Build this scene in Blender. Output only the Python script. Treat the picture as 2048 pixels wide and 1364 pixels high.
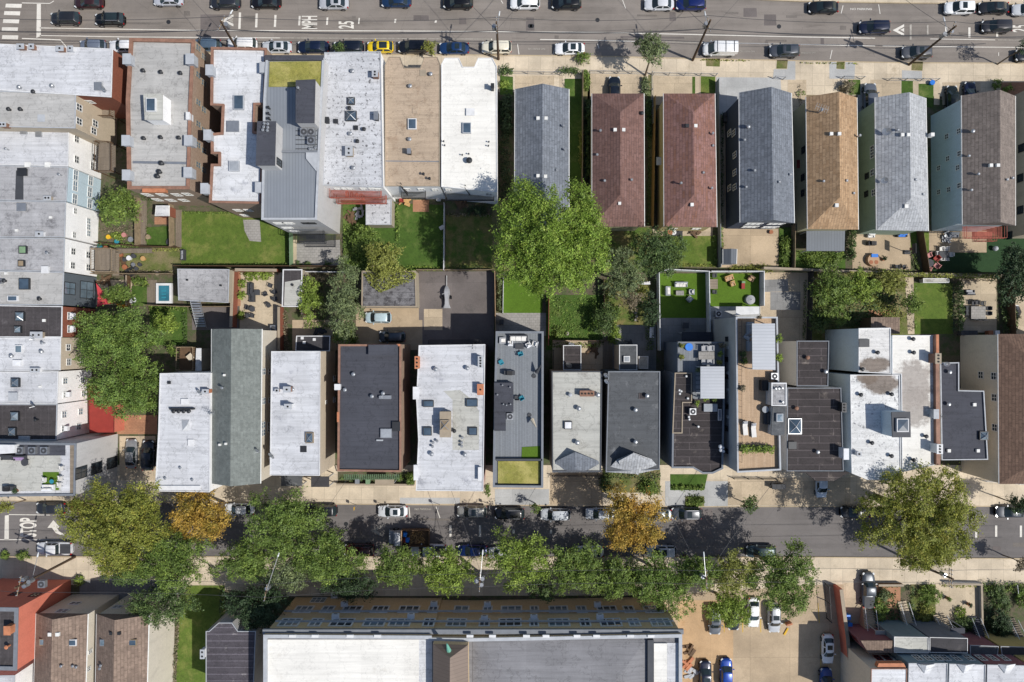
import bpy, math, random
import numpy as np
from mathutils import Vector
R = math.radians
random.seed(7)
sc = bpy.context.scene
for o in list(bpy.data.objects): bpy.data.objects.remove(o)
# ------------------------------------------------------------ camera, sky, sun, exposure
H = 105.0; F = 2048 * 24.0 / 36.0; CX, CY = 1024.0, 682.0
cam = bpy.data.cameras.new('camera'); camo = bpy.data.objects.new('camera', cam)
sc.collection.objects.link(camo); camo.location = (0, 0, H)
cam.lens = 24; cam.sensor_width = 36; cam.clip_start = 1; cam.clip_end = 2000
sc.camera = camo
SUN_AZ, SUN_EL = R(-22), R(52)
sd = Vector((math.cos(SUN_EL) * math.cos(SUN_AZ), math.cos(SUN_EL) * math.sin(SUN_AZ), math.sin(SUN_EL)))
wd = bpy.data.worlds.new("World"); sc.world = wd; wd.use_nodes = True
wn = wd.node_tree; bg = wn.nodes['Background']
sk = wn.nodes.new('ShaderNodeTexSky'); sk.sky_type = 'NISHITA'; sk.sun_disc = False
sk.sun_elevation = SUN_EL; sk.sun_rotation = math.atan2(sd.x, sd.y)
wn.links.new(sk.outputs[0], bg.inputs[0]); bg.inputs[1].default_value = 0.105
sl = bpy.data.lights.new('sun', 'SUN'); sl.energy = 4.45; sl.angle = R(0.5); sl.color = (1, .955, .88)
slo = bpy.data.objects.new('sun', sl); sc.collection.objects.link(slo)
slo.rotation_euler = (-sd).to_track_quat('-Z', 'Y').to_euler()
sc.view_settings.view_transform = 'Standard'; sc.view_settings.look = 'None'
sc.view_settings.exposure = 0.0; sc.view_settings.gamma = 1
# ------------------------------------------------------------ helpers
def W(px, py, h=0.0):
    k = (H - h) / F
    return Vector(((px - CX) * k, (CY - py) * k, h))
def hx(s, k=.83):
    v = [int(s[i:i + 2], 16) / 255 for i in (0, 2, 4)]
    return tuple((x / 12.92 if x < .04045 else ((x + .055) / 1.055) ** 2.4) * k for x in v)
def area(p): return sum(p[i][0] * p[(i + 1) % len(p)][1] - p[(i + 1) % len(p)][0] * p[i][1] for i in range(len(p))) / 2
def ccw(p): return list(p) if area(p) > 0 else list(p)[::-1]
def offs(p, d):
    n = len(p); out = []
    for i in range(n):
        a, b, c = Vector(p[i - 1][:2]), Vector(p[i][:2]), Vector(p[(i + 1) % n][:2])
        e1 = (b - a).normalized(); e2 = (c - b).normalized()
        n1 = Vector((-e1.y, e1.x)); n2 = Vector((-e2.y, e2.x))
        m = n1 + n2; k = max(.35, 1 + n1.dot(n2))
        out.append(b + m * (d / k))
    return out
def tag(o, label=None, cat=None, group=None, kind=None):
    if label: o['label'] = label
    if cat: o['category'] = cat
    if group: o['group'] = group
    if kind: o['kind'] = kind
    return o
def empty(name, loc, label, cat, group=None, rz=0):
    o = bpy.data.objects.new(name, None); sc.collection.objects.link(o)
    o.location = loc; o.rotation_euler = (0, 0, rz); o.empty_display_size = .3
    return tag(o, label, cat, group)
ZERO = Vector((0, 0, 0))
class MB:
    def __init__(s): s.v = []; s.f = []
    def add(s, vs, fs):
        n = len(s.v); s.v += [tuple(v) for v in vs]; s.f += [tuple(n + i for i in f) for f in fs]; return s
    def box(s, x0, y0, z0, x1, y1, z1, rz=0, c=None):
        vs = [(x, y, z) for z in (z0, z1) for x, y in ((x0, y0), (x1, y0), (x1, y1), (x0, y1))]
        if rz:
            cx, cy = c if c else ((x0 + x1) / 2, (y0 + y1) / 2); ca, sa = math.cos(rz), math.sin(rz)
            vs = [(cx + (x - cx) * ca - (y - cy) * sa, cy + (x - cx) * sa + (y - cy) * ca, z) for x, y, z in vs]
        return s.add(vs, [(3, 2, 1, 0), (4, 5, 6, 7), (0, 1, 5, 4), (1, 2, 6, 5), (2, 3, 7, 6), (3, 0, 4, 7)])
    def cbox(s, x, y, z, w, d, h, rz=0): return s.box(x - w / 2, y - d / 2, z, x + w / 2, y + d / 2, z + h, rz)
    def prism(s, p, z0, z1, top=True, bot=False):
        p = ccw([tuple(q[:2]) for q in p]); n = len(p)
        fs = [(i, (i + 1) % n, n + (i + 1) % n, n + i) for i in range(n)]
        if top: fs.append(tuple(range(n, 2 * n)))
        if bot: fs.append(tuple(range(n))[::-1])
        return s.add([(x, y, z0) for x, y in p] + [(x, y, z1) for x, y in p], fs)
    def ring(s, p, q, z0, z1):
        n = len(p); vs = [(a[0], a[1], z) for z in (z0, z1) for a in p] + [(a[0], a[1], z) for z in (z0, z1) for a in q]
        fs = []
        for i in range(n):
            j = (i + 1) % n
            fs += [(i, j, n + j, n + i), (n + i, n + j, 3 * n + j, 3 * n + i), (2 * n + j, 2 * n + i, 3 * n + i, 3 * n + j), (j, i, 2 * n + i, 2 * n + j)]
        return s.add(vs, fs)
    def cyl(s, x, y, z0, z1, r, n=12, r2=None, cap=True):
        r2 = r if r2 is None else r2
        vs = [(x + q * math.cos(2 * math.pi * i / n), y + q * math.sin(2 * math.pi * i / n), z) for z, q in ((z0, r), (z1, r2)) for i in range(n)]
        fs = [(i, (i + 1) % n, n + (i + 1) % n, n + i) for i in range(n)]
        if cap: fs += [tuple(range(n, 2 * n)), tuple(range(n))[::-1]]
        return s.add(vs, fs)
    def tube(s, p0, p1, r0, r1=None, n=6):
        r1 = r0 if r1 is None else r1; p0, p1 = Vector(p0), Vector(p1); d = (p1 - p0)
        if d.length < 1e-6: return s
        d.normalize(); a = d.orthogonal().normalized(); b = d.cross(a)
        vs = [tuple(p + (a * math.cos(2 * math.pi * i / n) + b * math.sin(2 * math.pi * i / n)) * r) for p, r in ((p0, r0), (p1, r1)) for i in range(n)]
        return s.add(vs, [(i, (i + 1) % n, n + (i + 1) % n, n + i) for i in range(n)] + [tuple(range(n, 2 * n)), tuple(range(n))[::-1]])
    def sphere(s, x, y, z, r, rz=None, n=10, m=6):
        rz = r if rz is None else rz
        for j in range(m):
            a0, a1 = math.pi * j / m - math.pi / 2, math.pi * (j + 1) / m - math.pi / 2
            for i in range(n):
                t0, t1 = 2 * math.pi * i / n, 2 * math.pi * (i + 1) / n
                P = lambda a, t: (x + r * math.cos(a) * math.cos(t), y + r * math.cos(a) * math.sin(t), z + rz * math.sin(a))
                s.add([P(a0, t0), P(a0, t1), P(a1, t1), P(a1, t0)], [(0, 1, 2, 3)])
        return s
    def build(s, name, m, root, parent=None, smooth=False):
        L = root.location if root is not None else ZERO
        me = bpy.data.meshes.new(name)
        me.from_pydata([(x - L[0], y - L[1], z - L[2]) for x, y, z in s.v], [], s.f); me.update()
        if smooth: me.polygons.foreach_set('use_smooth', [True] * len(me.polygons))
        me.materials.append(m)
        o = bpy.data.objects.new(name, me); sc.collection.objects.link(o)
        if parent is None: parent = root
        if parent is not None: o.parent = parent
        return o
    def thing(s, name, m, label, cat, group=None, kind=None, smooth=False):
        xs = [v[0] for v in s.v]; ys = [v[1] for v in s.v]; z = min(v[2] for v in s.v)
        L = Vector(((min(xs) + max(xs)) / 2, (min(ys) + max(ys)) / 2, z))
        me = bpy.data.meshes.new(name); me.from_pydata([(x - L.x, y - L.y, zz - L.z) for x, y, zz in s.v], [], s.f); me.update()
        if smooth: me.polygons.foreach_set('use_smooth', [True] * len(me.polygons))
        me.materials.append(m); o = bpy.data.objects.new(name, me); sc.collection.objects.link(o); o.location = L
        return tag(o, label, cat, group, kind)
# ------------------------------------------------------------ materials (all patterns in world metres)
class NT:
    def __init__(s, name):
        s.m = bpy.data.materials.new(name); s.m.use_nodes = True; s.t = s.m.node_tree
        s.p = s.t.nodes['Principled BSDF']; s.g = s.t.nodes.new('ShaderNodeNewGeometry').outputs['Position']
    def n(s, ty, **k):
        nd = s.t.nodes.new(ty)
        for a, b in k.items(): setattr(nd, a, b)
        return nd
    def ln(s, a, b): s.t.links.new(a, b)
    def put(s, sock, v):
        if isinstance(v, bpy.types.NodeSocket): s.ln(v, sock)
        elif isinstance(v, tuple) and len(v) == 3 and sock.type == 'RGBA': sock.default_value = (*v, 1)
        else: sock.default_value = v
    def mapv(s, rot=0, sc_=(1, 1, 1), vec=None):
        m = s.n('ShaderNodeMapping'); s.ln(vec or s.g, m.inputs[0]); m.inputs['Rotation'].default_value = (0, 0, rot)
        m.inputs['Scale'].default_value = sc_; return m.outputs[0]
    def noise(s, scale, detail=3, rough=.6, vec=None, lo=.3, hi=.7, a=0., b=1., dist=0):
        nd = s.n('ShaderNodeTexNoise'); s.ln(vec or s.g, nd.inputs['Vector'])
        nd.inputs['Scale'].default_value = scale; nd.inputs['Detail'].default_value = detail; nd.inputs['Roughness'].default_value = rough
        nd.inputs['Distortion'].default_value = dist
        mr = s.n('ShaderNodeMapRange'); s.ln(nd.outputs[0], mr.inputs[0])
        for i, v in enumerate((lo, hi, a, b)): mr.inputs[i + 1].default_value = v
        return mr.outputs[0]
    def mix(s, a, b, f, mode='MIX'):
        nd = s.n('ShaderNodeMix', data_type='RGBA', blend_type=mode)
        s.put(nd.inputs[6], a); s.put(nd.inputs[7], b); s.put(nd.inputs[0], f); return nd.outputs[2]
    def math(s, op, a, b=0.):
        nd = s.n('ShaderNodeMath', operation=op); s.put(nd.inputs[0], a); s.put(nd.inputs[1], b); return nd.outputs[0]
    def grey(s, f):
        nd = s.n('ShaderNodeCombineColor')
        for i in range(3): s.ln(f, nd.inputs[i])
        return nd.outputs[0]
    def brick(s, vec, bw, bh, c1, c2, mo, ms=.02, off=.5, bias=0):
        nd = s.n('ShaderNodeTexBrick'); s.ln(vec, nd.inputs['Vector']); nd.offset = off
        s.put(nd.inputs['Color1'], c1); s.put(nd.inputs['Color2'], c2); s.put(nd.inputs['Mortar'], mo)
        for k, v in (('Scale', 1), ('Mortar Size', ms), ('Mortar Smooth', .3), ('Bias', bias), ('Brick Width', bw), ('Row Height', bh)): nd.inputs[k].default_value = v
        return nd.outputs[0]
    def done(s, col, rough=.85, metal=0, bump=0, bscale=8, spec=.35, coat=0):
        s.put(s.p.inputs['Base Color'], col); s.p.inputs['Roughness'].default_value = rough; s.p.inputs['Metallic'].default_value = metal
        s.p.inputs['Specular IOR Level'].default_value = spec; s.p.inputs['Coat Weight'].default_value = coat
        if bump:
            b = s.n('ShaderNodeBump'); b.inputs['Strength'].default_value = bump; b.inputs['Distance'].default_value = .1
            s.ln(s.noise(bscale, 4, .6, lo=0, hi=1), b.inputs['Height']); s.ln(b.outputs[0], s.p.inputs['Normal'])
        return s.m
def sc3(c, k): return tuple(min(1, x * k) for x in c)
def plain(name, c, rough=.7, metal=0, var=.12, spec=.35, coat=0):
    n = NT(name); f = n.noise(1.3, 4, .65)
    return n.done(n.mix(sc3(c, 1 - var), sc3(c, 1 + var), f), rough, metal, spec=spec, coat=coat)
def surf(name, c, dark=.72, light=1.12, stain=None, stain_at=(.58, .7), sscale=.35, fine=.12, joint=None, ang=0, jcol=.7, js=.012, rough=.9, bump=.15, metal=0, stretch=None, blobs=(), bcol=(.15, .12, .1)):
    n = NT(name); roof = name.startswith('roof')
    col = n.mix(sc3(c, dark), sc3(c, light), n.noise(.22, 5, .62, lo=.28, hi=.68))
    if stretch:
        col = n.mix(col, sc3(c, dark), n.noise(1., 4, .7, vec=n.mapv(ang, stretch), lo=.5, hi=.8, b=.6))
    if stain: col = n.mix(col, stain, n.noise(sscale, 6, .72, lo=stain_at[0], hi=stain_at[1], b=.85))
    if joint:
        lines = n.brick(n.mapv(ang), joint[0], joint[1], (1, 1, 1), ((.95,) * 3 if roof else (.86,) * 3), (jcol,) * 3, js if roof else max(js, .04), joint[2] if len(joint) > 2 else 0)
        col = n.mix(col, lines, 1., 'MULTIPLY')
    for bx, by, rx, ry in blobs:      # weather stains that lie at one place of this roof
        mp = n.mapv(0, (1 / rx, 1 / ry, 0)); mp.node.inputs['Location'].default_value = (-bx / rx, -by / ry, 0)
        vm = n.n('ShaderNodeVectorMath', operation='LENGTH'); n.ln(mp, vm.inputs[0])
        d = n.math('ADD', vm.outputs['Value'], n.noise(.55, 6, .7, lo=.2, hi=.8, a=-.5, b=.5)); mr = n.n('ShaderNodeMapRange'); n.ln(d, mr.inputs[0])
        for i, v in enumerate((.85, 1.15, .9, 0.)): mr.inputs[i + 1].default_value = v
        col = n.mix(col, n.mix(bcol, sc3(bcol, 1.35), n.noise(2.2, 5, .7)), mr.outputs[0])
    if roof:
        k = .5 if dark > .9 else 1.
        bk = n.brick(n.mapv(ang + R(90)), 5.3, 2.9, (1, 1, 1), (1 - .17 * k,) * 3, (1 - .2 * k,) * 3, .012, .37, bias=-.45); col = n.mix(col, bk, .8, 'MULTIPLY')
        nz = n.noise(.42, 5, .6, lo=0, hi=1); rg_ = n.math('ABSOLUTE', n.math('SUBTRACT', nz, .5)); mr = n.n('ShaderNodeMapRange'); n.ln(rg_, mr.inputs[0])
        for i, v in enumerate((.0, .016, 1 - .28 * k, 1.)): mr.inputs[i + 1].default_value = v
        col = n.mix(col, n.grey(mr.outputs[0]), 1., 'MULTIPLY')
        st = n.noise(.9, 6, .75, lo=.6, hi=.78, a=1., b=1 - .3 * k); col = n.mix(col, n.grey(st), 1., 'MULTIPLY')
        sk = n.noise(1., 5, .7, vec=n.mapv(ang + R(90), (.12, 2.6, 1)), lo=.42, hi=.72, a=1.06, b=1 - .2 * k); col = n.mix(col, n.grey(sk), 1., 'MULTIPLY')
    g = n.grey(n.noise(6, 4, .75, lo=.3, hi=.7, a=1 - fine, b=1 + fine))
    col = n.mix(col, g, 1., 'MULTIPLY')
    return n.done(col, rough, metal, bump, 10)
def shingle(name, c, c2, ang=0, bh=.38, line=.6):
    n = NT(name); v = n.mapv(ang)
    a = n.brick(v, 1.1, bh, c, c2, sc3(c, line), .05)
    b = n.brick(n.mapv(ang, (1.3, 1, 1)), .35, bh, (1.12,) * 3, (.86,) * 3, (.95,) * 3, .0)
    col = n.mix(a, b, 1., 'MULTIPLY')
    col = n.mix(col, sc3(c, .66), n.noise(.4, 6, .75, lo=.48, hi=.72, b=.6)); col = n.mix(col, sc3(c, 1.25), n.noise(1., 5, .7, vec=n.mapv(R(90), (.2, 1.6, 1)), lo=.5, hi=.75, b=.5))
    g = n.grey(n.noise(9, 3, .8, a=.8, b=1.2)); col = n.mix(col, g, 1., 'MULTIPLY')
    return n.done(col, .9, bump=.3, bscale=12)
def seam(name, c, ang=0, w=.42, line=.68, rough=.5, metal=.3):
    n = NT(name); v = n.mapv(ang)
    col = n.brick(v, 60, w, c, sc3(c, .95), sc3(c, line), .035, 0)
    col = n.mix(col, sc3(c, .85), n.noise(.4, 4, .6, lo=.45, hi=.7, b=.6))
    return n.done(col, rough, metal, .05)
def deck(name, c, c2, ang=0, w=.15, lng=2.6):
    n = NT(name); v = n.mapv(ang)
    col = n.brick(v, lng, w, c, c2, sc3(c, .45), .018, .37)
    col = n.mix(col, sc3(c, .6), n.noise(.7, 5, .7, lo=.5, hi=.75, b=.5))
    g = n.grey(n.noise(7, 3, .8, vec=n.mapv(ang, (.3, 3, 1)), a=.8, b=1.15)); col = n.mix(col, g, 1., 'MULTIPLY')
    return n.done(col, .8, bump=.2)
def wallm(name, c, c2=None, kind='siding', bw=.22, bh=.075, dirt=.25):
    n = NT(name); sp = n.n('ShaderNodeSeparateXYZ'); n.ln(n.g, sp.inputs[0])
    cb = n.n('ShaderNodeCombineXYZ'); n.ln(n.math('ADD', sp.outputs[0], sp.outputs[1]), cb.inputs[0]); n.ln(sp.outputs[2], cb.inputs[1])
    if kind == 'brick': col = n.brick(cb.outputs[0], bw, bh, c, c2 or sc3(c, .75), sc3(c, .8), .012)
    elif kind == 'siding': col = n.brick(cb.outputs[0], 40, .24, c, sc3(c, .97), sc3(c, .74), .02, 0)
    else: col = c
    col = n.mix(col, sc3(c, .6), n.noise(.8, 5, .7, vec=n.mapv(0, (1, 1, .4)), lo=.5, hi=.8, b=dirt * 2))
    g = n.grey(n.noise(5, 3, .8, a=.9, b=1.1)); col = n.mix(col, g, 1., 'MULTIPLY')
    return n.done(col, .88, bump=.1)
def grassm(name, a, b, dry=None, dry_at=(.55, .75), coarse=.3):
    n = NT(name)
    col = n.mix(a, b, n.noise(.5, 5, .7))
    col = n.mix(col, sc3(a, .55), n.noise(2.3, 4, .75, lo=.5, hi=.72, b=coarse * 2))
    if dry: col = n.mix(col, dry, n.noise(.33, 5, .7, lo=dry_at[0], hi=dry_at[1], b=.8))
    g = n.grey(n.noise(11, 3, .85, a=.62, b=1.38)); col = n.mix(col, g, 1., 'MULTIPLY')
    return n.done(col, .95, bump=.5, bscale=14)
def leafm(name, a, b, hi=None, trans=.3):
    n = NT(name); ge = [x for x in n.t.nodes if x.type == 'NEW_GEOMETRY'][0]
    col = n.mix(a, b, n.noise(.55, 4, .7, lo=.3, hi=.7))
    if hi: col = n.mix(col, hi, n.noise(1.1, 4, .7, lo=.52, hi=.72, b=.9))
    rnd = n.n('ShaderNodeMapRange'); n.ln(ge.outputs['Random Per Island'], rnd.inputs[0]); rnd.inputs[3].default_value = .5; rnd.inputs[4].default_value = 1.5
    col = n.mix(col, n.grey(rnd.outputs[0]), 1., 'MULTIPLY')
    m = n.done(col, .55, spec=.3)
    tr = n.n('ShaderNodeBsdfTranslucent'); n.ln(col, tr.inputs[0]); mx = n.n('ShaderNodeMixShader'); mx.inputs[0].default_value = trans
    out = n.t.nodes['Material Output']; n.ln(n.p.outputs[0], mx.inputs[1]); n.ln(tr.outputs[0], mx.inputs[2]); n.ln(mx.outputs[0], out.inputs[0])
    return m
def asphalt(name, c, patch=.75):
    n = NT(name); mp = n.mapv(R(0.8))
    col = n.mix(sc3(c, .74), sc3(c, 1.2), n.noise(.14, 7, .68))
    col = n.mix(col, sc3(c, 1.25), n.noise(1, 4, .65, vec=n.mapv(R(.8), (.03, .9, 1)), lo=.42, hi=.68, b=.75))
    col = n.mix(col, sc3(c, .6), n.noise(1, 5, .7, vec=n.mapv(R(.8), (.08, .5, 1)), lo=.58, hi=.72, b=.7))
    vo = n.n('ShaderNodeTexVoronoi', feature='DISTANCE_TO_EDGE'); n.ln(n.mapv(.4, (.23, .31, 1)), vo.inputs['Vector']); vo.inputs['Scale'].default_value = 1
    ds = n.n('ShaderNodeMapRange'); n.ln(vo.outputs[0], ds.inputs[0]); ds.inputs[1].default_value = .001; ds.inputs[2].default_value = .005; ds.inputs[3].default_value = .8; ds.inputs[4].default_value = 1.
    col = n.mix(col, n.grey(ds.outputs[0]), 1., 'MULTIPLY')
    bk = n.brick(n.mapv(R(.8)), 9.3, 3.4, (1, 1, 1), (patch, patch, patch), (.72,) * 3, .01, .43, bias=-.55)
    col = n.mix(col, bk, .55, 'MULTIPLY')
    g = n.grey(n.noise(14, 3, .85, a=.84, b=1.16)); col = n.mix(col, g, 1., 'MULTIPLY')
    return n.done(col, .92, bump=.2, bscale=20)
def glassm(name, c, rough=.08, spec=.6):
    n = NT(name); return n.done(n.mix(sc3(c, .7), sc3(c, 1.3), n.noise(.6, 2)), rough, 0, spec=spec)
M = {}
M['asphalt'] = asphalt('asphalt_worn', hx('87807a'))
M['asphalt_n'] = asphalt('asphalt_newer', hx('757170'), .82)
M['lot'] = surf('asphalt_lot', hx('77706e'), stain=hx('5c5857'), joint=(7, 9, .3), jcol=.8)
M['conc'] = surf('concrete_tan', hx('dccdb6'), stain=hx('b8a992'), joint=(1.9, 1.9), ang=R(.8), jcol=.74, js=.02, fine=.1)
M['conc2'] = surf('concrete_old', hx('cfbda3'), stain=hx('a09482'), joint=(3.2, 3.6, .2), jcol=.7, js=.02, sscale=.6, fine=.16)
M['concg'] = surf('concrete_grey', hx('c3c4c4'), joint=(3, 3), jcol=.85, light=1.05)
M['patio'] = surf('patio_slabs', hx('cdbda4'), stain=hx('a3957f'), joint=(2.4, 2.4), jcol=.8, sscale=.8)
M['apatch'] = surf('asphalt_patch', hx('79736e'), stain=hx('686460'), js=.02, fine=.2)
M['lotc'] = surf('lot_concrete', hx('c2ae93'), stain=hx('a8967c'), joint=(6.1, 5.4), jcol=.72, js=.02, sscale=.4)
M['rustc'] = surf('rust_stained_concrete', hx('d0b08a'), stain=hx('bb9468'), joint=(6.1, 5.4), jcol=.8)
M['base'] = surf('bare_ground', hx('8d8069'), stain=hx('6b6352'), fine=.25, sscale=.8)
M['dirt'] = surf('garden_soil', hx('675f4e'), stain=hx('4c5a34'), stain_at=(.45, .58), sscale=.9, fine=.3)
M['weeds'] = grassm('weedy_ground', hx('6d7440'), hx('59662f'), hx('8d8062'), (.4, .6), .5)
M['pavers'] = surf('stone_pavers', hx('a9a6a2'), stain=hx('8b8a8c'), joint=(.6, .4, .5), jcol=.7, js=.02, sscale=2)
M['bluestone'] = surf('bluestone', hx('8f8f8f'), joint=(1.2, 1.2, .3), jcol=.75, js=.02)
M['bricks'] = surf('brick_paving', hx('b98a6c'), stain=hx('96705a'), joint=(.5, .25, .5), jcol=.8, js=.02)
M['kerb'] = surf('kerb_stone', hx('bfae92'))
M['paint'] = surf('road_paint', hx('e6e2da', .8), dark=.85, stain=hx('a39d94'), stain_at=(.6, .75), sscale=2.5, bump=0)
M['paint_w'] = surf('road_paint_worn', hx('b5b0a8', .8), dark=.8, stain=hx('8d8780'), stain_at=(.45, .65), sscale=2.5, bump=0)
M['ypaint'] = surf('yellow_paint', hx('d8b350'), stain=hx('b49a66'), sscale=2, bump=0)
M['lawn'] = grassm('lawn_bright', hx('667a32'), hx('4f6725'), hx('8b8c4e'), (.5, .72), .5)
M['lawn2'] = grassm('lawn_deep', hx('506c2b'), hx('3f5a20'), hx('79824a'), (.52, .72), .5)
M['lawn3'] = grassm('lawn_patchy', hx('57702e'), hx('4a6326'), hx('8b7a52'), (.42, .6))
M['turf'] = grassm('artificial_turf', hx('5a7a22'), hx('526f1d'), None, coarse=.08)
M['turf2'] = grassm('artificial_turf_dark', hx('2f6015'), hx('295712'), None, coarse=.08)
M['turf3'] = grassm('artificial_turf_carpet', hx('2f4b2c'), hx('2a4528'), None, coarse=.05)
M['sedum'] = grassm('sedum_roof', hx('a09a50'), hx('868844'), hx('b8ae6c'), (.45, .6), .6)
def BL(*p):
    out = []
    for x, y, rx, ry, h in p: v = W(x, y, h); out.append((v.x, v.y, rx * (H - h) / F, ry * (H - h) / F))
    return out
M['white13'] = surf('roof_white_weathered', hx('f2f0ea', .82), dark=.91, light=1.03, stain=hx('cfcac0'), stain_at=(.6, .8), sscale=.3, joint=(12, 3), jcol=.97, fine=.04, blobs=BL((1828, 770, 40, 50, 9.9), (1830, 812, 36, 40, 9.9)), bcol=hx('9d9690'))
# roofs
M['silver'] = surf('roof_silver_coat', hx('d4d6db'), dark=.84, light=1.06, stain=hx('a5a7b0'), sscale=.5, joint=(30, .95), ang=R(90), jcol=.9, stretch=(.3, 3, 1), fine=.07, bump=.1)
M['silver2'] = surf('roof_silver_bright', hx('e0e2e6'), dark=.86, light=1.06, stain=hx('b5b8c2'), sscale=.45, joint=(12, 1.0, .4), ang=R(90), jcol=.93, fine=.08, stretch=(.5, 4, 1))
M['silverr'] = surf('roof_aluminium_worn', hx('cfd1d6'), dark=.84, light=1.05, stain=hx('555458'), stain_at=(.57, .62), sscale=1.9, joint=(30, 1.0), jcol=.85, fine=.12)
M['grey'] = surf('roof_grey', hx('bdbcba'), dark=.88, light=1.06, stain=hx('969593'), sscale=.4, joint=(6, 1.0, .4), jcol=.88, fine=.06)
M['greyd'] = surf('roof_grey_dirty', hx('b3b3b6'), dark=.8, light=1.08, stain=hx('6e6e72'), stain_at=(.52, .7), sscale=.6, joint=(30, .95), ang=R(90), jcol=.8, stretch=(.3, 4, 1))
M['white'] = surf('roof_white', hx('f2f0ea', .82), dark=.93, light=1.03, stain=hx('cfcac0'), stain_at=(.6, .8), sscale=.3, joint=(12, 3), jcol=.97, fine=.04, bump=.05)
M['tan'] = surf('roof_tan_gravel', hx('bba893'), dark=.9, light=1.06, stain=hx('a08a75'), sscale=.5, joint=(40, 1), jcol=.95, fine=.12)
M['whitew'] = surf('roof_white_worn', hx('eceded'), dark=.86, light=1.06, blobs=BL((1765, 766, 40, 22, 9.9), (1735, 757, 20, 12, 9.9)), bcol=hx('75695f'), stain=hx('7f8086'), stain_at=(.57, .64), sscale=1.7, joint=(9, 1.0, .3), jcol=.88, fine=.1)
M['whited'] = surf('roof_white_mud', hx('e3e2e0'), dark=.9, light=1.05, blobs=BL((1752, 729, 34, 15, 10.4)), bcol=hx('75695f'), stain=hx('b0aeac'), stain_at=(.55, .7), sscale=.6, joint=(30, 1.2), jcol=.94, fine=.1)
M['mud'] = surf('roof_grey_brown_stain', hx('a09a94'), stain=hx('756b62'), sscale=.5, stretch=(.3, 3, 1))
M['black'] = surf('roof_black', hx('47464a'), dark=.85, light=1.12, stain=hx('5b595b'), sscale=.4, joint=(30, 1.0), ang=0, jcol=.75, fine=.12)
M['slate'] = surf('roof_slate_membrane', hx('4c4e57'), dark=.88, light=1.1, joint=(9, 1.6, .4), jcol=.85, fine=.08)
M['brown'] = surf('roof_brown_tar', hx('433e3f'), dark=.85, light=1.12, stain=hx('736b66'), sscale=.6, joint=(5, 1.02, .4), jcol=2.1, js=.05, fine=.14)
M['darkr'] = surf('roof_dark_tar', hx('4c484a'), dark=.8, light=1.15, stain=hx('6a6668'), sscale=.5, joint=(30, 1.1), ang=R(90), jcol=1.5, js=.03, fine=.15)
M['tarpatch'] = surf('roof_tar_striped', hx('565259'), dark=.7, light=1.1, stain=hx('8a8688'), stain_at=(.6, .7), sscale=.9, joint=(30, .95), jcol=1.7, js=.09, fine=.25)
M['worn'] = surf('roof_worn_mottled', hx('7b7a7d'), dark=.7, light=1.2, stain=hx('454346'), stain_at=(.48, .6), sscale=1.1, joint=(30, .9), jcol=.7, js=.05, fine=.25, stretch=(.3, 3, 1))
M['lgrey'] = surf('roof_light_grey', hx('c0c0ba'), dark=.9, light=1.06, stain=hx('8f8c86'), sscale=.5, joint=(20, 1.5), jcol=.88, fine=.06)
M['schoolg'] = surf('roof_school_grey', hx('8b8b8f'), dark=.85, light=1.08, joint=(30, 1.9), ang=R(90), jcol=.92, fine=.07)
M['dgrey'] = surf('roof_dark_grey', hx('5d6064'), dark=.85, light=1.12, stain=hx('7f8184'), joint=(1.6, 1.1, .4), jcol=.88, fine=.1, sscale=.6)
SH = R(90)
M['sh_grey'] = shingle('shingle_grey', hx('8d929a'), hx('7c8189'), SH)
M['sh_brown'] = shingle('shingle_red_brown', hx('93706a'), hx('855f50'), SH)
M['sh_brown2'] = shingle('shingle_dark_brown', hx('836660'), hx('74574f'), SH)
M['sh_slate'] = shingle('shingle_slate', hx('7f858f'), hx('70767f'), SH)
M['sh_orange'] = shingle('shingle_orange_brown', hx('b89a7a'), hx('a08263'), SH)
M['sh_light'] = shingle('shingle_light_grey', hx('bbbec2'), hx('abaeb3'), SH)
M['sh_taupe'] = shingle('shingle_taupe', hx('8c817a'), hx('7b716b'), SH)
M['sh_green'] = shingle('shingle_green_grey', hx('7e8481'), hx('757b78'), SH, line=.85)
M['sh_tan'] = shingle('shingle_tan_brown', hx('927f72'), hx('7f6e63'), SH)
M['sh_choc'] = shingle('shingle_chocolate', hx('7b6355'), hx('6d574b'), SH)
M['seamg'] = seam('metal_seam_grey', hx('9aa0a8'), R(90))
M['seamh'] = seam('metal_seam_grey_across', hx('a5aab3'), 0)
M['seamd'] = seam('metal_seam_dark', hx('6d737b'), R(90))
M['seamb'] = seam('metal_seam_bronze', hx('7f7168'), 0, .5)
M['deckg'] = deck('deck_grey_boards', hx('8b9096'), hx('80858b'), R(90), .22, 40)
M['decko'] = deck('deck_cedar', hx('cbb093'), hx('bda184'), R(90), .16)
M['deckw'] = deck('deck_weathered', hx('8e8274'), hx('7d7265'), R(90))
M['deckw2'] = deck('deck_weathered_across', hx('9c8f7f'), hx('867a6c'), 0)
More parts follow.
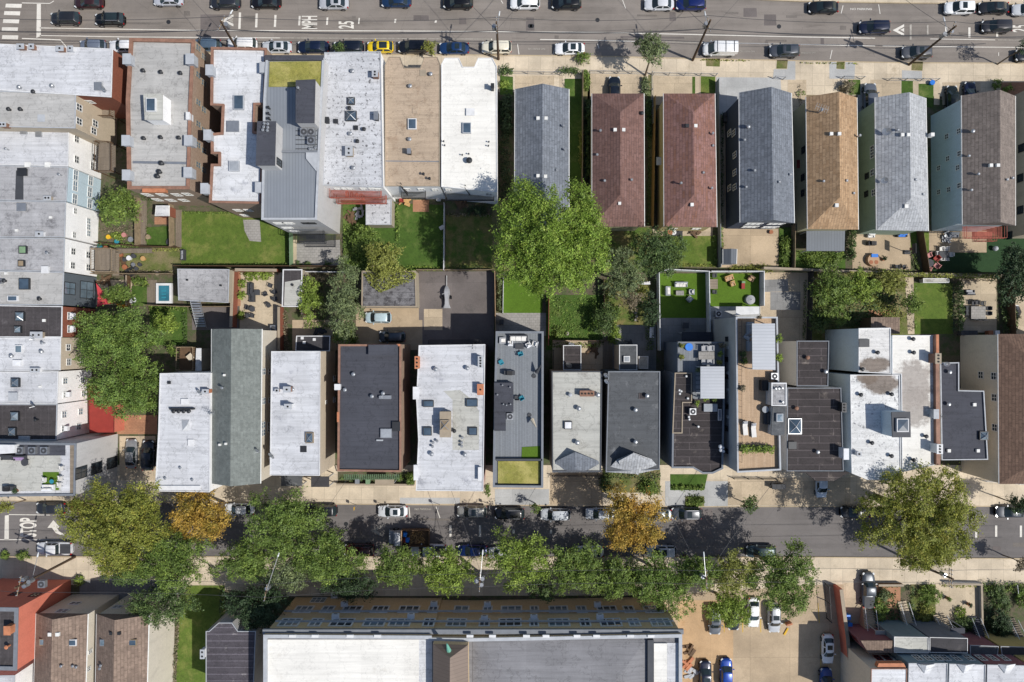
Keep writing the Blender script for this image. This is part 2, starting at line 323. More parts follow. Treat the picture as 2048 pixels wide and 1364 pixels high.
# walls
M['w_white'] = wallm('siding_white', hx('f6f6f6', .95)); M['w_blue'] = wallm('siding_pale_blue', hx('c9deea'))
M['w_tan'] = wallm('stucco_tan', hx('c9bba6'), kind='p'); M['w_dark'] = wallm('panel_dark_grey', hx('5f6870'), kind='p')
M['w_brick'] = wallm('brick_brown', hx('b29c8a'), hx('98806f'), 'brick'); M['w_red'] = wallm('brick_red', hx('9c5f4b'), hx('85503f'), 'brick')
M['w_grey'] = wallm('panel_light_grey', hx('c9c8c8'), kind='p'); M['w_lgrey'] = wallm('siding_grey', hx('b2b5ba'))
M['w_cream'] = wallm('siding_cream', hx('e2dacb')); M['w_beige'] = wallm('siding_beige', hx('d2c4b0'))
M['w_pink'] = wallm('stucco_pink', hx('c9a7a0'), kind='p'); M['w_navy'] = wallm('siding_navy', hx('3f4c63'))
M['w_yellow'] = wallm('siding_yellow', hx('d8c594')); M['w_green'] = wallm('siding_green', hx('9db09f'))
M['w_sky'] = wallm('siding_sky_blue_and_shade', hx('c4d6e2')); M['w_olive'] = wallm('siding_olive_cream', hx('b9b594'))  # w_sky: pale blue siding, also painted as skylit shade on one white-roofed building
M['w_redp'] = wallm('painted_red', hx('d97f69'), kind='p'); M['w_ybrick'] = wallm('brick_buff', hx('ecd0a6'), hx('d8b98e'), 'brick')
M['w_slate'] = wallm('siding_slate', hx('77808f')); M['w_maroon'] = wallm('siding_maroon', hx('8a5f68')); M['w_teal'] = wallm('siding_dark_teal', hx('8198a4'))
M['w_mustard'] = wallm('siding_mustard', hx('bfae74')); M['w_conc'] = wallm('block_wall', hx('b0a694'), kind='p'); M['w_brown'] = wallm('siding_brown', hx('7b634f'))
M['cop_w'] = plain('coping_white', hx('dfe0e2')); M['cop_g'] = plain('coping_grey', hx('7d828a')); M['cop_b'] = plain('coping_brick', hx('94705f'), var=.25)
M['cop_d'] = plain('coping_dark', hx('4b4e54')); M['cop_l'] = plain('coping_light', hx('b4b8be')); M['cop_t'] = plain('coping_stone', hx('a39684'))
M['trim'] = plain('trim_white', hx('e9e9e6')); M['glass'] = glassm('window_glass', (.03, .04, .05)); M['glass2'] = glassm('skylight_glass', hx('56697c', .6), .1)
M['glassp'] = glassm('window_pale_glass', hx('8ea3b3', .5), .12); M['frame_d'] = plain('frame_dark', hx('35373a')); M['frame_r'] = plain('frame_maroon', hx('7a2f2c'))
M['metal'] = plain('galvanised', hx('b9bcc0'), .4, .7); M['metald'] = plain('dark_metal', hx('3c3e42'), .5, .4); M['iron'] = plain('black_iron', (.02, .02, .022), .6)
M['rustred'] = plain('rust_red_iron', hx('a25a4c'), .8, var=.25); M['orange'] = plain('terracotta', hx('c07e5c'), var=.2); M['chimb'] = plain('chimney_brick', hx('8d6a58'), var=.3)
M['wood'] = plain('weathered_wood', hx('98876f'), var=.25); M['woodd'] = plain('dark_wood', hx('66503c'), var=.25); M['woodo'] = plain('fresh_wood', hx('c09a66'), var=.2)
M['pole'] = plain('pole_wood', hx('5f4d3d'), .9, var=.3); M['vinyl'] = plain('vinyl_white', hx('e4e6ea')); M['vinylg'] = plain('vinyl_grey', hx('9ea4ac'))
M['rub'] = plain('tyre_rubber', (.012, .012, .013), .8); M['rim'] = plain('wheel_rim', hx('9a9b9e'), .35, .8); M['lamp'] = plain('lamp_lens', hx('dfe3e6', .8), .15)
M['tail'] = plain('tail_lens', (.35, .01, .012), .2); M['carglass'] = glassm('car_glass', (.018, .028, .032), .05, .7)
M['red'] = plain('red_plastic', hx('9a3a32')); M['redf'] = plain('red_fabric', hx('c9474f')); M['pinkf'] = plain('pink_fabric', hx('c08682')); M['blue'] = plain('blue_plastic', (.02, .17, .6), .4)
M['teal'] = plain('teal_fabric', hx('2f8a9f')); M['sofa'] = plain('grey_cushion', hx('a9abb0')); M['whitef'] = plain('white_cushion', hx('e3e1dd')); M['dark'] = plain('charcoal', hx('45474c'))
M['tanf'] = plain('tan_cushion', hx('b99a7c')); M['cream'] = plain('cream_canvas', hx('d9ccb6')); M['yellow'] = plain('yellow_plastic', hx('e0b22a')); M['amber'] = plain('amber_fabric', hx('d8902a'))
M['pool'] = glassm('pool_water', hx('3f7f93', .7), .05); M['lilac'] = plain('lilac', hx('a58db5')); M['bark'] = plain('bark', hx('7a6b5a'), .95, var=.3); M['barkl'] = plain('bark_pale', hx('a39a8a'), .95, var=.3)
M['copper'] = plain('verdigris', hx('6fae9c')); M['flue'] = plain('flue_black', (.01, .01, .01)); M['gwall'] = plain('green_awning', hx('7d9a78')); M['pot'] = plain('clay_pot', hx('a4694a'))
M['wire'] = plain('cable', hx('47474a'), .6); M['rock'] = plain('stone', hx('9c968c'), var=.3)
L_ = {}
def LF(k, a, b, hi=None, t=.3): L_[k] = leafm('leaves_' + k, hx(a, 1.05), hx(b, .85), hx(hi, 1.2) if hi else None, t)
LF('bright', '86a044', '647f30', 'b0c25c', .3); LF('green', '768c44', '566c34', '9cae54', .27); LF('deep', '5b7040', '455836', '7b8e4f', .22)
LF('grey', '76835a', '5d6b4a', '98a46e', .22); LF('olive', '8f9444', '6f7a34', 'bcb256', .3); LF('gold', 'a39a45', '858538', 'c4b155'); LF('orange', 'bc9444', '7f8038', 'd2a652', .28)
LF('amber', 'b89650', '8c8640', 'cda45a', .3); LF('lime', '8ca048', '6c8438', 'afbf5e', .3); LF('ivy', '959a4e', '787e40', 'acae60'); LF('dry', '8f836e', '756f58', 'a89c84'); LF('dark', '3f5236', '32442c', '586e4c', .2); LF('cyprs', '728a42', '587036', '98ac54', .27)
# ------------------------------------------------------------ buildings
class B: pass
def bld(label, px, h, wall, roof, par=.35, pw=.3, cop='cop_l', cat='building', name='row_house', group=None, z0=0., shrink=.03, coping=True):
    b = B(); P = [W(x, y, h) for x, y in px]; P = ccw([(v.x, v.y) for v in P]); P = offs(P, shrink)
    cx = sum(p[0] for p in P) / len(P); cy = sum(p[1] for p in P) / len(P)
    b.r = empty(name, (cx, cy, z0), label, cat, group); b.P = P; b.h = h; b.z = h - par; b.z0 = z0
    ins = offs(P, .05)
    b.base = ins
    MB().prism(ins, z0, h - .12, top=False).build('wall', M[wall], b.r)
    if coping:
        inn = offs(P, pw); MB().ring(P, inn, h - .12, h).build('coping', M[cop], b.r)
        MB().ring(offs(ins, .01), offs(P, pw - .03), b.z - .1, h - .11).build('parapet', M[cop], b.r)
        b.roof = MB().prism(offs(P, pw - .02), b.z - .25, b.z).build('roof', M[roof], b.r)
    else:
        b.roof = MB().prism(P, h - .2, h).build('roof', M[roof], b.r); b.z = h
    return b
def gable(label, px, h, rise, wall, roof, hipn=0, hips=0, over=.35, cat='house', name='house', group=None, gut='trim'):
    b = B(); A, Bq, C, D = [W(x, y, h) for x, y in px]      # nw ne se sw
    cx = (A.x + Bq.x + C.x + D.x) / 4; cy = (A.y + Bq.y + C.y + D.y) / 4
    b.r = empty(name, (cx, cy, 0), label, cat, group); b.h = h; b.z0 = 0
    mn, ms = (A + Bq) / 2, (C + D) / 2; dd = (ms - mn).normalized()
    rn = mn + dd * hipn; rs = ms - dd * hips; rn.z = rs.z = h + rise; b.rn, b.rs, b.mn, b.ms = rn, rs, mn, ms; b.hw = (Bq - A).length / 2
    v = [A, Bq, C, D]; lo = [Vector((p.x, p.y, h - .16)) for p in v]
    m = MB().add(v + lo + [rn, rs], [(0, 8, 1), (1, 8, 9, 2), (2, 9, 3), (0, 3, 9, 8), (0, 1, 5, 4), (1, 2, 6, 5), (2, 3, 7, 6), (3, 0, 4, 7), (4, 5, 6, 7)])
    b.roof = m.build('roof', M[roof], b.r)
    b.P = ccw([(p.x, p.y) for p in v]); b.base = offs(b.P, over); b.z = h
    w = MB().prism(b.base, 0, h - .1, top=False)
    w.build('wall', M[wall], b.r)
    if not hipn or not hips:      # gable end walls under an open ridge
        g = MB()
        for e, ro in (((A, Bq), mn), ((D, C), ms)):
            if (ro is mn and hipn) or (ro is ms and hips): continue
            s = dd * (.35 if ro is mn else -.35); o_ = over / b.hw
            l = e[0].lerp(e[1], o_ / 2) + s; r_ = e[1].lerp(e[0], o_ / 2) + s; t = ro + s; t.z = h + rise * (1) - .12
            t2 = dd * (.1 if ro is mn else -.1)
            l.z = r_.z = h - .1; g.add([l, r_, t, l + t2, r_ + t2, t + t2], [(0, 1, 2), (3, 5, 4), (0, 3, 4, 1)])
        g.build('gable_end', M[wall], b.r)
    gt = MB()
    for p, q in ((A, D), (Bq, C)): gt.tube((p.x, p.y, h - .06), (q.x, q.y, h - .06), .08, n=6)
    gt.build('gutter', M[gut], b.r)
    return b
def rz(b, x, y):      # roof height under a point
    if not hasattr(b, 'rn'): return b.z
    ax = (b.ms - b.mn); L = ax.length; u = ax.normalized(); d = Vector((x, y, b.h)) - b.mn; t = d.dot(u); s = abs(d.cross(u).z)
    rise = b.rn.z - b.h; z = (1 - s / b.hw) * rise
    hn = (b.rn - b.mn).dot(u); hs = (b.ms - b.rs).dot(u)
    if hn > .1: z = min(z, t / hn * rise)
    if hs > .1: z = min(z, (L - t) / hs * rise)
    return b.h + max(0, z)
def at(b, px, py, z=None):
    if z is not None: return W(px, py, z)
    p = W(px, py, b.z)
    for _ in range(3): p = W(px, py, rz(b, p.x, p.y))
    return p
def hitwall(b, px, py):
    d = Vector(((px - CX) / F, (CY - py) / F)); best = None; n = len(b.base)
    for i in range(n):
        p, q = Vector(b.base[i][:2]), Vector(b.base[(i + 1) % n][:2]); e = q - p; nn = Vector((e.y, -e.x)).normalized()
        den = d.dot(nn)
        if den >= -1e-9: continue
        t = p.dot(nn) / den; z = H - t; u = (d * t - p).dot(e.normalized())
        if 0.05 < u < e.length - .05 and .3 < z < b.h and (best is None or t < best[0]): best = (t, z, p + e.normalized() * u, e.normalized(), nn)
    return best
def win(b, px, py, w=1.0, h=1.3, fm='trim', gm='glass', ac=False, mull=1, f=.09):
    r = hitwall(b, px, py)
    if not r: return print('nowall', b.r['label'][:30], px, py)
    _, z, c, e, n = r; z = max(.3 + h / 2, z)
    def blk(m, u0, z0, u1, z1, d0, d1):
        vs = [(*(c + e * u + n * dd), zz) for dd in (d0, d1) for zz in (z0, z1) for u in (u0, u1)]
        m.add(vs, [(0, 1, 3, 2), (4, 6, 7, 5), (0, 4, 5, 1), (2, 3, 7, 6), (0, 2, 6, 4), (1, 5, 7, 3)])
    m = MB()
    blk(m, -w / 2, z - h / 2, w / 2, z - h / 2 + f, .01, .09); blk(m, -w / 2, z + h / 2 - f, w / 2, z + h / 2, .01, .09)
    blk(m, -w / 2, z - h / 2 + f, -w / 2 + f, z + h / 2 - f, .01, .09); blk(m, w / 2 - f, z - h / 2 + f, w / 2, z + h / 2 - f, .01, .09)
    for k in range(mull):
        u = -w / 2 + w * (k + 1) / (mull + 1); blk(m, u - f * .4, z - h / 2 + f, u + f * .4, z + h / 2 - f, .01, .07)
    blk(m, -w / 2 + f, z - .035, w / 2 - f, z + .035, .012, .065)
    o = m.build('window', M[fm], b.r)
    g = MB(); blk(g, -w / 2 + f, z - h / 2 + f, w / 2 - f, z + h / 2 - f, .005, .03); g.build('pane', M[gm], b.r, o)
    if ac:
        a = MB(); blk(a, -w / 2 + .12, z - h / 2 + .1, w / 2 - .1, z - h / 2 + .62, .1, .65); a.build('air_conditioner', M['vinyl'], b.r)
        if ac == 2:
            a = MB(); blk(a, -w / 2 + .3, z - h / 2 + .25, w / 2 - .3, z - h / 2 + .45, .651, .66); a.build('grille', M['dark'], b.r)
def wins(b, pts, w=1., h=1.3, **k):
    for p in pts: win(b, p[0], p[1], w, h, **k)
def vent(b, *pts, m='metal', r=.11, h=.75, cap=True):
    for px, py in pts:
        p = at(b, px, py); q = MB().cyl(p.x, p.y, p.z - .1, p.z + h, r, 8)
        if cap: q.cyl(p.x, p.y, p.z + h, p.z + h + .1, r * 1.9, 10, r * 1.1)
        q.build('vent_pipe', M[m], b.r)
def turb(b, *pts, m='metal', s=1.):
    for px, py in pts:
        p = at(b, px, py); MB().cyl(p.x, p.y, p.z, p.z + .35 * s, .17 * s, 10).sphere(p.x, p.y, p.z + .45 * s, .3 * s, .2 * s).build('roof_ventilator', M[m], b.r, smooth=True)
def rbox(b, *pts, m='trim', w=.5, h=.22, d=None):
    for px, py in pts:
        p = at(b, px, py); MB().cbox(p.x, p.y, p.z - .1, w, d or w, h + .1).build('roof_vent', M[m], b.r)
def sky(b, px, py, w=1.2, d=1.5, fm='metald', gm='glass2', pyr=False, h=.35, rzr=0):
    p = at(b, px, py); o = MB().cbox(p.x, p.y, p.z - .1, w, d, h + .1, rzr).build('skylight', M[fm], b.r)
    m = MB(); z = p.z + h + .003; a, c = w / 2 - .1, d / 2 - .1; ap = .4 if pyr else .04
    ca, sa = math.cos(rzr), math.sin(rzr); q = [(p.x + x * ca - y * sa, p.y + x * sa + y * ca, z) for x, y in ((-a, -c), (a, -c), (a, c), (-a, c))]
    m.add(q + [(p.x, p.y, z + ap)], [(0, 1, 4), (1, 2, 4), (2, 3, 4), (3, 0, 4)]); m.build('skylight_glazing', M[gm], b.r, o)
    if pyr:
        m = MB()
        for c_ in q: m.tube(c_, (p.x, p.y, z + ap + .02), .05, n=4)
        m.build('glazing_bar', M['metal'], b.r, o)
def hatch(b, px, py, w=1., d=1., m='metal', h=.3):
    p = at(b, px, py); o = MB().cbox(p.x, p.y, p.z - .1, w, d, h + .1).cbox(p.x, p.y, p.z + h, w + .12, d + .12, .08); o.build('roof_hatch', M[m], b.r)
def chim(b, px, py, w=.7, d=1., h=1.2, m='chimb', n=2, cap='cop_l'):
    p = at(b, px, py, b.h + h); z0 = b.z - .3; o = MB().cbox(p.x, p.y, z0, w, d, b.h + h - z0).build('chimney', M[m], b.r)
    MB().cbox(p.x, p.y, b.h + h, w + .14, d + .14, .1).build('chimney_cap', M[cap], b.r, o)
    for i in range(n):
        s = (i + .5) / n - .5; x, y = (p.x, p.y + s * d) if d >= w else (p.x + s * w, p.y)
        MB().cyl(x, y, b.h + h + .1, b.h + h + .16, .14, 8).build('flue', M['flue'], b.r, o)
def acu(b, px, py, s=.9, h=.85, z=None, r=None):
    p = at(b, px, py) if z is None else W(px, py, z)
    o = MB().cbox(p.x, p.y, p.z, s, s, h).build('condenser', M['metal'], r or b.r)
    MB().cyl(p.x, p.y, p.z + h, p.z + h + .02, s * .42, 14).build('fan_grille', M['dark'], r or b.r, o)
    MB().cyl(p.x, p.y, p.z + h + .02, p.z + h + .05, s * .14, 8).build('fan_hub', M['metal'], r or b.r, o)
def dish(b, px, py, r=.45, dx=-.5, dy=-.6, m='metal'):
    p = at(b, px, py); n = Vector((dx, dy, .7)).normalized(); a = n.orthogonal().normalized(); c = n.cross(a); ce = p + Vector((0, 0, .7))
    q = MB().tube(p - Vector((0, 0, .1)), ce, .04); vs = [ce - n * .12]; N_ = 14
    vs += [ce + (a * math.cos(6.2832 * i / N_) + c * math.sin(6.2832 * i / N_)) * r for i in range(N_)]
    q.add(vs, [(0, 1 + i, 1 + (i + 1) % N_) for i in range(N_)]); q.tube(ce - n * .1 + c * -.3, ce + n * .5, .02, n=4); q.build('satellite_dish', M[m], b.r)
def antenna(b, px, py, m='metal', s=1.):
    p = at(b, px, py); q = MB().tube(p, p + Vector((0, 0, 2 * s)), .03, n=4); t = p + Vector((0, 0, 1.9 * s)); q.tube(t + Vector((-.9, .3, 0)) * s, t + Vector((.9, -.3, 0)) * s, .025, n=4)
    for i in range(6):
        c = t + Vector((-.8 + i * .32, .27 - i * .107, 0)) * s; q.tube(c - Vector((.2, .5, 0)) * s, c + Vector((.2, .5, 0)) * s, .02, n=4)
    q.build('antenna', M[m], b.r)
def bulk(b, px, hh, wall, roof, name='bulkhead', cop=None):
    z0 = b.z; z1 = b.z + hh; P = offs(ccw([tuple(W(x, y, z1)[:2]) for x, y in px]), .02)
    o = MB().prism(offs(P, .06), z0 - .1, z1 - .15, top=False).build(name, M[wall], b.r)
    MB().prism(P, z1 - .16, z1).build('bulkhead_roof', M[roof], b.r, o)
    if cop: MB().ring(P, offs(P, .14), z1, z1 + .12).build('bulkhead_edge', M[cop], b.r, o)
    c = B(); c.r = b.r; c.base = offs(P, .06); c.h = z1; c.z = z1; c.P = P; return c
def patchr(b, px, m, name='roof_patch', dz=.006):
    P = [tuple(W(x, y, b.z)[:2]) for x, y in px]; return MB().prism(P, b.z - .05, b.z + dz).build(name, M[m], b.r)
def fescape(b, x0, x1, ytop, ybot, z, m, depth=1.1, nm='fire_escape'):
    """iron balcony under pixels x0..x1, platform at height z on the south wall"""
    A, C = W(x0, ytop, z), W(x1, ybot, z); y1 = max(A.y, C.y); y0 = y1 - depth
    q = MB()
    for i in range(int((y1 - y0) / .14) + 1): q.box(A.x, y0 + i * .14, z, C.x, y0 + i * .14 + .07, z + .05)
    for t in (z + .5, z + 1.0):
        q.tube((A.x, y0, t), (C.x, y0, t), .035, n=4); q.tube((A.x, y0, t), (A.x, y1, t), .035, n=4); q.tube((C.x, y0, t), (C.x, y1, t), .035, n=4)
    n = max(3, int((C.x - A.x) / .45))
    for i in range(n + 1):
        x = A.x + (C.x - A.x) * i / n; q.tube((x, y0, z), (x, y0, z + 1), .022, n=4)
    return q.build(nm, M[m], b.r)
def stairs_iron(b, x0, y0, z0, x1, y1, z1, m, w=.7):
    q = MB(); n = 9; P, Q = W(x0, y0, z0), W(x1, y1, z1)
    for k in (-w / 2, w / 2): q.tube(P + Vector((0, k, 0)), Q + Vector((0, k, 0)), .05, n=4); q.tube(P + Vector((0, k, .9)), Q + Vector((0, k, .9)), .03, n=4)
    for i in range(n):
        c = P.lerp(Q, (i + .5) / n); q.cbox(c.x, c.y, c.z, .2, w, .04)
    q.build('escape_stair', M[m], b.r)
# ------------------------------------------------------------ foliage
def quads(name, cen, nor, size, m, root):
    n = len(cen); rg = np.random.default_rng(n)
    r = rg.normal(size=(n, 3)); t = np.cross(nor, r); t /= np.linalg.norm(t, axis=1)[:, None] + 1e-9; bb = np.cross(nor, t)
    s = (size * rg.uniform(.5, 1.5, n))[:, None]
    v = np.stack([cen + t * s, cen + bb * s * .6, cen - t * s, cen - bb * s * .6], 1).reshape(-1, 3)
    L = np.array(root.location) if root is not None else np.zeros(3); v = (v - L).astype(np.float32)
    me = bpy.data.meshes.new(name); me.vertices.add(4 * n); me.loops.add(4 * n); me.polygons.add(n)
    me.vertices.foreach_set('co', v.ravel()); me.loops.foreach_set('vertex_index', np.arange(4 * n, dtype=np.int32))
    me.polygons.foreach_set('loop_start', np.arange(0, 4 * n, 4, dtype=np.int32)); me.update(calc_edges=True); me.materials.append(m)
    o = bpy.data.objects.new(name, me); sc.collection.objects.link(o)
    if root is not None: o.parent = root
    return o
def cloud(lobes, rc, dens, seed, flat=.8, spread=.6):
    """leaf centres and normals: tilted sprays of leaves over the lobes' surfaces"""
    rg = np.random.default_rng(seed); C = []; N_ = []
    for (x, y, z, r, rzz) in lobes:
        k = max(4, int(9 * (r / rc) ** 2 * spread))
        d = rg.normal(size=(k, 3)); d[:, 2] = np.abs(d[:, 2]) * 1.1 - .5 * (rg.random(k) < .4); d /= np.linalg.norm(d, axis=1)[:, None]
        rad = rg.uniform(.7, 1.12, k)[:, None]; cc = np.array([x, y, z]) + d * rad * np.array([r, r, rzz])
        kn = max(5, int(dens * rc * rc)); w = rg.uniform(.4, 1.2, k)
        for i in range(k):
            m = max(3, int(kn * w[i] ** 2)); g = rg.normal(size=(m, 3)) * .42
            ax = np.array([d[i, 0], d[i, 1], -.15]) + rg.normal(size=3) * .5; ax /= np.linalg.norm(ax)
            g += ax * (g @ ax)[:, None] * .9; g[:, 2] *= .45
            t = d[i] * .45 + rg.normal(size=3) * .45 + np.array([0, 0, .42])
            nn = t + rg.normal(size=(m, 3)) * .3
            C.append(cc[i] + g * rc * w[i]); N_.append(nn / np.linalg.norm(nn, axis=1)[:, None])
    return np.concatenate(C), np.concatenate(N_)
def tree(px, py, rp, ht, leaf, label, name='tree', ry=None, cat='tree', group=None, dens=95, leafs=.11, trunk=True, seed=None, rc=None, bark='bark', lob=None, zc=None, open_=1., asym=.12, bx=None):
    rp *= 1.13; ry = ry * 1.13 if ry else None
    seed = seed or int(px * 7 + py); rg = random.Random(seed)
    zc = zc or ht * .66; c = W(px, py, zc); k = (H - zc) / F; RX = rp * k; RY = (ry or rp) * k; hz = ht - zc
    gb = W(*bx) if bx else Vector((c.x, c.y, 0))
    root = empty(name, (gb.x, gb.y, 0), label, cat, group)
    n = int(max(6, min(34, (RX * RY) ** .5 * 2.3 + 3))); lobes = [(c.x, c.y, zc - hz * .1, RX * .42, hz * .5)]
    sq = (RX * RY) ** .5; base_r = sq * 1.05 / math.sqrt(n); ph = rg.uniform(0, 6.28)
    for i in range(n):
        q = math.sqrt((i + .5) / n) * .9; a = ph + i * 2.39996 + rg.uniform(-.3, .3)
        if q > .6: q *= rg.uniform(.82, 1.06)
        lr = base_r * rg.uniform(.72, 1.25) * (1.05 - .3 * q)
        dome = math.sqrt(max(0, 1 - min(q, 1) ** 2)); lobes.append((c.x + math.cos(a) * (RX - lr * .7) * q, c.y + math.sin(a) * (RY - lr * .7) * q, zc - hz * .45 + hz * 1.1 * dome - lr * .4 + rg.uniform(-.1, .12) * hz, lr, lr * rg.uniform(.7, 1.)))
    rc = rc or max(.26, min(.6, RX * .1))
    cen, nor = cloud(lobes, rc, dens * 1.75, seed, spread=.56 * open_)
    quads('crown', cen, nor, leafs, L_[leaf], root)
    if trunk:
        m = MB(); tr = max(.08, RX * .045); top = Vector((c.x, c.y, zc - hz * .1)); b0 = Vector((gb.x, gb.y, 0)); mid = b0.lerp(top, .55) + Vector((rg.uniform(-.2, .2), rg.uniform(-.2, .2), 0))
        m.tube(b0, mid, tr * 1.3, tr, 8); m.tube(mid, top, tr, tr * .6, 8)
        for l in lobes[1:]:
            e = Vector(l[:3]); s = mid.lerp(top, rg.uniform(0, .8)); q = s.lerp(e, .5) + Vector((0, 0, .3)); m.tube(s, q, tr * .5, tr * .3, 6); m.tube(q, e, tr * .3, tr * .1, 5)
            for _ in range(3):
                f = e + Vector((rg.uniform(-1, 1), rg.uniform(-1, 1), rg.uniform(0, .8))) * l[3]; m.tube(q.lerp(e, .6), f, tr * .15, .02, 4)
        m.build('trunk', M[bark], root)
    return root
def shrub(px, py, rp, leaf, label, h=1.2, ry=None, name='shrub', cat='shrub', z=0., group=None, dens=170, leafs=.1, round_=False):
    c = W(px, py, z); k = (H - z) / F; rx, ryy = rp * k, (ry or rp) * k
    rg = random.Random(int(px * 3 + py * 5)); root = empty(name, (c.x, c.y, z), label, cat, group)
    if round_: lobes = [(c.x, c.y, z + h * .4, rx, h * .6)]
    else:
        n = max(1, int(max(rx, ryy) / min(rx, ryy) * 2.2)); lobes = []
        for i in range(n):
            a = (i + .5) / n * 2 - 1; jx, jy = rg.uniform(-.3, .3), rg.uniform(-.3, .3); mn = min(rx, ryy)
            x = c.x + (a * (rx - mn * .6) if rx >= ryy else jx * rx); y = c.y + (a * (ryy - mn * .6) if ryy > rx else jy * ryy)
            if rx == ryy: x, y = c.x + rg.uniform(-.4, .4) * rx, c.y + rg.uniform(-.4, .4) * ryy
            lobes.append((x, y, z + h * .4, mn * rg.uniform(.6, .85), h * rg.uniform(.45, .65)))
    cen, nor = cloud(lobes, max(.16, min(.4, rx * .3)), dens * 1.6, int(px + py))
    quads('foliage', cen, nor, leafs, L_[leaf], root)
    MB().cyl(c.x, c.y, z, z + h * .4, .05, 6, .03).build('stem', M['bark'], root)
    return root
def cover(px, h, leaf, label, z=0., name='ground_cover', kind='stuff', dens=26, leafs=.14, cat=None):
    """a mat of leaves over a pixel polygon"""
    P = ccw([tuple(W(x, y, z)[:2]) for x, y in px]); xs = [p[0] for p in P]; ys = [p[1] for p in P]
    n = int((max(xs) - min(xs)) * (max(ys) - min(ys)) * dens); rg = np.random.default_rng(int(px[0][0])); q = rg.uniform([min(xs), min(ys)], [max(xs), max(ys)], (n, 2))
    ins = np.zeros(n, bool)
    for i in range(len(P)):
        (x0, y0), (x1, y1) = P[i], P[(i + 1) % len(P)]
        cnd = ((y0 > q[:, 1]) != (y1 > q[:, 1])) & (q[:, 0] < (x1 - x0) * (q[:, 1] - y0) / (y1 - y0 + 1e-12) + x0); ins ^= cnd
    q = q[ins]; n = len(q); hh = (.5 + .5 * np.sin(q[:, 0] * 1.7 + 2 * np.sin(q[:, 1] * 1.1)) * np.cos(q[:, 1] * 1.9)) * h * .7 + rg.random(n) * h * .4
    nr = rg.normal(size=(n, 3)) * .5 + np.array([0, 0, .8]); nr /= np.linalg.norm(nr, axis=1)[:, None]
    o = quads(name, np.column_stack([q, z + .05 + hh]), nr, leafs, L_[leaf], None)
    return tag(o, label, cat, None, kind)
# ------------------------------------------------------------ ground pieces
def sheet(name, px, z, m, kind='structure', label=None, thick=None, zp=None):
    P = ccw([tuple(W(x, y, zp if zp is not None else 0)[:2]) for x, y in px]); q = MB()
    if thick: q.prism(P, z - thick, z)
    else: q.add([(x, y, z) for x, y in P], [tuple(range(len(P)))])
    o = q.build(name, M[m], None); return tag(o, label, None, None, kind)
def mark(px, z=.03, m='paint', name='road_marking'): return sheet(name, px, z, m)
def line(pts, w, z=.03, m='paint'):
    a = []; b_ = []
    for i, p in enumerate(pts):
        q = pts[min(i + 1, len(pts) - 1)]; o = pts[max(i - 1, 0)]; dx, dy = q[0] - o[0], q[1] - o[1]; l = math.hypot(dx, dy); nx, ny = -dy / l * w / 2, dx / l * w / 2
        a.append((p[0] + nx, p[1] + ny)); b_.append((p[0] - nx, p[1] - ny))
    return mark(a + b_[::-1], z, m)
def fnt(txt, px, py, wpx, hpx, rot, z=.034, m='paint', bold=.02, name='road_lettering'):
    """lettering: wpx along the text, hpx tall, in ground pixels"""
    cu = bpy.data.curves.new(name, 'FONT'); cu.body = txt; cu.size = 1; cu.align_x = 'CENTER'; cu.align_y = 'CENTER'; cu.offset = bold
    t = bpy.data.objects.new('t', cu); sc.collection.objects.link(t); bpy.context.view_layer.update()
    me = bpy.data.meshes.new_from_object(t.evaluated_get(bpy.context.evaluated_depsgraph_get())); bpy.data.objects.remove(t)
    co = np.empty(len(me.vertices) * 3, np.float32); me.vertices.foreach_get('co', co); co = co.reshape(-1, 3)
    mn, mx = co.min(0), co.max(0); k = H / F; co[:, 0] = (co[:, 0] - (mn[0] + mx[0]) / 2) / (mx[0] - mn[0]) * wpx * k; co[:, 1] = (co[:, 1] - (mn[1] + mx[1]) / 2) / (mx[1] - mn[1]) * hpx * k
    me.vertices.foreach_set('co', co.ravel()); me.update(); me.materials.clear(); me.materials.append(M[m])
    o = bpy.data.objects.new(name, me); sc.collection.objects.link(o); p = W(px, py); o.location = (p.x, p.y, z); o.rotation_euler = (0, 0, rot); o['kind'] = 'structure'; return o
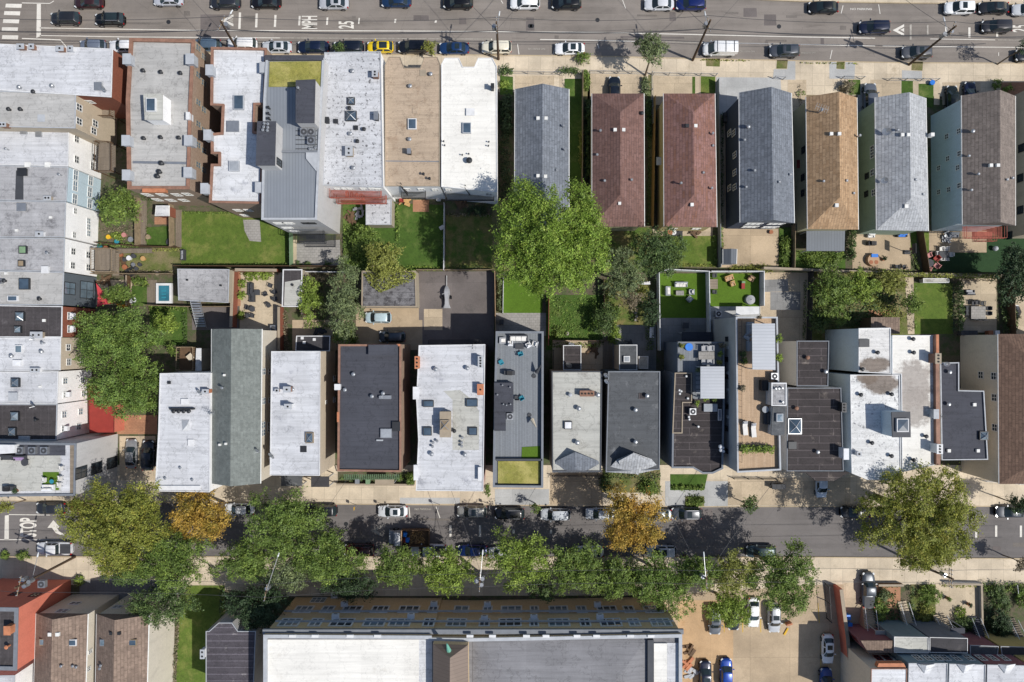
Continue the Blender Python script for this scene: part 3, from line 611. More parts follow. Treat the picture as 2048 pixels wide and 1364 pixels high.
def fence(pts, h, m, label, style='board', z=0., post=2.4, name='fence', pm=None, cat='fence', t=.05):
    P = [W(x, y, 0) for x, y in pts]; root = empty(name, (P[0].x, P[0].y, z), label, cat)
    q = MB(); posts = []
    for a, b_ in zip(P, P[1:]):
        d = b_ - a; L = d.length; u = d.normalized(); nn = Vector((-u.y, u.x, 0)) * t / 2; np_ = max(1, round(L / post))
        for i in range(np_ + (b_ is P[-1])): posts.append(a + u * L * i / np_)
        if style in ('board', 'wall'):
            q.prism([(a + nn)[:2], (b_ + nn)[:2], (b_ - nn)[:2], (a - nn)[:2]], z, z + h, bot=False)
            if style == 'board': pass
        elif style == 'chain':
            for zz in (h, h * .08): q.tube(a + Vector((0, 0, z + zz)), b_ + Vector((0, 0, z + zz)), .03, n=5)
            m_ = int(L / .35)
            for i in range(m_): q.tube(a + u * (L * i / m_) + Vector((0, 0, z)), a + u * (L * (i + 1) / m_) + Vector((0, 0, z + h)), .008, n=3)
        else:
            for zz in (h - .08, .15): q.tube(a + Vector((0, 0, z + zz)), b_ + Vector((0, 0, z + zz)), .03, n=4)
            m_ = int(L / .16)
            for i in range(m_ + 1): q.tube(a + u * (L * i / m_) + Vector((0, 0, z)), a + u * (L * i / m_) + Vector((0, 0, z + h)), .014, n=3)
    q.build('panel' if style in ('board', 'wall') else 'railing', M[m], root)
    if style == 'wall':
        c = MB()
        for a, b_ in zip(P, P[1:]):
            u = (b_ - a).normalized(); nn = Vector((-u.y, u.x, 0)) * (t / 2 + .04); c.prism([(a + nn)[:2], (b_ + nn)[:2], (b_ - nn)[:2], (a - nn)[:2]], z + h, z + h + .06)
        c.build('coping', M[pm or m], root)
    else:
        for p in posts: MB().cbox(p.x, p.y, z, .1, .1, h + .08).build('post', M[pm or m], root)
    return root
# ------------------------------------------------------------ cars
PAINT = {}
def paint(hexc, k=.62):
    if hexc not in PAINT:
        n = NT('car_paint_' + hexc); c = hx(hexc, k); c = hx(hexc, .9) if sum(c) > .9 else c; PAINT[hexc] = n.done(n.mix(sc3(c, .93), sc3(c, 1.07), n.noise(3, 2)), .32, .25 if sum(c) < 1.2 else .05, spec=.5, coat=.6)
    return PAINT[hexc]
TP = {
 'sedan': dict(L=4.6, w=.9, st=[(-2.3, .68, .62, .34), (-2.22, .8, .86, .24), (-1.9, .87, .95, .22), (-1.45, .9, .97, .22), (.7, .9, .94, .22), (1.5, .88, .86, .22), (2.0, .82, .76, .22), (2.22, .7, .66, .26), (2.3, .52, .55, .34)], cab=(-1.75, .95, -1.05, .15, .8, .6, 1.43), wb=(-1.38, 1.4)),
 'suv': dict(L=4.6, w=.93, st=[(-2.3, .74, .7, .4), (-2.24, .86, 1.05, .3), (-2.0, .9, 1.12, .28), (.75, .93, 1.07, .28), (1.5, .92, 1.0, .28), (2.0, .86, .92, .28), (2.22, .76, .8, .32), (2.3, .56, .66, .4)], cab=(-2.16, 1.02, -1.75, .35, .84, .68, 1.68), wb=(-1.36, 1.42)),
 'hatch': dict(L=4.05, w=.87, st=[(-2.02, .72, .66, .36), (-1.97, .82, .95, .26), (-1.75, .86, 1.0, .24), (.7, .87, .95, .24), (1.35, .85, .87, .24), (1.75, .79, .78, .24), (1.95, .68, .68, .28), (2.02, .5, .56, .34)], cab=(-1.9, .95, -1.35, .25, .79, .62, 1.5), wb=(-1.22, 1.26)),
 'van': dict(L=5.3, w=.98, st=[(-2.65, .92, .8, .4), (-2.62, .97, 1.15, .3), (.9, .98, 1.15, .28), (1.7, .96, 1.1, .28), (2.3, .9, 1.0, .28), (2.58, .78, .85, .34), (2.65, .6, .7, .4)], cab=(-2.58, 1.75, -2.5, 1.05, .94, .85, 2.0), wb=(-1.6, 1.65)),
 'pickup': dict(L=5.5, w=.98, st=[(-2.75, .93, .8, .45), (-2.72, .96, 1.12, .35), (-.7, .97, 1.12, .32), (1.0, .98, 1.12, .32), (1.9, .96, 1.06, .32), (2.5, .88, .98, .32), (2.7, .76, .86, .36), (2.75, .6, .72, .42)], cab=(-.85, 1.3, -.6, .65, .88, .72, 1.82), wb=(-1.7, 1.75))}
CT = {}
def car_template(ty):
    d = TP[ty]; parts = []
    def mk(name, m, mat_, smooth=False, par=None): parts.append((name, m, mat_, smooth, par))
    st0 = d['st']; L2 = d['L'] / 2; b = MB(); k = 10; boxy = ty in ('van', 'pickup'); st = []
    def prof(x, j):
        for p0, p1 in zip(st0, st0[1:]):
            if p0[0] <= x <= p1[0]: return p0[j] + (p1[j] - p0[j]) * (x - p0[0]) / (p1[0] - p0[0])
        return st0[0 if x < 0 else -1][j]
    for u in (-1, -.985, -.95, -.88, -.78, -.62, -.4, -.15, .1, .3, .45, .58, .7, .8, .88, .94, .98, 1):
        x = u * L2; au = abs(u); e_ = (12, 2.6) if (u < 0 and boxy) else (8, 2.3)
        st.append((x, d['w'] * max(.5, (1 - au ** e_[0]) ** (1 / e_[1])), prof(x, 2) - (.1 if au == 1 else 0), prof(x, 3)))
    for x, w, zt, zb in st:
        b.v += [(x, -w * .93, zb), (x, -w, zb + .22), (x, -w * .98, zt - .17), (x, -w * .84, zt - .045), (x, -w * .4, zt), (x, w * .4, zt), (x, w * .84, zt - .045), (x, w * .98, zt - .17), (x, w, zb + .22), (x, w * .93, zb)]
    for i in range(len(st) - 1):
        for j in range(k): b.f.append((i * k + j, i * k + (j + 1) % k, (i + 1) * k + (j + 1) % k, (i + 1) * k + j))
    b.f += [tuple(range(k)), tuple(range((len(st) - 1) * k, len(st) * k))[::-1]]
    xr0, xf0, xr1, xf1, w0, w1, ht = d['cab']; zb = .9
    def zt(x):
        for (xa, _, za, _), (xb, _, zb_, _) in zip(st, st[1:]):
            if xa <= x <= xb: return za + (zb_ - za) * (x - xa) / (xb - xa)
        return st[0][2]
    z0, z1 = zt(xr0) - .03, zt(xf0) - .03
    lo = [(xr0, -w0, z0), (xf0, -w0, z1), (xf0, w0, z1), (xr0, w0, z0)]; hi = [(xr1, -w1, ht - .05), (xf1, -w1, ht - .05), (xf1, w1, ht - .05), (xr1, w1, ht - .05)]
    mid = [(xr1 + .15, -w1 + .12, ht), (xf1 - .18, -w1 + .12, ht), (xf1 - .18, w1 - .12, ht), (xr1 + .15, w1 - .12, ht)]
    def outl(xr, xf, w, z_r, z_f, bf, br): return [(xr, -w, z_r), (xf, -w, z_f), (xf + bf, -w * .55, z_f), (xf + bf, w * .55, z_f), (xf, w, z_f), (xr, w, z_r), (xr - br, w * .55, z_r), (xr - br, -w * .55, z_r)]
    bf, br = (.2, .1) if not boxy else (.16, .03)
    A_ = outl(xr0, xf0, w0, z0, z1, bf, br); B_ = outl(xr1, xf1, w1, ht - .07, ht - .07, bf * .8, br); C_ = outl(xr1 + .12, xf1 - .15, w1 - .14, ht, ht, bf * .6, br * .5)
    b.add(A_ + B_ + C_, [(i, (i + 1) % 8, 8 + (i + 1) % 8, 8 + i) for i in range(8)] + [(8 + i, 8 + (i + 1) % 8, 16 + (i + 1) % 8, 16 + i) for i in range(8)] + [tuple(range(16, 24))])
    mk('body', b, 'PAINT', True)
    lo, hi = [Vector(p) for p in lo], [Vector(p) for p in hi]
    def pane(a, b_, c, e, s=.07, off=.012, su=None):
        su = su if su is not None else s; nrm = (b_ - a).cross(e - a).normalized(); ctr = (a + b_ + c + e) / 4
        if nrm.dot(ctr - Vector((0, 0, .8))) < 0: nrm = -nrm
        q = lambda u, v: a.lerp(b_, u).lerp(e.lerp(c, u), v) + nrm * off
        return MB().add([q(su, s), q(1 - su, s), q(1 - su, 1 - s), q(su, 1 - s)], [(0, 1, 2, 3)])
    A_, B_ = [Vector(p) for p in A_], [Vector(p) for p in B_]
    def curved(ix, s0, s1, out):
        q = MB(); nn = Vector((out, 0, .55)).normalized() * .014; P0 = [A_[i].lerp(B_[i], s0) for i in ix]; P1 = [A_[i].lerp(B_[i], s1) for i in ix]
        P0[0], P0[3] = P0[0].lerp(P0[1], .12), P0[3].lerp(P0[2], .12); P1[0], P1[3] = P1[0].lerp(P1[1], .12), P1[3].lerp(P1[2], .12)
        return q.add([p + nn for p in P0 + P1], [(0, 1, 5, 4), (1, 2, 6, 5), (2, 3, 7, 6)])
    mk('windscreen', curved((1, 2, 3, 4), .03, .97, 1), 'carglass')
    if ty != 'van': mk('rear_window', curved((0, 7, 6, 5), .14, .92, -1), 'carglass')
    for i, j in ((0, 1), (3, 2)):
        if ty == 'van': a, c, e, g = lo[i].lerp(lo[j], .76), lo[j], hi[j], hi[i].lerp(hi[j], .76); mk('side_window', pane(a, c, e, g, .14), 'carglass'); continue
        for u0, u1 in ((.0, .46), (.5, .98)):
            mk('side_window', pane(lo[i].lerp(lo[j], u0), lo[i].lerp(lo[j], u1), hi[i].lerp(hi[j], u1), hi[i].lerp(hi[j], u0), .12, su=.06), 'carglass')
    r = .33 if ty in ('sedan', 'hatch') else .37
    for x in d['wb']:
        for s in (-1, 1):
            m = MB(); m.tube((x, s * (d['w'] - .2), r), (x, s * (d['w'] + .012), r), r, n=16); mk('wheel', m, 'rub')
            m = MB(); m.tube((x, s * (d['w'] + .0), r), (x, s * (d['w'] + .02), r), r * .62, n=12); mk('rim', m, 'rim', False, len(parts) - 1)
    xe, xs_ = L2 * .93, -L2 * .95; hz = prof(xe, 2) - .12; tz = prof(xs_, 2) - .12; wl = d['w'] * (.72 if not boxy else .78)
    for s in (-1, 1):
        m = MB(); m.cbox(xe - .06, s * wl, hz - .04, .34, .22, .13, s * -.6); mk('headlight', m, 'lamp')
        m = MB(); m.cbox(xs_ + .02, s * wl * 1.08, tz - .1, .16, .2, .19, s * .5); mk('tail_light', m, 'tail')
        m = MB(); m.cbox(xf0 - .28, s * (w0 + .18), z1 + .02, .14, .24, .14); mk('mirror', m, 'PAINT')
    if ty == 'pickup':
        m = MB(); m.box(-2.6, -.74, 1.1, -.98, .74, 1.125); mk('truck_bed', m, 'dark')
    if ty == 'van':
        for x in (-1.9, -.6, .7):
            m = MB(); m.cbox(x, 0, 2.02, .06, 1.7, .06); mk('roof_rack_bar', m, 'dark')
    objs = []
    for name, m, mt, sm, par in parts:
        me = bpy.data.meshes.new(name); me.from_pydata(m.v, [], m.f); me.update(); me.materials.append(M[mt] if mt != 'PAINT' else M['rim'])
        if sm: me.polygons.foreach_set('use_smooth', [True] * len(me.polygons)); me.set_sharp_from_angle(angle=R(38))
        objs.append((name, me, mt == 'PAINT', par))
    CT[ty] = objs
def car(px, py, ang, ty, col, label, roof=None, s=1., group=None, name='parked_car', cat='car', z=.02, rack=False):
    if ty not in CT: car_template(ty)
    p = W(px, py, .9); root = empty(name, (p.x, p.y, z), label, cat, group, R(ang)); root.scale = (s, s, s)
    made = []
    for nm, me, pt, par in CT[ty]:
        o = bpy.data.objects.new(nm, me); sc.collection.objects.link(o)
        if pt: o.material_slots[0].link = 'OBJECT'; o.material_slots[0].material = paint(col)
        o.parent = made[par] if par is not None else root; made.append(o)
    d = TP[ty]; xr0, xf0, xr1, xf1, w0, w1, ht = d['cab']
    def sub(nm, m, mt): 
        me = bpy.data.meshes.new(nm); me.from_pydata(m.v, [], m.f); me.materials.append(M[mt]); o = bpy.data.objects.new(nm, me); sc.collection.objects.link(o); o.parent = root
    if roof == 'sun': sub('sunroof', MB().box(xf1 - 1.0, -w1 + .2, ht - .02, xf1 - .3, w1 - .2, ht + .008), 'carglass')
    if roof == 'glass': sub('glass_roof', MB().box(xr1 + .2, -w1 + .13, ht - .02, xf1 - .2, w1 - .13, ht + .01), 'carglass')
    if rack:
        for s_ in (-1, 1): sub('roof_rail', MB().cbox((xr1 + xf1) / 2, s_ * (w1 - .06), ht - .02, (xf1 - xr1) * .85, .05, .07), 'dark' if rack == 1 else 'metal')
    return root
# ------------------------------------------------------------ furniture
def chair(px, py, rot, m, label, z=0., group=None, fm='metald', arm=True, s=1.):
    p = W(px, py, z); r_ = empty('chair', p, label, 'chair', group, R(rot)); r_.scale = (s, s, s); O = B(); 
    def bb(n, q, mm):
        me = bpy.data.meshes.new(n); me.from_pydata(q.v, [], q.f); me.materials.append(M[mm]); o = bpy.data.objects.new(n, me); sc.collection.objects.link(o); o.parent = r_
    bb('seat', MB().box(-.28, -.28, .4, .28, .28, .48), m); bb('backrest', MB().box(-.28, -.34, .45, .28, -.27, .95), m)
    for x in (-.24, .24):
        for y in (-.26, .24): bb('leg', MB().tube((x, y, 0), (x, y, .42), .025, n=5), fm)
    if arm:
        for x in (-.31, .31): bb('armrest', MB().box(x - .04, -.3, .62, x + .04, .25, .67), m)
    return r_
def table(px, py, w, d, m, label, z=0., rot=0, h=.75, name='table', round_=False, fm='metald', group=None):
    p = W(px, py, z + h); p.z = z; r_ = empty(name, p, label, 'table', group, R(rot))
    def bb(n, q, mm):
        me = bpy.data.meshes.new(n); me.from_pydata(q.v, [], q.f); me.materials.append(M[mm]); o = bpy.data.objects.new(n, me); sc.collection.objects.link(o); o.parent = r_
    bb('tabletop', MB().cyl(0, 0, h - .05, h, w / 2, 20) if round_ else MB().box(-w / 2, -d / 2, h - .05, w / 2, d / 2, h), m)
    for x in (-1, 1):
        for y in (-1, 1): bb('leg', MB().tube((x * w * .32, y * (d if not round_ else w) * .32, 0), (x * w * .34, y * (d if not round_ else w) * .34, h - .05), .03, n=5), fm)
    return r_
def sofa(px, py, w, d, rot, m, label, z=0., base='dark', seats=2, name='sofa', cat='sofa', group=None):
    p = W(px, py, z + .4); p.z = z; r_ = empty(name, p, label, cat, group, R(rot))
    def bb(n, q, mm):
        me = bpy.data.meshes.new(n); me.from_pydata(q.v, [], q.f); me.materials.append(M[mm]); o = bpy.data.objects.new(n, me); sc.collection.objects.link(o); o.parent = r_
    bb('base', MB().box(-w / 2, -d / 2, .08, w / 2, d / 2, .3), base); bb('backrest', MB().box(-w / 2, -d / 2, .3, w / 2, -d / 2 + .2, .8), base)
    for s in (-1, 1): bb('armrest', MB().box(s * w / 2 - (.14 if s > 0 else 0), -d / 2 + .2, .3, s * w / 2 + (0 if s > 0 else .14), d / 2, .6), base)
    for i in range(seats):
        u = (w - .3) / seats; x = -w / 2 + .15 + i * u; bb('seat_cushion', MB().box(x + .02, -d / 2 + .22, .3, x + u - .02, d / 2 - .02, .45), m); bb('back_cushion', MB().box(x + .03, -d / 2 + .2, .45, x + u - .03, -d / 2 + .36, .85), m)
    return r_
def lounger(px, py, rot, m, label, z=0., group=None):
    p = W(px, py, z + .3); p.z = z; r_ = empty('sun_lounger', p, label, 'sun lounger', group, R(rot))
    def bb(n, q, mm):
        me = bpy.data.meshes.new(n); me.from_pydata(q.v, [], q.f); me.materials.append(M[mm]); o = bpy.data.objects.new(n, me); sc.collection.objects.link(o); o.parent = r_
    bb('frame', MB().box(-.34, -1., .2, .34, 1., .28), 'metald'); bb('mattress', MB().box(-.32, -.98, .28, .32, .25, .4).add([(-.32, .25, .28), (.32, .25, .28), (.32, .98, .65), (-.32, .98, .65), (-.32, .25, .4), (.32, .25, .4), (.32, .98, .78), (-.32, .98, .78)], [(4, 5, 6, 7), (0, 3, 2, 1), (2, 3, 7, 6), (1, 2, 6, 5), (3, 0, 4, 7)]), m)
    bb('pillow', MB().box(-.25, .62, .7, .25, .92, .84), 'sofa')
    for x in (-.3, .3):
        for y in (-.8, .8): bb('leg', MB().tube((x, y, 0), (x, y, .2), .03, n=5), 'metald')
    return r_
def planter(px, py, w, d, leaf, label, z=0., m='dark', h=.5, ph=.7, name='planter', rot=0):
    p = W(px, py, z + h); p.z = z; r_ = empty(name, p, label, 'planter')
    MB().cbox(p.x, p.y, z, w, d, h, R(rot)).build('box', M[m], r_)
    k = max(1, int(max(w, d) / .8)); lob = []
    for i in range(k):
        t = (i + .5) / k - .5; lob.append((p.x + (t * w if w > d else 0), p.y + (t * d if d >= w else 0), z + h + ph * .3, max(.28, min(w, d) * .65), ph * .6))
    c, n = cloud(lob, .2, 420, int(px)); quads('foliage', c, n, .08, L_[leaf], r_); return r_
def pot(px, py, leaf, label, z=0., r=.28, m='pot', ph=.6):
    p = W(px, py, z); r_ = empty('potted_plant', p, label, 'plant'); MB().cyl(p.x, p.y, z, z + .4, r * .75, 10, r).build('pot', M[m], r_)
    c, n = cloud([(p.x, p.y, z + .4 + ph * .3, r * 1.1, ph * .6)], .16, 600, int(px + py)); quads('foliage', c, n, .08, L_[leaf], r_); return r_
def grill(px, py, rot, label, z=0., w=1.5):
    p = W(px, py, z + .9); p.z = z; r_ = empty('barbecue_grill', p, label, 'grill', None, R(rot))
    for n, q, mm in (('cart', MB().box(-w / 2, -.3, .1, w / 2, .3, .85), 'dark'), ('hood', MB().box(-w / 4, -.3, .85, w / 4, .25, 1.15), 'iron'), ('handle', MB().tube((-w / 5, .3, 1.), (w / 5, .3, 1.), .02), 'metal')):
        me = bpy.data.meshes.new(n); me.from_pydata(q.v, [], q.f); me.materials.append(M[mm]); o = bpy.data.objects.new(n, me); sc.collection.objects.link(o); o.parent = r_
def bin_(px, py, m, label, z=0., rot=0, s=1., group=None):
    p = W(px, py, z + .5); p.z = z; r_ = empty('trash_bin', p, label, 'trash bin', group, R(rot)); r_.scale = (s,) * 3
    for n, q, mm in (('bin', MB().add([(x * .26, y * .3, .06) for x, y in ((-1, -1), (1, -1), (1, 1), (-1, 1))] + [(x * .31, y * .36, 1.) for x, y in ((-1, -1), (1, -1), (1, 1), (-1, 1))], [(0, 1, 5, 4), (1, 2, 6, 5), (2, 3, 7, 6), (3, 0, 4, 7), (3, 2, 1, 0)]), m), ('lid', MB().box(-.33, -.38, 1., .33, .38, 1.07), m), ('wheel', MB().tube((-.26, -.33, .1), (-.18, -.33, .1), .1, n=8), 'rub'), ('wheel', MB().tube((.18, -.33, .1), (.26, -.33, .1), .1, n=8), 'rub')):
        me = bpy.data.meshes.new(n); me.from_pydata(q.v, [], q.f); me.materials.append(M[mm]); o = bpy.data.objects.new(n, me); sc.collection.objects.link(o); o.parent = r_
def parasol(px, py, m, label, z=0., ang=0):
    p = W(px, py, z); r_ = empty('parasol', p, label, 'umbrella'); u = Vector((math.cos(R(ang)), math.sin(R(ang)), .9)).normalized(); a = p
    MB().cyl(p.x, p.y, z, z + .12, .3, 12).build('base', M['dark'], r_); q = MB(); q.tube(a, a + u * 2.4, .03); q.build('pole', M['metal'], r_)
    MB().tube(a + u * .9, a + u * 2.35, .3, .06, 8).build('canopy', M[m], r_)
def pergola(px4, z0, z1, label, m='seamh', name='pergola'):
    P = ccw([tuple(W(x, y, z1)[:2]) for x, y in px4]); cx = sum(p[0] for p in P) / 4; cy = sum(p[1] for p in P) / 4
    r_ = empty(name, (cx, cy, z0), label, 'pergola'); MB().prism(P, z1 - .14, z1, bot=True).build('roof', M[m], r_)
    for x, y in offs(P, .1): MB().cbox(x, y, z0, .12, .12, z1 - .14 - z0).build('post', M['cop_l'], r_)
def shed(px4, h, rise, label, wall='w_grey', roof='seamd', name='garden_shed'):
    return gable(label, px4, h, rise, wall, roof, over=.1, cat='shed', name=name)
def upole(bx, by, tx, ty, h, label, arms=(), lamp=None, trans=0, tdx=.4):
    """timber pole leaning slightly from base pixel to top pixel, lamp=(px,py,z)"""
    a = W(bx, by, 0); t = W(tx, ty, h); r_ = empty('utility_pole', a, label, 'utility pole')
    MB().tube(a, t, .2, .13, 10).build('post', M['pole'], r_)
    for f, w, ang in arms:
        c = a.lerp(t, f); u = Vector((math.cos(ang), math.sin(ang), 0)) * w / 2
        q = MB(); q.tube(c - u, c + u, .06, n=4); q.build('crossarm', M['wood'], r_)
        for s in (-.9, -.45, .45, .9): MB().cyl((c + u * s).x, (c + u * s).y, c.z, c.z + .25, .06, 6).build('insulator', M['vinylg'], r_)
    if lamp:
        l = W(*lamp); s = a.lerp(t, min(.97, lamp[2] / h)); MB().tube(s, l, .04, .035).build('lamp_arm', M['metal'], r_)
        d = (l - s).normalized(); MB().tube(l - d * .05, l + d * .6, .12, .07, 8).build('lamp_head', M['lamp'], r_)
    for i in range(trans):
        c = a.lerp(t, .82); o_ = 6.283 * (i / max(1, trans)) + tdx; x, y = c.x + .5 * math.cos(o_), c.y + .5 * math.sin(o_)
        MB().cyl(x, y, c.z - .5, c.z + .45, .3, 12).build('transformer', M['metal'], r_)
    return t
NW = [0]
def wirerun(a, b_, label, sag=.5, r=.028, cat='cable'):
    q = MB(); n = 10; P = [a.lerp(b_, i / n) - Vector((0, 0, sag * 4 * (i / n) * (1 - i / n))) for i in range(n + 1)]
    for i in range(n): q.tube(P[i], P[i + 1], r, n=4)
    q.thing('overhead_wire', M['wire'], label, cat, 'overhead wires along the streets')

def border(pts, w, leaf, h=.6, label='ragged planting along a fence', dens=45):
    a = []; b_ = []
    for i, p in enumerate(pts):
        q = pts[min(i + 1, len(pts) - 1)]; o = pts[max(i - 1, 0)]; dx, dy = q[0] - o[0], q[1] - o[1]; l = math.hypot(dx, dy); nx, ny = -dy / l * w / 2, dx / l * w / 2
        a.append((p[0] + nx, p[1] + ny)); b_.append((p[0] - nx, p[1] - ny))
    return cover(a + b_[::-1], h, leaf, label, z=.12, name='border_planting', dens=dens, leafs=.11)
# ============================================================ GROUND, STREETS
tag(MB().box(-700, -700, -1.2, 700, 700, -.06).build('ground', M['base'], None), None, None, None, 'structure')
NK = [(-900, -30), (1440, -3), (1600, 4), (1750, 7), (2048, 10), (2900, 16)]
SK = [(-900, 80), (-60, 84), (135, 101), (540, 107), (1000, 110), (1200, 112), (1400, 117), (1600, 121), (1800, 125), (2048, 126), (2900, 132)]
SW = [(-900, 88), (135, 118), (540, 140), (1000, 152), (1400, 154), (1800, 168), (2900, 175)]
sheet('upper_street', NK + SK[::-1], 0., 'asphalt')
sheet('pavement', [(-900, -140), (2900, -90)] + NK[::-1], .12, 'conc', thick=.3)
sheet('pavement', SK + [(2900, 205), (1600, 190), (1180, 190), (540, 170), (-900, 160)], .12, 'conc', thick=.3)
for nm, pts in (('n', NK), ('s', SK)):
    sheet('kerb', pts + [(x, y + (-2.2 if nm == 'n' else 2.2)) for x, y in pts[::-1]], .135, 'kerb', thick=.2)
NK2 = [(-900, 1000), (0, 1002), (700, 1009), (1000, 1011), (1400, 1014), (2048, 1013), (2900, 1012)]
SK2 = [(-900, 1120), (20, 1112), (700, 1112), (1300, 1113), (1620, 1113), (2048, 1116), (2900, 1118)]
sheet('lower_street', NK2 + SK2[::-1], 0., 'asphalt_n')
sheet('pavement', NK2 + [(2900, 930), (-900, 930)], .12, 'conc', thick=.3)
sheet('pavement', SK2 + [(2900, 1175), (1650, 1168), (1320, 1190), (590, 1192), (360, 1170), (-900, 1165)], .12, 'conc', thick=.3)
for s, pts in ((-1, NK2), (1, SK2)):
    sheet('kerb', pts + [(x, y + 2 * s) for x, y in pts[::-1]], .135, 'kerb', thick=.2)
sheet('side_street', [(-330, 84), (-60, 84), (-60, 1002), (-330, 1002)], -.01, 'asphalt')
# street markings
line([(80, 56), (400, 61), (800, 62), (1200, 65), (1600, 74), (1750, 76.5)], 1.7)
line([(1860, 78), (1940, 79), (1990, 80)], 1.3); line([(1995, 80), (2400, 84)], 1.3, m='paint_w')
line([(80, 71), (250, 74), (560, 76)], 1.5); line([(560, 76), (760, 77), (900, 78), (985, 78.5)], 1.5, m='paint_w')
line([(1080, 79), (1200, 81), (1270, 83)], 1.6); line([(1270, 83), (1400, 85)], 1.4, m='paint_w'); line([(1400, 85), (1600, 89), (1750, 92)], 1.6)
line([(1765, 92), (1870, 93.5), (2048, 95), (2300, 97)], 1.5)
for x0, y0 in ((12, 8), (9, 23), (7, 39), (4.5, 55), (5, 71)): mark([(x0, y0 - .5), (x0 + 32, y0), (x0 + 31, y0 + 8), (x0 - 1, y0 + 7)])
mark([(74, 8), (82, 8), (82, 72), (73, 76)]); line([(44, 6), (100, 7), (108, 2)], 1.5)
line([(44, 77), (121, 80), (133, 94)], 2.)
for x, a, b_, w in ((479.5, 25, 58, 4.5), (513, 27, 55, 4.5), (550.5, 30, 54, 4.3), (599, 32, 51, 4), (654.5, 35, 50, 3.5), (718, 36, 48, 2.6), (790.5, 38, 46, 3.6), (871.5, 41, 45.5, 4)):
    mark([(x - w / 2 + .6, a), (x + w / 2 + .6, a), (x + w / 2 - .6, b_), (x - w / 2 - .6, b_)])
for x, a, b_, w in ((1821, 49, 80, 4), (1855, 50, 70, 3.6), (1892, 53, 73, 4.4), (1938.5, 55, 75, 4.4), (1994, 58, 75, 4.2)):
    mark([(x - w / 2, a), (x + w / 2, a), (x + w / 2, b_), (x - w / 2, b_)], m='paint' if x > 1880 else 'paint_w')
def chev(tx, ty, bx, half, w, m='paint', ty2=None):
    for s in (-1, 1): mark([(tx, ty), (bx, ty + s * half), (bx, ty + s * (half - w)), (tx + w * 2.1, ty)], m=m)
chev(442, 41, 467, 12, 5); mark([(456, 41), (466, 36), (466, 46)], m='paint_w')
chev(1785, 60.5, 1808, 12, 5); mark([(1800, 60), (1808, 56), (1808, 64)])
chev(741, 1061, 766, 13, 5.5, 'paint_w')
fnt('MPH', 619, 45, 26, 31, R(90)); fnt('25', 692.5, 50, 15, 31, R(90)); fnt('25', 2040, 57, 15, 31, R(90))
fnt('NO PARKING', 1073, 98, 34, 3.6, R(180), m='paint_w'); fnt('NO PARKING', 1236, 97, 42, 4, R(180), m='paint_w'); fnt('NO PARKING', 1722, 18.3, 43, 4.2, 0)
fnt('NO PARKING', 1494, 103, 30, 3.5, R(180), m='paint_w'); fnt('NO PARKING', 1616, 106, 28, 3.2, R(180), m='paint_w')
fnt('NO PARKING', 846, 1018, 33, 4, 0, m='paint_w'); fnt('PARKING', 1959, 1032, 24, 4.5, 0)
for p in (((1035, 88), (1038, 109)), ((1111, 88), (1107, 108)), ((1195, 88), (1198, 97)), ((1245, 0), (1251, 17)), ((1686, 11), (1682, 27)), ((1757, 9), (1760, 28)), ((1664, 100), (1660, 118)), ((1540, 88), (1537, 105)), ((872, 1013), (880, 1036)), ((818, 1014), (820, 1035)), ((1002, 1), (1006, 7)), ((1997, 105), (1997, 112))): line(p, 1.6)
# lower street
mark([(10, 1031), (18, 1030), (18, 1079), (9, 1079)]); line([(18, 1029), (100, 1030)], 1.5); line([(-200, 1079), (10, 1079), (130, 1080)], 1.6); line([(130, 1080), (320, 1081)], 1.2, m='paint_w')
fnt('STOP', 56.5, 1054.5, 38, 34, R(90), bold=.03)
mark([(107, 1040), (121.5, 1056.5), (114, 1055), (118, 1062), (124, 1066), (131, 1066), (131, 1070), (122, 1070), (112, 1066), (104, 1055.5), (95, 1055.5)])
for x, y in ((901, 1062), (960, 1062), (1027, 1063), (1102, 1063), (1920, 1069), (1952, 1064), (1992, 1062), (2041.5, 1062.5)):
    s = 11.5 if x > 1930 or x < 1000 else (4 if x < 1200 else 8); mark([(x - 2.2, y - s), (x + 2.2, y - s), (x + 2.2, y + s), (x - 2.2, y + s)])
for x, y, w, h_ in ((842, 36, 30, 11), (1060, 48, 16, 26), (925, 42, 14, 13), (430, 55, 58, 52), (1345, 33, 12, 18), (1540, 40, 24, 22), (1500, 25, 26, 18), (720, 1060, 44, 36), (1390, 1048, 70, 60)):
    mark([(x - w / 2, y - h_ / 2), (x + w / 2, y - h_ / 2), (x + w / 2 + 1, y + h_ / 2), (x - w / 2, y + h_ / 2)], .008, 'lot', 'road_patch')
rp_ = random.Random(5)
for i in range(46):
    up = i < 28; x = rp_.uniform(90, 2040); y = rp_.uniform(22, 92) if up else rp_.uniform(1028, 1100); w, h_ = (rp_.uniform(6, 26), rp_.uniform(4, 13)) if i % 3 else (rp_.uniform(40, 150), rp_.uniform(2, 4))
    mark([(x - w / 2, y - h_ / 2), (x + w / 2, y - h_ / 2 + w * .012), (x + w / 2, y + h_ / 2 + w * .012), (x - w / 2, y + h_ / 2)], .010 + i * .0001, 'apatch' if i % 4 else 'lot', 'road_patch')
for x, y in ((1064, 52), (337, 44), (1558, 53), (692, 1048), (1060, 52), (1195, 40)):
    p = W(x, y); tag(MB().cyl(p.x, p.y, .0, .02, .33, 16).build('manhole_cover', M['metald'], None), None, None, None, 'structure')
for px in ([(1411, 118), (1440, 118), (1439, 134), (1412, 133)], [(1553, 121), (1575, 121), (1573, 138), (1552, 138)], [(1823, 124), (1845, 124), (1844, 142), (1822, 141)], [(1673, 124), (1689, 124), (1688, 139), (1672, 138)], [(1370, 992), (1408, 992), (1408, 1012), (1369, 1012)]):
    sheet('tree_pit', px, .135, 'weeds')
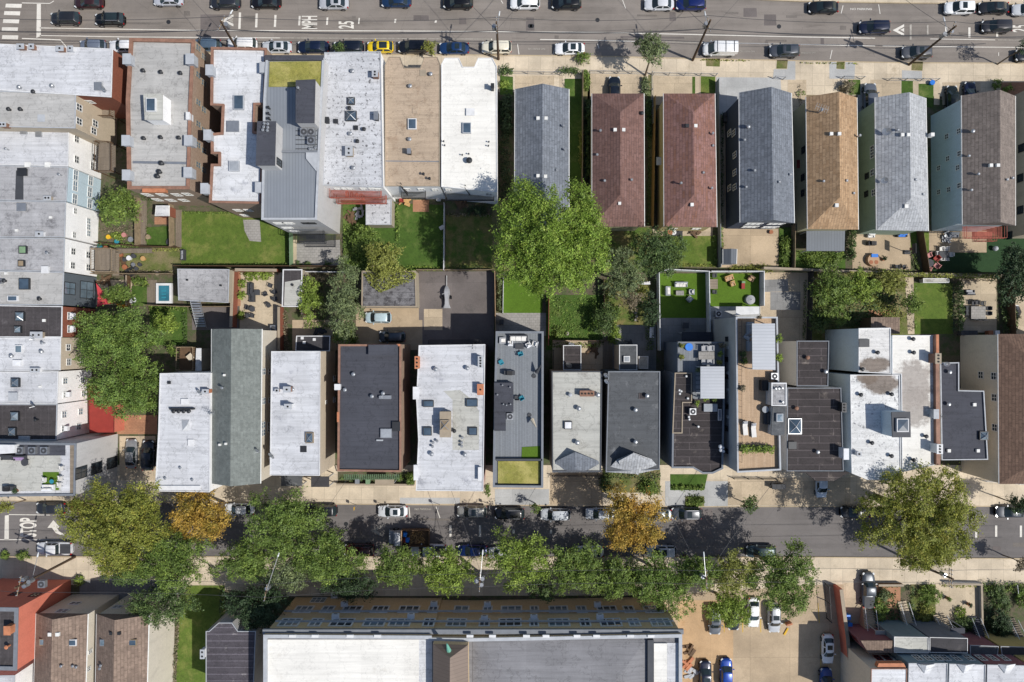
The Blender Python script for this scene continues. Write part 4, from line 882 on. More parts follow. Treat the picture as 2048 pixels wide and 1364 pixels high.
for px in ([(1575, 121), (1590, 121), (1590, 160), (1545, 160), (1547, 139), (1574, 139)], [(1658, 124), (1672, 124), (1672, 139), (1690, 139), (1690, 124), (1710, 124), (1708, 158), (1658, 158)], [(1803, 141), (1843, 143), (1843, 158), (1803, 158)], [(800, 995), (920, 995), (920, 1007), (800, 1007)], [(1330, 962), (1455, 962), (1455, 1012), (1330, 1012)], [(990, 980), (1096, 980), (1096, 1009), (990, 1009)]):
    sheet('pavement_slab', px, .13, 'concg')
# ============================================================ YARDS AND LOTS
def yard(px, m, z=.13, nm=None, kind='structure', label=None): return sheet(nm or ('lawn' if m.startswith(('lawn', 'turf')) else 'yard_paving'), px, z, m, 'stuff' if m.startswith(('lawn', 'turf')) else kind, label or ('mown lawn' if m.startswith('lawn') else None), thick=.15)
yard([(140, 200), (2150, 200), (2150, 640), (140, 640)], 'dirt', .08, 'yard_soil'); yard([(140, 560), (2150, 560), (2150, 960), (140, 960)], 'dirt', .079, 'yard_soil')
yard([(-100, 1168), (2150, 1168), (2150, 1450), (-100, 1450)], 'dirt', .078, 'yard_soil')
# front yards of the upper houses
yard([(1030, 152), (1108, 152), (1108, 215), (1030, 215)], 'conc2'); yard([(1118, 152), (1126, 152), (1126, 220), (1118, 220)], 'patio')
yard([(1000, 152), (1026, 154), (1026, 190), (1000, 190)], 'lawn2'); yard([(1129, 158), (1165, 158), (1165, 370), (1129, 370)], 'lawn2')
yard([(1175, 148), (1290, 150), (1290, 210), (1175, 210)], 'conc2'); yard([(1296, 150), (1304, 150), (1304, 500), (1296, 500)], 'weeds'); yard([(1306, 152), (1384, 154), (1384, 210), (1306, 210)], 'conc2')
yard([(1384, 154), (1390, 154), (1390, 210), (1384, 210)], 'lawn2'); yard([(1390, 154), (1401, 154), (1401, 210), (1390, 210)], 'patio'); yard([(1401, 153), (1430, 154), (1430, 210), (1401, 210)], 'lawn')
yard([(1432, 155), (1560, 156), (1565, 230), (1432, 230)], 'concg', .135); yard([(1575, 160), (1612, 160), (1612, 230), (1575, 230)], 'conc2'); yard([(1432, 225), (1475, 225), (1475, 470), (1440, 470)], 'lotc')
yard([(1696, 160), (1720, 160), (1720, 190), (1696, 190)], 'lawn2'); yard([(1715, 175), (1740, 175), (1740, 470), (1715, 470)], 'concg', .125); yard([(1740, 160), (1800, 160), (1800, 200), (1740, 200)], 'conc2')
yard([(1802, 162), (1825, 162), (1825, 200), (1802, 200)], 'lawn2'); yard([(1825, 162), (1836, 162), (1836, 200), (1825, 200)], 'patio'); yard([(1836, 168), (1866, 168), (1866, 215), (1836, 215)], 'lawn2')
yard([(1867, 162), (1878, 162), (1878, 210), (1867, 210)], 'patio'); yard([(1884, 165), (1960, 165), (1960, 210), (1884, 210)], 'conc2'); yard([(2000, 165), (2100, 165), (2100, 200), (2000, 200)], 'bricks')
yard([(1166, 148), (1180, 148), (1180, 200), (1166, 200)], 'weeds'); yard([(998, 190), (1028, 190), (1028, 400), (998, 400)], 'dirt', .131); yard([(1166, 200), (1184, 200), (1184, 460), (1166, 460)], 'dirt', .131)
# rear yards, upper side, west to east
yard([(364, 424), (585, 424), (585, 533), (364, 533)], 'lawn', .14, label='large bright mown lawn')
yard([(293, 455), (345, 452), (345, 492), (293, 492)], 'lawn2'); yard([(281, 400), (294, 400), (294, 492), (281, 492)], 'deckw', .145); yard([(352, 420), (364, 420), (364, 494), (352, 494)], 'deckw', .145); yard([(310, 434), (340, 434), (340, 449), (310, 449)], 'bricks', .145)
yard([(236, 497), (382, 495), (382, 548), (236, 548)], 'weeds', .125); yard([(200, 455), (280, 455), (280, 492), (200, 492)], 'dirt', .12); yard([(190, 560), (265, 560), (265, 610), (190, 610)], 'patio', .14)
yard([(487, 440), (520, 440), (523, 484), (500, 482), (490, 462)], 'pavers', .155); yard([(593, 486), (680, 480), (682, 532), (593, 530)], 'pavers', .16); yard([(586, 480), (594, 480), (594, 533), (586, 533)], 'patio', .165)
yard([(686, 400), (790, 400), (790, 545), (686, 545)], 'lawn2', .135); yard([(790, 408), (889, 410), (888, 541), (790, 541)], 'lawn2', .137); yard([(826, 400), (858, 400), (858, 424), (826, 424)], 'bricks', .15)
yard([(892, 430), (985, 430), (985, 541), (892, 541)], 'lawn3', .137); yard([(892, 395), (985, 395), (985, 428), (892, 428)], 'dirt', .14)
yard([(985, 400), (1190, 400), (1190, 545), (985, 545)], 'weeds', .125); yard([(1190, 455), (1300, 455), (1300, 545), (1190, 545)], 'lawn3', .126)
yard([(1305, 455), (1425, 455), (1425, 472), (1305, 472)], 'patio', .14); yard([(1300, 472), (1433, 472), (1433, 534), (1300, 532)], 'lawn', .138)
yard([(1440, 458), (1556, 458), (1556, 535), (1440, 535)], 'lotc', .135); yard([(1558, 455), (1582, 455), (1582, 540), (1558, 540)], 'lawn2', .134); yard([(1583, 500), (1690, 505), (1690, 545), (1583, 545)], 'lawn2', .135)
yard([(1704, 462), (1820, 462), (1820, 543), (1704, 543)], 'lotc', .136); yard([(1820, 462), (1832, 462), (1832, 500), (1820, 500)], 'lawn', .14); yard([(1845, 464), (1857, 464), (1857, 505), (1845, 505)], 'lawn', .14)
yard([(1857, 462), (1972, 462), (1972, 505), (1857, 505)], 'lotc', .137); yard([(1857, 506), (2030, 506), (2030, 545), (1850, 545)], 'turf3', .139); yard([(1972, 470), (2048, 470), (2048, 506), (1972, 506)], 'turf3', .138)
# rear yards, lower side
yard([(264, 572), (295, 572), (295, 612), (264, 612)], 'lawn2', .14); yard([(295, 560), (315, 560), (315, 610), (295, 610)], 'deckw', .15); yard([(300, 612), (375, 612), (375, 690), (300, 690)], 'lawn2', .13)
yard([(385, 612), (478, 612), (478, 660), (385, 660)], 'lot', .13); yard([(480, 545), (565, 545), (565, 660), (480, 660)], 'patio', .14); yard([(460, 540), (482, 540), (482, 612), (460, 612)], 'bricks', .15)
yard([(604, 545), (690, 545), (690, 650), (604, 650)], 'dirt', .12); yard([(585, 640), (700, 640), (700, 700), (585, 700)], 'lotc', .125)
yard([(712, 615), (845, 615), (845, 700), (712, 700)], 'lotc', .13); yard([(838, 543), (988, 543), (988, 700), (845, 700), (845, 640), (838, 640)], 'lot', .133); yard([(848, 618), (885, 618), (885, 660), (848, 660)], 'conc2', .137)
yard([(1006, 558), (1086, 558), (1084, 626), (1006, 626)], 'turf', .15); yard([(992, 626), (1092, 626), (1092, 672), (992, 672)], 'pavers', .14); yard([(1092, 590), (1210, 590), (1210, 700), (1092, 700)], 'lawn2', .135)
yard([(1210, 560), (1300, 560), (1300, 650), (1210, 650)], 'lawn3', .133); yard([(1225, 650), (1312, 650), (1312, 740), (1225, 740)], 'bluestone', .14); yard([(1205, 640), (1225, 640), (1225, 740), (1205, 740)], 'deckw', .15)
yard([(1314, 547), (1411, 547), (1411, 636), (1314, 636)], 'turf', .15); yard([(1314, 636), (1415, 636), (1415, 700), (1314, 700)], 'bluestone', .14); yard([(1415, 547), (1517, 547), (1517, 613), (1415, 613)], 'turf', .15); yard([(1415, 613), (1520, 613), (1520, 640), (1415, 640)], 'concg', .14)
yard([(1519, 545), (1616, 545), (1612, 690), (1519, 690)], 'conc2', .13); yard([(1527, 560), (1575, 558), (1576, 583), (1528, 584)], 'bluestone', .14); yard([(1540, 584), (1600, 584), (1600, 620), (1540, 620)], 'bluestone', .139)
yard([(1612, 545), (1820, 545), (1820, 690), (1612, 690)], 'weeds', .12); yard([(1735, 620), (1790, 620), (1790, 632), (1735, 632)], 'bricks', .14); yard([(1809, 555), (1826, 555), (1828, 668), (1815, 668)], 'patio', .14)
yard([(1826, 566), (1905, 566), (1905, 668), (1828, 668)], 'lawn', .14); yard([(1917, 557), (1992, 557), (1992, 665), (1917, 665)], 'patio', .14); yard([(1992, 557), (2012, 557), (2012, 668), (1992, 668)], 'dirt', .142); yard([(2012, 590), (2060, 590), (2060, 680), (2012, 680)], 'patio', .13)
yard([(1105, 680), (1210, 680), (1210, 745), (1105, 745)], 'conc2', .14)
yard([(240, 872), (312, 872), (312, 960), (240, 960)], 'conc2', .14); yard([(235, 830), (315, 830), (315, 868), (235, 868)], 'bricks', .141)
# front strips on the lower street
yard([(676, 943), (830, 943), (830, 965), (676, 965)], 'dirt', .14); yard([(1205, 935), (1320, 935), (1320, 985), (1205, 985)], 'weeds', .13); yard([(1340, 948), (1415, 948), (1408, 980), (1340, 980)], 'lawn2', .14)
yard([(1100, 945), (1205, 945), (1205, 1009), (1100, 1009)], 'lotc', .135); yard([(1455, 955), (1700, 955), (1700, 1010), (1455, 1010)], 'conc2', .133); yard([(990, 978), (1098, 978), (1098, 1008), (990, 1008)], 'concg', .136)
# south side
yard([(360, 1170), (450, 1170), (450, 1450), (350, 1450)], 'lawn', .13); yard([(160, 1160), (360, 1160), (360, 1215), (160, 1215)], 'bluestone', .125)
yard([(1320, 1165), (1690, 1165), (1690, 1450), (1320, 1450)], 'lotc', .11, 'car_park'); yard([(1355, 1200), (1466, 1200), (1466, 1450), (1355, 1450)], 'rustc', .118, 'car_park')
yard([(1686, 1165), (1752, 1165), (1752, 1260), (1686, 1260)], 'conc2', .13); yard([(1752, 1168), (1800, 1168), (1800, 1250), (1752, 1250)], 'bricks', .135); yard([(1870, 1165), (1956, 1165), (1956, 1245), (1870, 1245)], 'patio', .14); yard([(1820, 1168), (1870, 1168), (1870, 1240), (1820, 1240)], 'weeds', .137)
for x in (1448, 1485, 1521): line([(x, 1235), (x, 1264)], 1.6, .125, 'ypaint')
line([(1635, 1205), (1638, 1245)], 1.6, .125, 'ypaint'); line([(1641, 1290), (1641, 1364)], 1.4, .125, 'ypaint')
# ============================================================ BUILDINGS, west block
GR = 'row houses facing the side street'
b = bld('long silver-roofed building at the upper-left street corner', [(-120, 82), (0, 87), (226, 97), (223, 195), (0, 181), (-120, 178)], 10.2, 'w_red', 'silver', .12, .12, 'cop_w')
chim(b, 41, 93, .9, .6, .5, 'chimb', 1); chim(b, 63, 93, .6, .6, .5, 'chimb', 1); chim(b, 120, 97, .9, .6, .5, 'chimb', 1); chim(b, 141, 97, .6, .6, .5, 'cop_w', 1); hatch(b, 199, 174, .9, 1); turb(b, (107, 173), (42, 176)); dish(b, 213, 182)
wins(b, [(178, 203)], 1.4, 1.2)
b = bld('grey-roofed row house with tan rear wall below the corner building', [(-120, 178), (0, 181), (152, 187), (151, 257), (0, 254), (-120, 252)], 10.1, 'w_tan', 'grey', .12, .12, 'cop_l', group=GR)
wins(b, [(158, 215), (158, 243), (190, 247), (187, 262)]); turb(b, (21, 220), (44, 220), m='metald'); turb(b, (70, 185), m='metald'); hatch(b, 84, 237, .9, .9, 'cop_l', .1)
chim(b, 5, 249, .9, .5, .6)
b = bld('silver-roofed row house with plain white rear wall beside a timber porch', [(-120, 252), (0, 254), (138, 260), (137, 333), (0, 330), (-120, 328)], 7.9, 'w_white', 'silver', .12, .12, 'cop_w', group=GR)
wins(b, [(153, 278), (153, 319), (188, 315), (185, 332)], 1.1, 1.1); hatch(b, 50, 263, .8, .8); hatch(b, 80, 268, .7, .9); vent(b, (18, 300))
b = bld('grey-roofed row house with open light shaft and pale blue rear wall', [(-120, 328), (0, 330), (137, 333), (133, 403), (0, 401), (-120, 399)], 7.9, 'w_blue', 'greyd', .12, .12, 'cop_l', group=GR)
patchr(b, [(32, 341), (47, 341), (47, 400), (30, 400)], 'dark'); hatch(b, 47, 345, 1.2, 1., 'metald'); chim(b, 95, 396, .9, .5, .4, 'cop_t', 2); rbox(b, (96, 330), (56, 330), w=.7)  # flat charcoal sheet paints the shaded depth of the light shaft
wins(b, [(151, 350), (150, 372), (149, 398), (181, 361), (179, 384), (179, 407)], 1.5, 1.1, gm='glassp'); vent(b, (124, 351))
b = bld('silver-grey row house with bright white rear wall below the blue one', [(-120, 399), (0, 401), (132, 403), (130, 475), (0, 475), (-120, 474)], 7.9, 'w_white', 'greyd', .12, .12, 'cop_l', group=GR)
hatch(b, 46, 415, 1.2, 1., 'metal'); rbox(b, (102, 435), (34, 461), w=.35); chim(b, 79, 468, 1., .6, .4, 'cop_w', 1)
wins(b, [(150, 422), (148, 470)], .9, .8); wins(b, [(177, 442), (177, 454), (177, 467)], .9, 1., gm='glassp')
b = bld('silver-grey row house with green and brown roof hatches', [(-120, 474), (0, 475), (130, 476), (128, 544), (0, 541), (-120, 540)], 7.9, 'w_white', 'greyd', .12, .12, 'cop_l', group=GR)
sky(b, 48, 500, 1.1, 1.1, gm='gwall'); sky(b, 45, 527, .9, .9, gm='wood'); hatch(b, 93, 540, .9, .9, 'cop_w'); rbox(b, (13, 547), w=.35); vent(b, (100, 507))
wins(b, [(146, 503), (145, 531), (176, 510), (176, 535)], 1., 1.1)
b = bld('grey-roofed row house with dark rear wall and tall glazed windows', [(-120, 540), (0, 541), (128, 544), (126, 611), (0, 610), (-120, 609)], 7.9, 'w_dark', 'grey', .12, .12, 'cop_l', group=GR)
sky(b, 51, 568, 1.5, 1.6, 'frame_d'); sky(b, 28, 597, 1.4, .8, 'cop_w'); turb(b, (12, 562), (82, 598), m='metald'); acu(b, 3, 563, .7, .5)
for x, y, w_, h_ in ((139, 577, 1.8, 2.5), (173, 580, 2.6, 3.2)): win(b, x, y, w_, h_, fm='frame_d', gm='glassp')
b = bld('dark tar-roofed row house with red brick rear wall', [(-120, 609), (0, 610), (125, 612), (124, 675), (0, 675), (-120, 675)], 7.9, 'w_red', 'darkr', .12, .12, 'cop_w', group=GR)
sky(b, 42, 633, 1.3, 1.3, pyr=True, gm='glassp'); sky(b, 38, 659, 1., 1., pyr=True, gm='glassp'); rbox(b, (89, 641), w=.4); chim(b, 73, 670, 1.6, .8, .5, 'cop_t', 2)
wins(b, [(139, 632), (139, 658)], 1.1, 1., ac=True)
b = bld('silver-roofed row house with white hatch and tan rear wall', [(-120, 675), (0, 675), (122, 674), (121, 741), (0, 743), (-120, 744)], 7.9, 'w_beige', 'silver', .12, .12, 'cop_w', group=GR)
sky(b, 40, 698, 1., 1.1, 'cop_w', 'glassp'); sky(b, 37, 726, 1.2, .9, 'cop_w', 'vinyl'); turb(b, (86, 703), (26, 712)); dish(b, 71, 676); chim(b, 70, 740, 1.2, .5, .4, 'cop_w', 2); vent(b, (90, 686))
wins(b, [(136, 695), (137, 724), (164, 723)], 1., 1.)
b = bld('silver-roofed row house with dark glass roof light and white rear wall', [(-120, 744), (0, 743), (117, 742), (115, 808), (0, 808), (-120, 808)], 7.9, 'w_white', 'silver', .12, .12, 'cop_w', group=GR)
sky(b, 33, 765, 1.2, 1.3, pyr=True); hatch(b, 29, 793, 1.1, 1.1, 'cop_l'); rbox(b, (81, 773), w=.3); dish(b, 72, 810)
wins(b, [(130, 762), (130, 790), (165, 760), (167, 787)], .9, 1.1, gm='glassp', ac=False); win(b, 131, 789, .9, 1., ac=True)
b = bld('dark-roofed row house with two glass roof lights and white rear wall', [(-120, 808), (0, 808), (115, 808), (113, 881), (0, 880), (-120, 880)], 7.9, 'w_white', 'darkr', .12, .12, 'cop_l', group=GR)
sky(b, 32, 832, 1.2, 1.3, pyr=True, gm='glassp'); sky(b, 27, 863, 1.1, 1.2, pyr=True); hatch(b, 52, 877, 1.5, .7, 'metal'); vent(b, (77, 839), m='metald')
wins(b, [(128, 829), (161, 823), (157, 853)], 1., 1.1, gm='glassp'); win(b, 127, 857, .9, 1., ac=True)
b = bld('corner building with grey roof terrace and white wall at lower left', [(-120, 884), (0, 884), (153, 886), (151, 992), (0, 994), (-120, 994)], 10.2, 'w_grey', 'silver', .25, .3, 'cop_g', cat='building')
patchr(b, [(0, 889), (131, 889), (131, 911), (-100, 911)], 'slate', dz=.01); patchr(b, [(-100, 912), (121, 911), (121, 982), (-100, 982)], 'lgrey', 'terrace_floor', .02); patchr(b, [(140, 887), (151, 887), (150, 988), (140, 988)], 'deckw2', 'tiled_ledge', .015)
patchr(b, [(86, 944), (118, 944), (118, 980), (86, 980)], 'turf', 'terrace_turf', .06)
for x in (43, 68, 92): acu(b, x, 900, 1., .5)
MB().prism([tuple(W(x, y, 10.9)[:2]) for x, y in ((-80, 888), (29, 890), (29, 906), (-80, 913))], 9.9, 10.9).build('bulkhead', M['cop_w'], b.r)
for x, y in ((162, 945), (193, 936), (225, 925)): win(b, x, y, 1.7, 2.6, fm='frame_d')
CORN = b.z
# ============================================================ upper row
b = bld('tall brick apartment block with grey roof and central glazed bulkhead', [(258, 75), (390, 78), (384, 200), (379, 379), (254, 379), (251, 200)], 11.6, 'w_brick', 'grey', .35, .45, 'cop_b', 'apartment building', 'apartment_building')
c = bulk(b, [(286, 187), (325, 187), (325, 240), (289, 240)], 2.4, 'w_white', 'lgrey'); sky(c, 304, 211, 1.3, 1.8, 'cop_w'); turb(b, (289, 143), (324, 146), (363, 148), (290, 278), (324, 276), (360, 277), m='metald')
patchr(b, [(266, 322), (376, 324), (376, 329), (266, 327)], 'metal', 'gutter_band', .08); turb(b, (326, 328), (322, 345), (318, 354), m='metald', s=1.2)
for x, y in ((254, 118), (380, 118), (252, 281), (377, 281), (253, 350), (376, 345)): chim(b, x, y, 1.0, 1.3, .7, 'cop_l', 0, 'cop_l')
chim(b, 376, 232, .4, .9, .5, 'cop_w', 0, 'cop_w')
for y in (96, 150, 205, 248, 290, 330): wins(b, [(396, y), (407, y + (682 - y) * .03)], .9, 1.5, fm='cop_t', gm='glassp')
wins(b, [(295, 389), (324, 389), (354, 389), (375, 388), (315, 399), (342, 400), (368, 400)], 1.1, 1.6)
chim(b, 308, 381, 3., .4, .15, 'orange', 0, 'orange')
b = bld('apartment block with bright white roof and brick light wells', [(421, 93), (534, 95), (530, 210), (511, 210), (509, 262), (527, 263), (523, 408), (417, 406), (421, 327), (436, 327), (436, 308), (421, 308), (421, 266), (441, 264), (443, 212), (420, 211)], 11.6, 'w_brick', 'silver2', .35, .3, 'cop_b', 'apartment building', 'apartment_building')
sky(b, 479, 206, 1.4, 2., 'cop_l', 'glass2'); hatch(b, 468, 254, 1.5, 1.4); sky(b, 470, 333, 1.4, 1.4, 'cop_l', 'vinylg')
for x, y in ((419, 140), (527, 135), (409, 377), (518, 375), (415, 270)): chim(b, x, y, .9, 1.3, .7, 'cop_l', 0, 'cop_l')
for y in (170, 350): wins(b, [(541, y)], .8, 1.4)
wins(b, [(450, 420), (476, 420), (497, 420), (467, 429), (490, 430)], 1.1, 1.4)
b = bld('modern grey building with sedum roof, dark bulkheads and metal roof', [(531, 115), (649, 115), (640, 300), (634, 440), (522, 440), (526, 200)], 12.6, 'w_grey', 'seamg', .3, .3, 'cop_l', 'apartment building', 'apartment_building')
patchr(b, [(531, 112), (648, 112), (648, 122), (531, 122)], 'slate', dz=.32); patchr(b, [(540, 124), (643, 123), (643, 173), (538, 174)], 'sedum', 'sedum_bed', .12)
c = bulk(b, [(591, 160), (631, 158), (629, 246), (591, 246)], 2.9, 'w_grey', 'slate'); vent(c, (599, 179)); c = bulk(b, [(514, 242), (552, 242), (550, 331), (511, 331)], 2.9, 'w_grey', 'slate')
vent(c, (530, 248), (537, 249), (529, 255), (537, 256), (527, 261), (536, 262), h=.35); win(c, 558, 325, 1., 2., fm='frame_d')
for x, y in ((611, 267), (625, 267), (625, 284)): acu(b, x, y, 1., .8)
q = MB(); 
for i in range(5): p = W(592, 262 + i * 9, b.z); q.tube(p + Vector((0, 0, .1)), p + Vector((2.9, 0, .1)), .05, n=4)
q.build('equipment_frame', M['metald'], b.r); vent(b, (540, 218), (540, 230), (541, 240), m='metald'); vent(b, (621, 299), (626, 299), (632, 297), h=.4)
patchr(b, [(613, 306), (636, 306), (635, 345), (613, 318)], 'cop_l', 'parapet_step', .3); patchr(b, [(562, 302), (636, 302), (636, 306), (562, 306)], 'cop_g', 'roof_step', .3)
wins(b, [(559, 446), (577, 446), (575, 455), (590, 462)], 1.5, 1.2, gm='glassp'); wins(b, [(612, 446), (624, 446)], 1.1, 1.2, fm='frame_d')
fescape(b, 600, 650, 462, 470, 6.5, 'metald', 1.6, 'balcony'); fescape(b, 612, 672, 470, 480, 3.2, 'metald', 1.8, 'balcony')
b = bld('weathered silver-roofed building with black streaks and red fire escape', [(648, 104), (762, 102), (767, 375), (645, 371)], 10.2, 'w_white', 'silverr', .12, .12, 'cop_l')
sky(b, 703, 203, 1., 1., pyr=True); sky(b, 703, 233, 1.5, 1.4, pyr=True); chim(b, 698, 302, .9, 1.2, .8, 'cop_t', 2); chim(b, 750, 147, .7, .8, .9); chim(b, 648, 148, .6, .7, .9); chim(b, 752, 231, .5, 1., .8, 'metald', 0, 'metal'); chim(b, 652, 240, .7, .7, .5, 'metald', 0, 'metald')
turb(b, (706, 144), (702, 269), (708, 337)); turb(b, (729, 260), (700, 218), (716, 284), m='metald'); rbox(b, (672, 243), (712, 256), m='metald', w=.6)
wins(b, [(675, 377), (690, 377), (700, 377), (727, 377), (744, 377), (757, 378)], .9, .9); fescape(b, 662, 764, 379, 392, 7.2, 'rustred', 1.3); fescape(b, 676, 774, 391, 404, 4.2, 'rustred', 1.3); stairs_iron(b, 690, 388, 7.2, 730, 396, 4.2, 'rustred')
b2 = bld('low speckled flat-roofed rear annex beside the red fire escape', [(731, 402), (784, 398), (783, 450), (731, 450)], 3.2, 'w_conc', 'silverr', .1, .1, 'cop_l', 'outbuilding', 'annex')
b = bld('tan gravel-roofed row house with notched front parapet', [(769, 130), (777, 113), (801, 113), (809, 135), (840, 135), (848, 113), (875, 113), (881, 127), (880, 373), (769, 373)], 9., 'w_white', 'tan', .1, .1, 'cop_t')
sky(b, 825, 249, 1.2, 1.5, 'cop_w'); turb(b, (821, 174), (820, 280), (862, 150)); rbox(b, (846, 146), m='cop_t', w=.9, h=.08); chim(b, 818, 302, .4, .6, 1., 'metald', 0, 'metal'); patchr(b, [(770, 321), (879, 322), (879, 324), (770, 323)], 'cop_g', 'roof_seam', .02); vent(b, (848, 350), (860, 359), m='metald'); patchr(b, [(825, 215), (838, 216), (837, 228), (825, 227)], 'tan', dz=.1)
wins(b, [(814, 378), (842, 378), (870, 379)], .9, 1.1); fescape(b, 805, 852, 383, 394, 5.2, 'iron', 1.1); stairs_iron(b, 802, 370, 9, 815, 388, 5.2, 'iron', .4)
b = bld('bright white-roofed row house with notched front parapet', [(882, 128), (889, 115), (918, 115), (926, 133), (948, 133), (956, 115), (985, 115), (994, 133), (995, 385), (882, 374)], 9., 'w_white', 'white', .1, .1, 'cop_w')
sky(b, 934, 257, 1.2, 1.5, 'cop_l'); hatch(b, 941, 225, 1.1, .9, 'cop_w', .2); chim(b, 985, 172, .35, .6, 1.1, 'metald', 0, 'metald'); turb(b, (939, 323), m='metald', s=1.5); vent(b, (888, 284), (978, 285), (925, 311), (938, 309), (890, 292), (977, 293), m='metald', r=.06, h=.5)
wins(b, [(897, 379), (978, 388)], .9, 1.1); fescape(b, 892, 988, 387, 396, 5.2, 'iron', 1.1); stairs_iron(b, 930, 374, 9, 940, 388, 5.2, 'iron', .4)
# houses
HG = 'detached houses along the upper street'
b = gable('grey shingled gable house half hidden by the great maple', [(1030, 178), (1138, 178), (1138, 455), (1029, 455)], 6.4, 2.1, 'w_cream', 'sh_slate', group=HG)
rbox(b, (1076, 237), (1092, 237), w=.45); vent(b, (1126, 254), (1129, 301)); rbox(b, (1076, 352), (1091, 353), w=.45); vent(b, (1113, 341), h=.3)
b = gable('red-brown hip-roofed house beside the great maple', [(1184, 187), (1288, 187), (1289, 453), (1184, 453)], 6.2, 2.1, 'w_olive', 'sh_brown2', 3.4, 4.2, group=HG)
rbox(b, (1230, 260), (1247, 260), w=.45); vent(b, (1200, 263), (1262, 361), h=.6); rbox(b, (1239, 407), w=.4); vent(b, (1209, 362), (1194, 310), h=.3); turb(b, (1283, 228), m='metald')
b = gable('red-brown hip-roofed house fourth along the upper street', [(1327, 187), (1430, 187), (1434, 454), (1328, 453)], 6.2, 2.1, 'w_yellow', 'sh_brown', 3.4, 4.2, group=HG)
rbox(b, (1391, 252), w=.45); rbox(b, (1374, 252), w=.5, m='metald'); vent(b, (1423, 269), (1360, 368), (1421, 378)); vent(b, (1425, 292), (1406, 346), h=.3); rbox(b, (1383, 410), w=.45, h=.4)
MB().cbox(W(1319, 322, 3).x, W(1319, 322, 3).y, 2.9, .9, 1.2, .1).build('door_canopy', M['cop_w'], b.r); wins(b, [(1345, 457), (1392, 457)], 1.3, 1.1)
b = gable('slate-roofed gable house with dark navy siding', [(1478, 185), (1583, 186), (1589, 446), (1480, 445)], 7.6, 2.3, 'w_navy', 'sh_slate', group=HG)
turb(b, (1495, 255)); vent(b, (1488, 281), (1491, 375), (1508, 342), (1579, 350), (1557, 365), h=.4)
wins(b, [(1468, 266), (1470, 310), (1470, 345), (1470, 374), (1459, 376), (1459, 266)], .9, 1.6); wins(b, [(1508, 447), (1552, 447), (1500, 453), (1540, 454)], 2.4, 1.3, gm='glassp', mull=2)
b = gable('orange-brown shingled house with hipped rear roof', [(1612, 194), (1714, 195), (1717, 459), (1615, 458)], 6.2, 2.2, 'w_olive', 'sh_orange', 0, 4.2, group=HG)
rbox(b, (1662, 268), (1678, 268), w=.45); vent(b, (1714, 274), h=.9); antenna(b, 1632, 225); vent(b, (1637, 225), h=1.2); rbox(b, (1672, 411), w=.5, h=.3); vent(b, (1646, 363), (1692, 362), (1706, 387), h=.3)
wins(b, [(1607, 300), (1606, 355), (1606, 386)], 1., 1.2, fm='frame_d')
MB().cbox(W(1600, 328, 3).x, W(1600, 328, 3).y, 2.9, .9, 1.2, .15).build('door_canopy', M['frame_r'], b.r)
b = gable('light grey shingled house with green siding and hipped rear roof', [(1750, 195), (1852, 196), (1857, 462), (1753, 460)], 6.3, 2.2, 'w_green', 'sh_light', 0, 4.2, group=HG)
rbox(b, (1804, 270), (1816, 270), w=.45); rbox(b, (1859, 272), w=.5, h=.8); dish(b, 1768, 266, .6); dish(b, 1764, 363, .5); rbox(b, (1811, 413), w=.5, h=.3); vent(b, (1794, 261), (1830, 360), (1845, 389), h=.3)
wins(b, [(1745, 298), (1745, 310), (1745, 345), (1748, 385)], 1., 1.1); wins(b, [(1734, 352), (1733, 388)], .9, 1.1, fm='frame_d')
b = gable('taupe shingled gable house with pale blue side wall', [(1923, 191), (2031, 192), (2031, 451), (1925, 449)], 7.8, 2.3, 'w_sky', 'sh_taupe', group=HG)
turb(b, (1942, 264)); vent(b, (1935, 313), (1954, 349), (1940, 381), (2011, 360), (2022, 357), h=.4); rbox(b, (1981, 331), (1995, 331), w=.45)
wins(b, [(1894, 273), (1918, 262), (1896, 317), (1919, 307), (1916, 335), (1898, 379), (1919, 371), (1878, 384), (1878, 336)], .8, .9)
q = fescape(b, 1924, 2004, 454, 466, 6.2, 'rustred', 1.7); fescape(b, 1944, 1984, 465, 478, 3.4, 'rustred', 1.4)
b = bld('tan stucco building at the right edge beyond the taupe house', [(2108, 150), (2300, 150), (2300, 458), (2108, 458)], 9.5, 'w_tan', 'grey')
wins(b, [(2043, 296), (2041, 356), (2041, 420), (2018, 471)], 1.2, 1.2, fm='frame_d')
# ============================================================ lower row
b = bld('silver-roofed row house with a rank of four vents, lower left', [(319, 746), (421, 745), (420, 985), (309, 983), (316, 860)], 9., 'w_white', 'silver', .12, .12, 'cop_w')
for i in range(4): turb(b, (350 + i * 10, 822), m='metald')
MB().cbox(W(366, 817, b.z).x, W(366, 817, b.z).y, b.z, 3.4, .25, .5).build('pipe_rack', M['metald'], b.r)
MB().add([(*W(x, y, b.z + .01)[:2], b.z + .01) for x, y in ((363, 839), (379, 839), (379, 861), (365, 861))] + [tuple(W(374, 850, b.z + 1.))], [(0, 1, 4), (1, 2, 4), (2, 3, 4), (3, 0, 4)]).build('roof_cone', M['cop_w'], b.r)
hatch(b, 371, 803, .9, .7, 'cop_w', .2); hatch(b, 383, 885, .7, .8, 'cop_w', .15); chim(b, 411, 783, .8, .5, .8, 'orange', 1); rbox(b, (339, 765), m='metald', w=.4); vent(b, (332, 956), (386, 959), (362, 935), h=.3); MB().cbox(W(357, 975, b.z).x, W(357, 975, b.z).y, b.z, 6.2, .6, .25).build('roof_kerb', M['cop_w'], b.r)
dish(b, 403, 784, .5)
b = gable('long green-grey gabled house with cream side wall', [(423, 658), (524, 658), (521, 967), (422, 967)], 8.2, 1.9, 'w_cream', 'sh_green', over=.15)
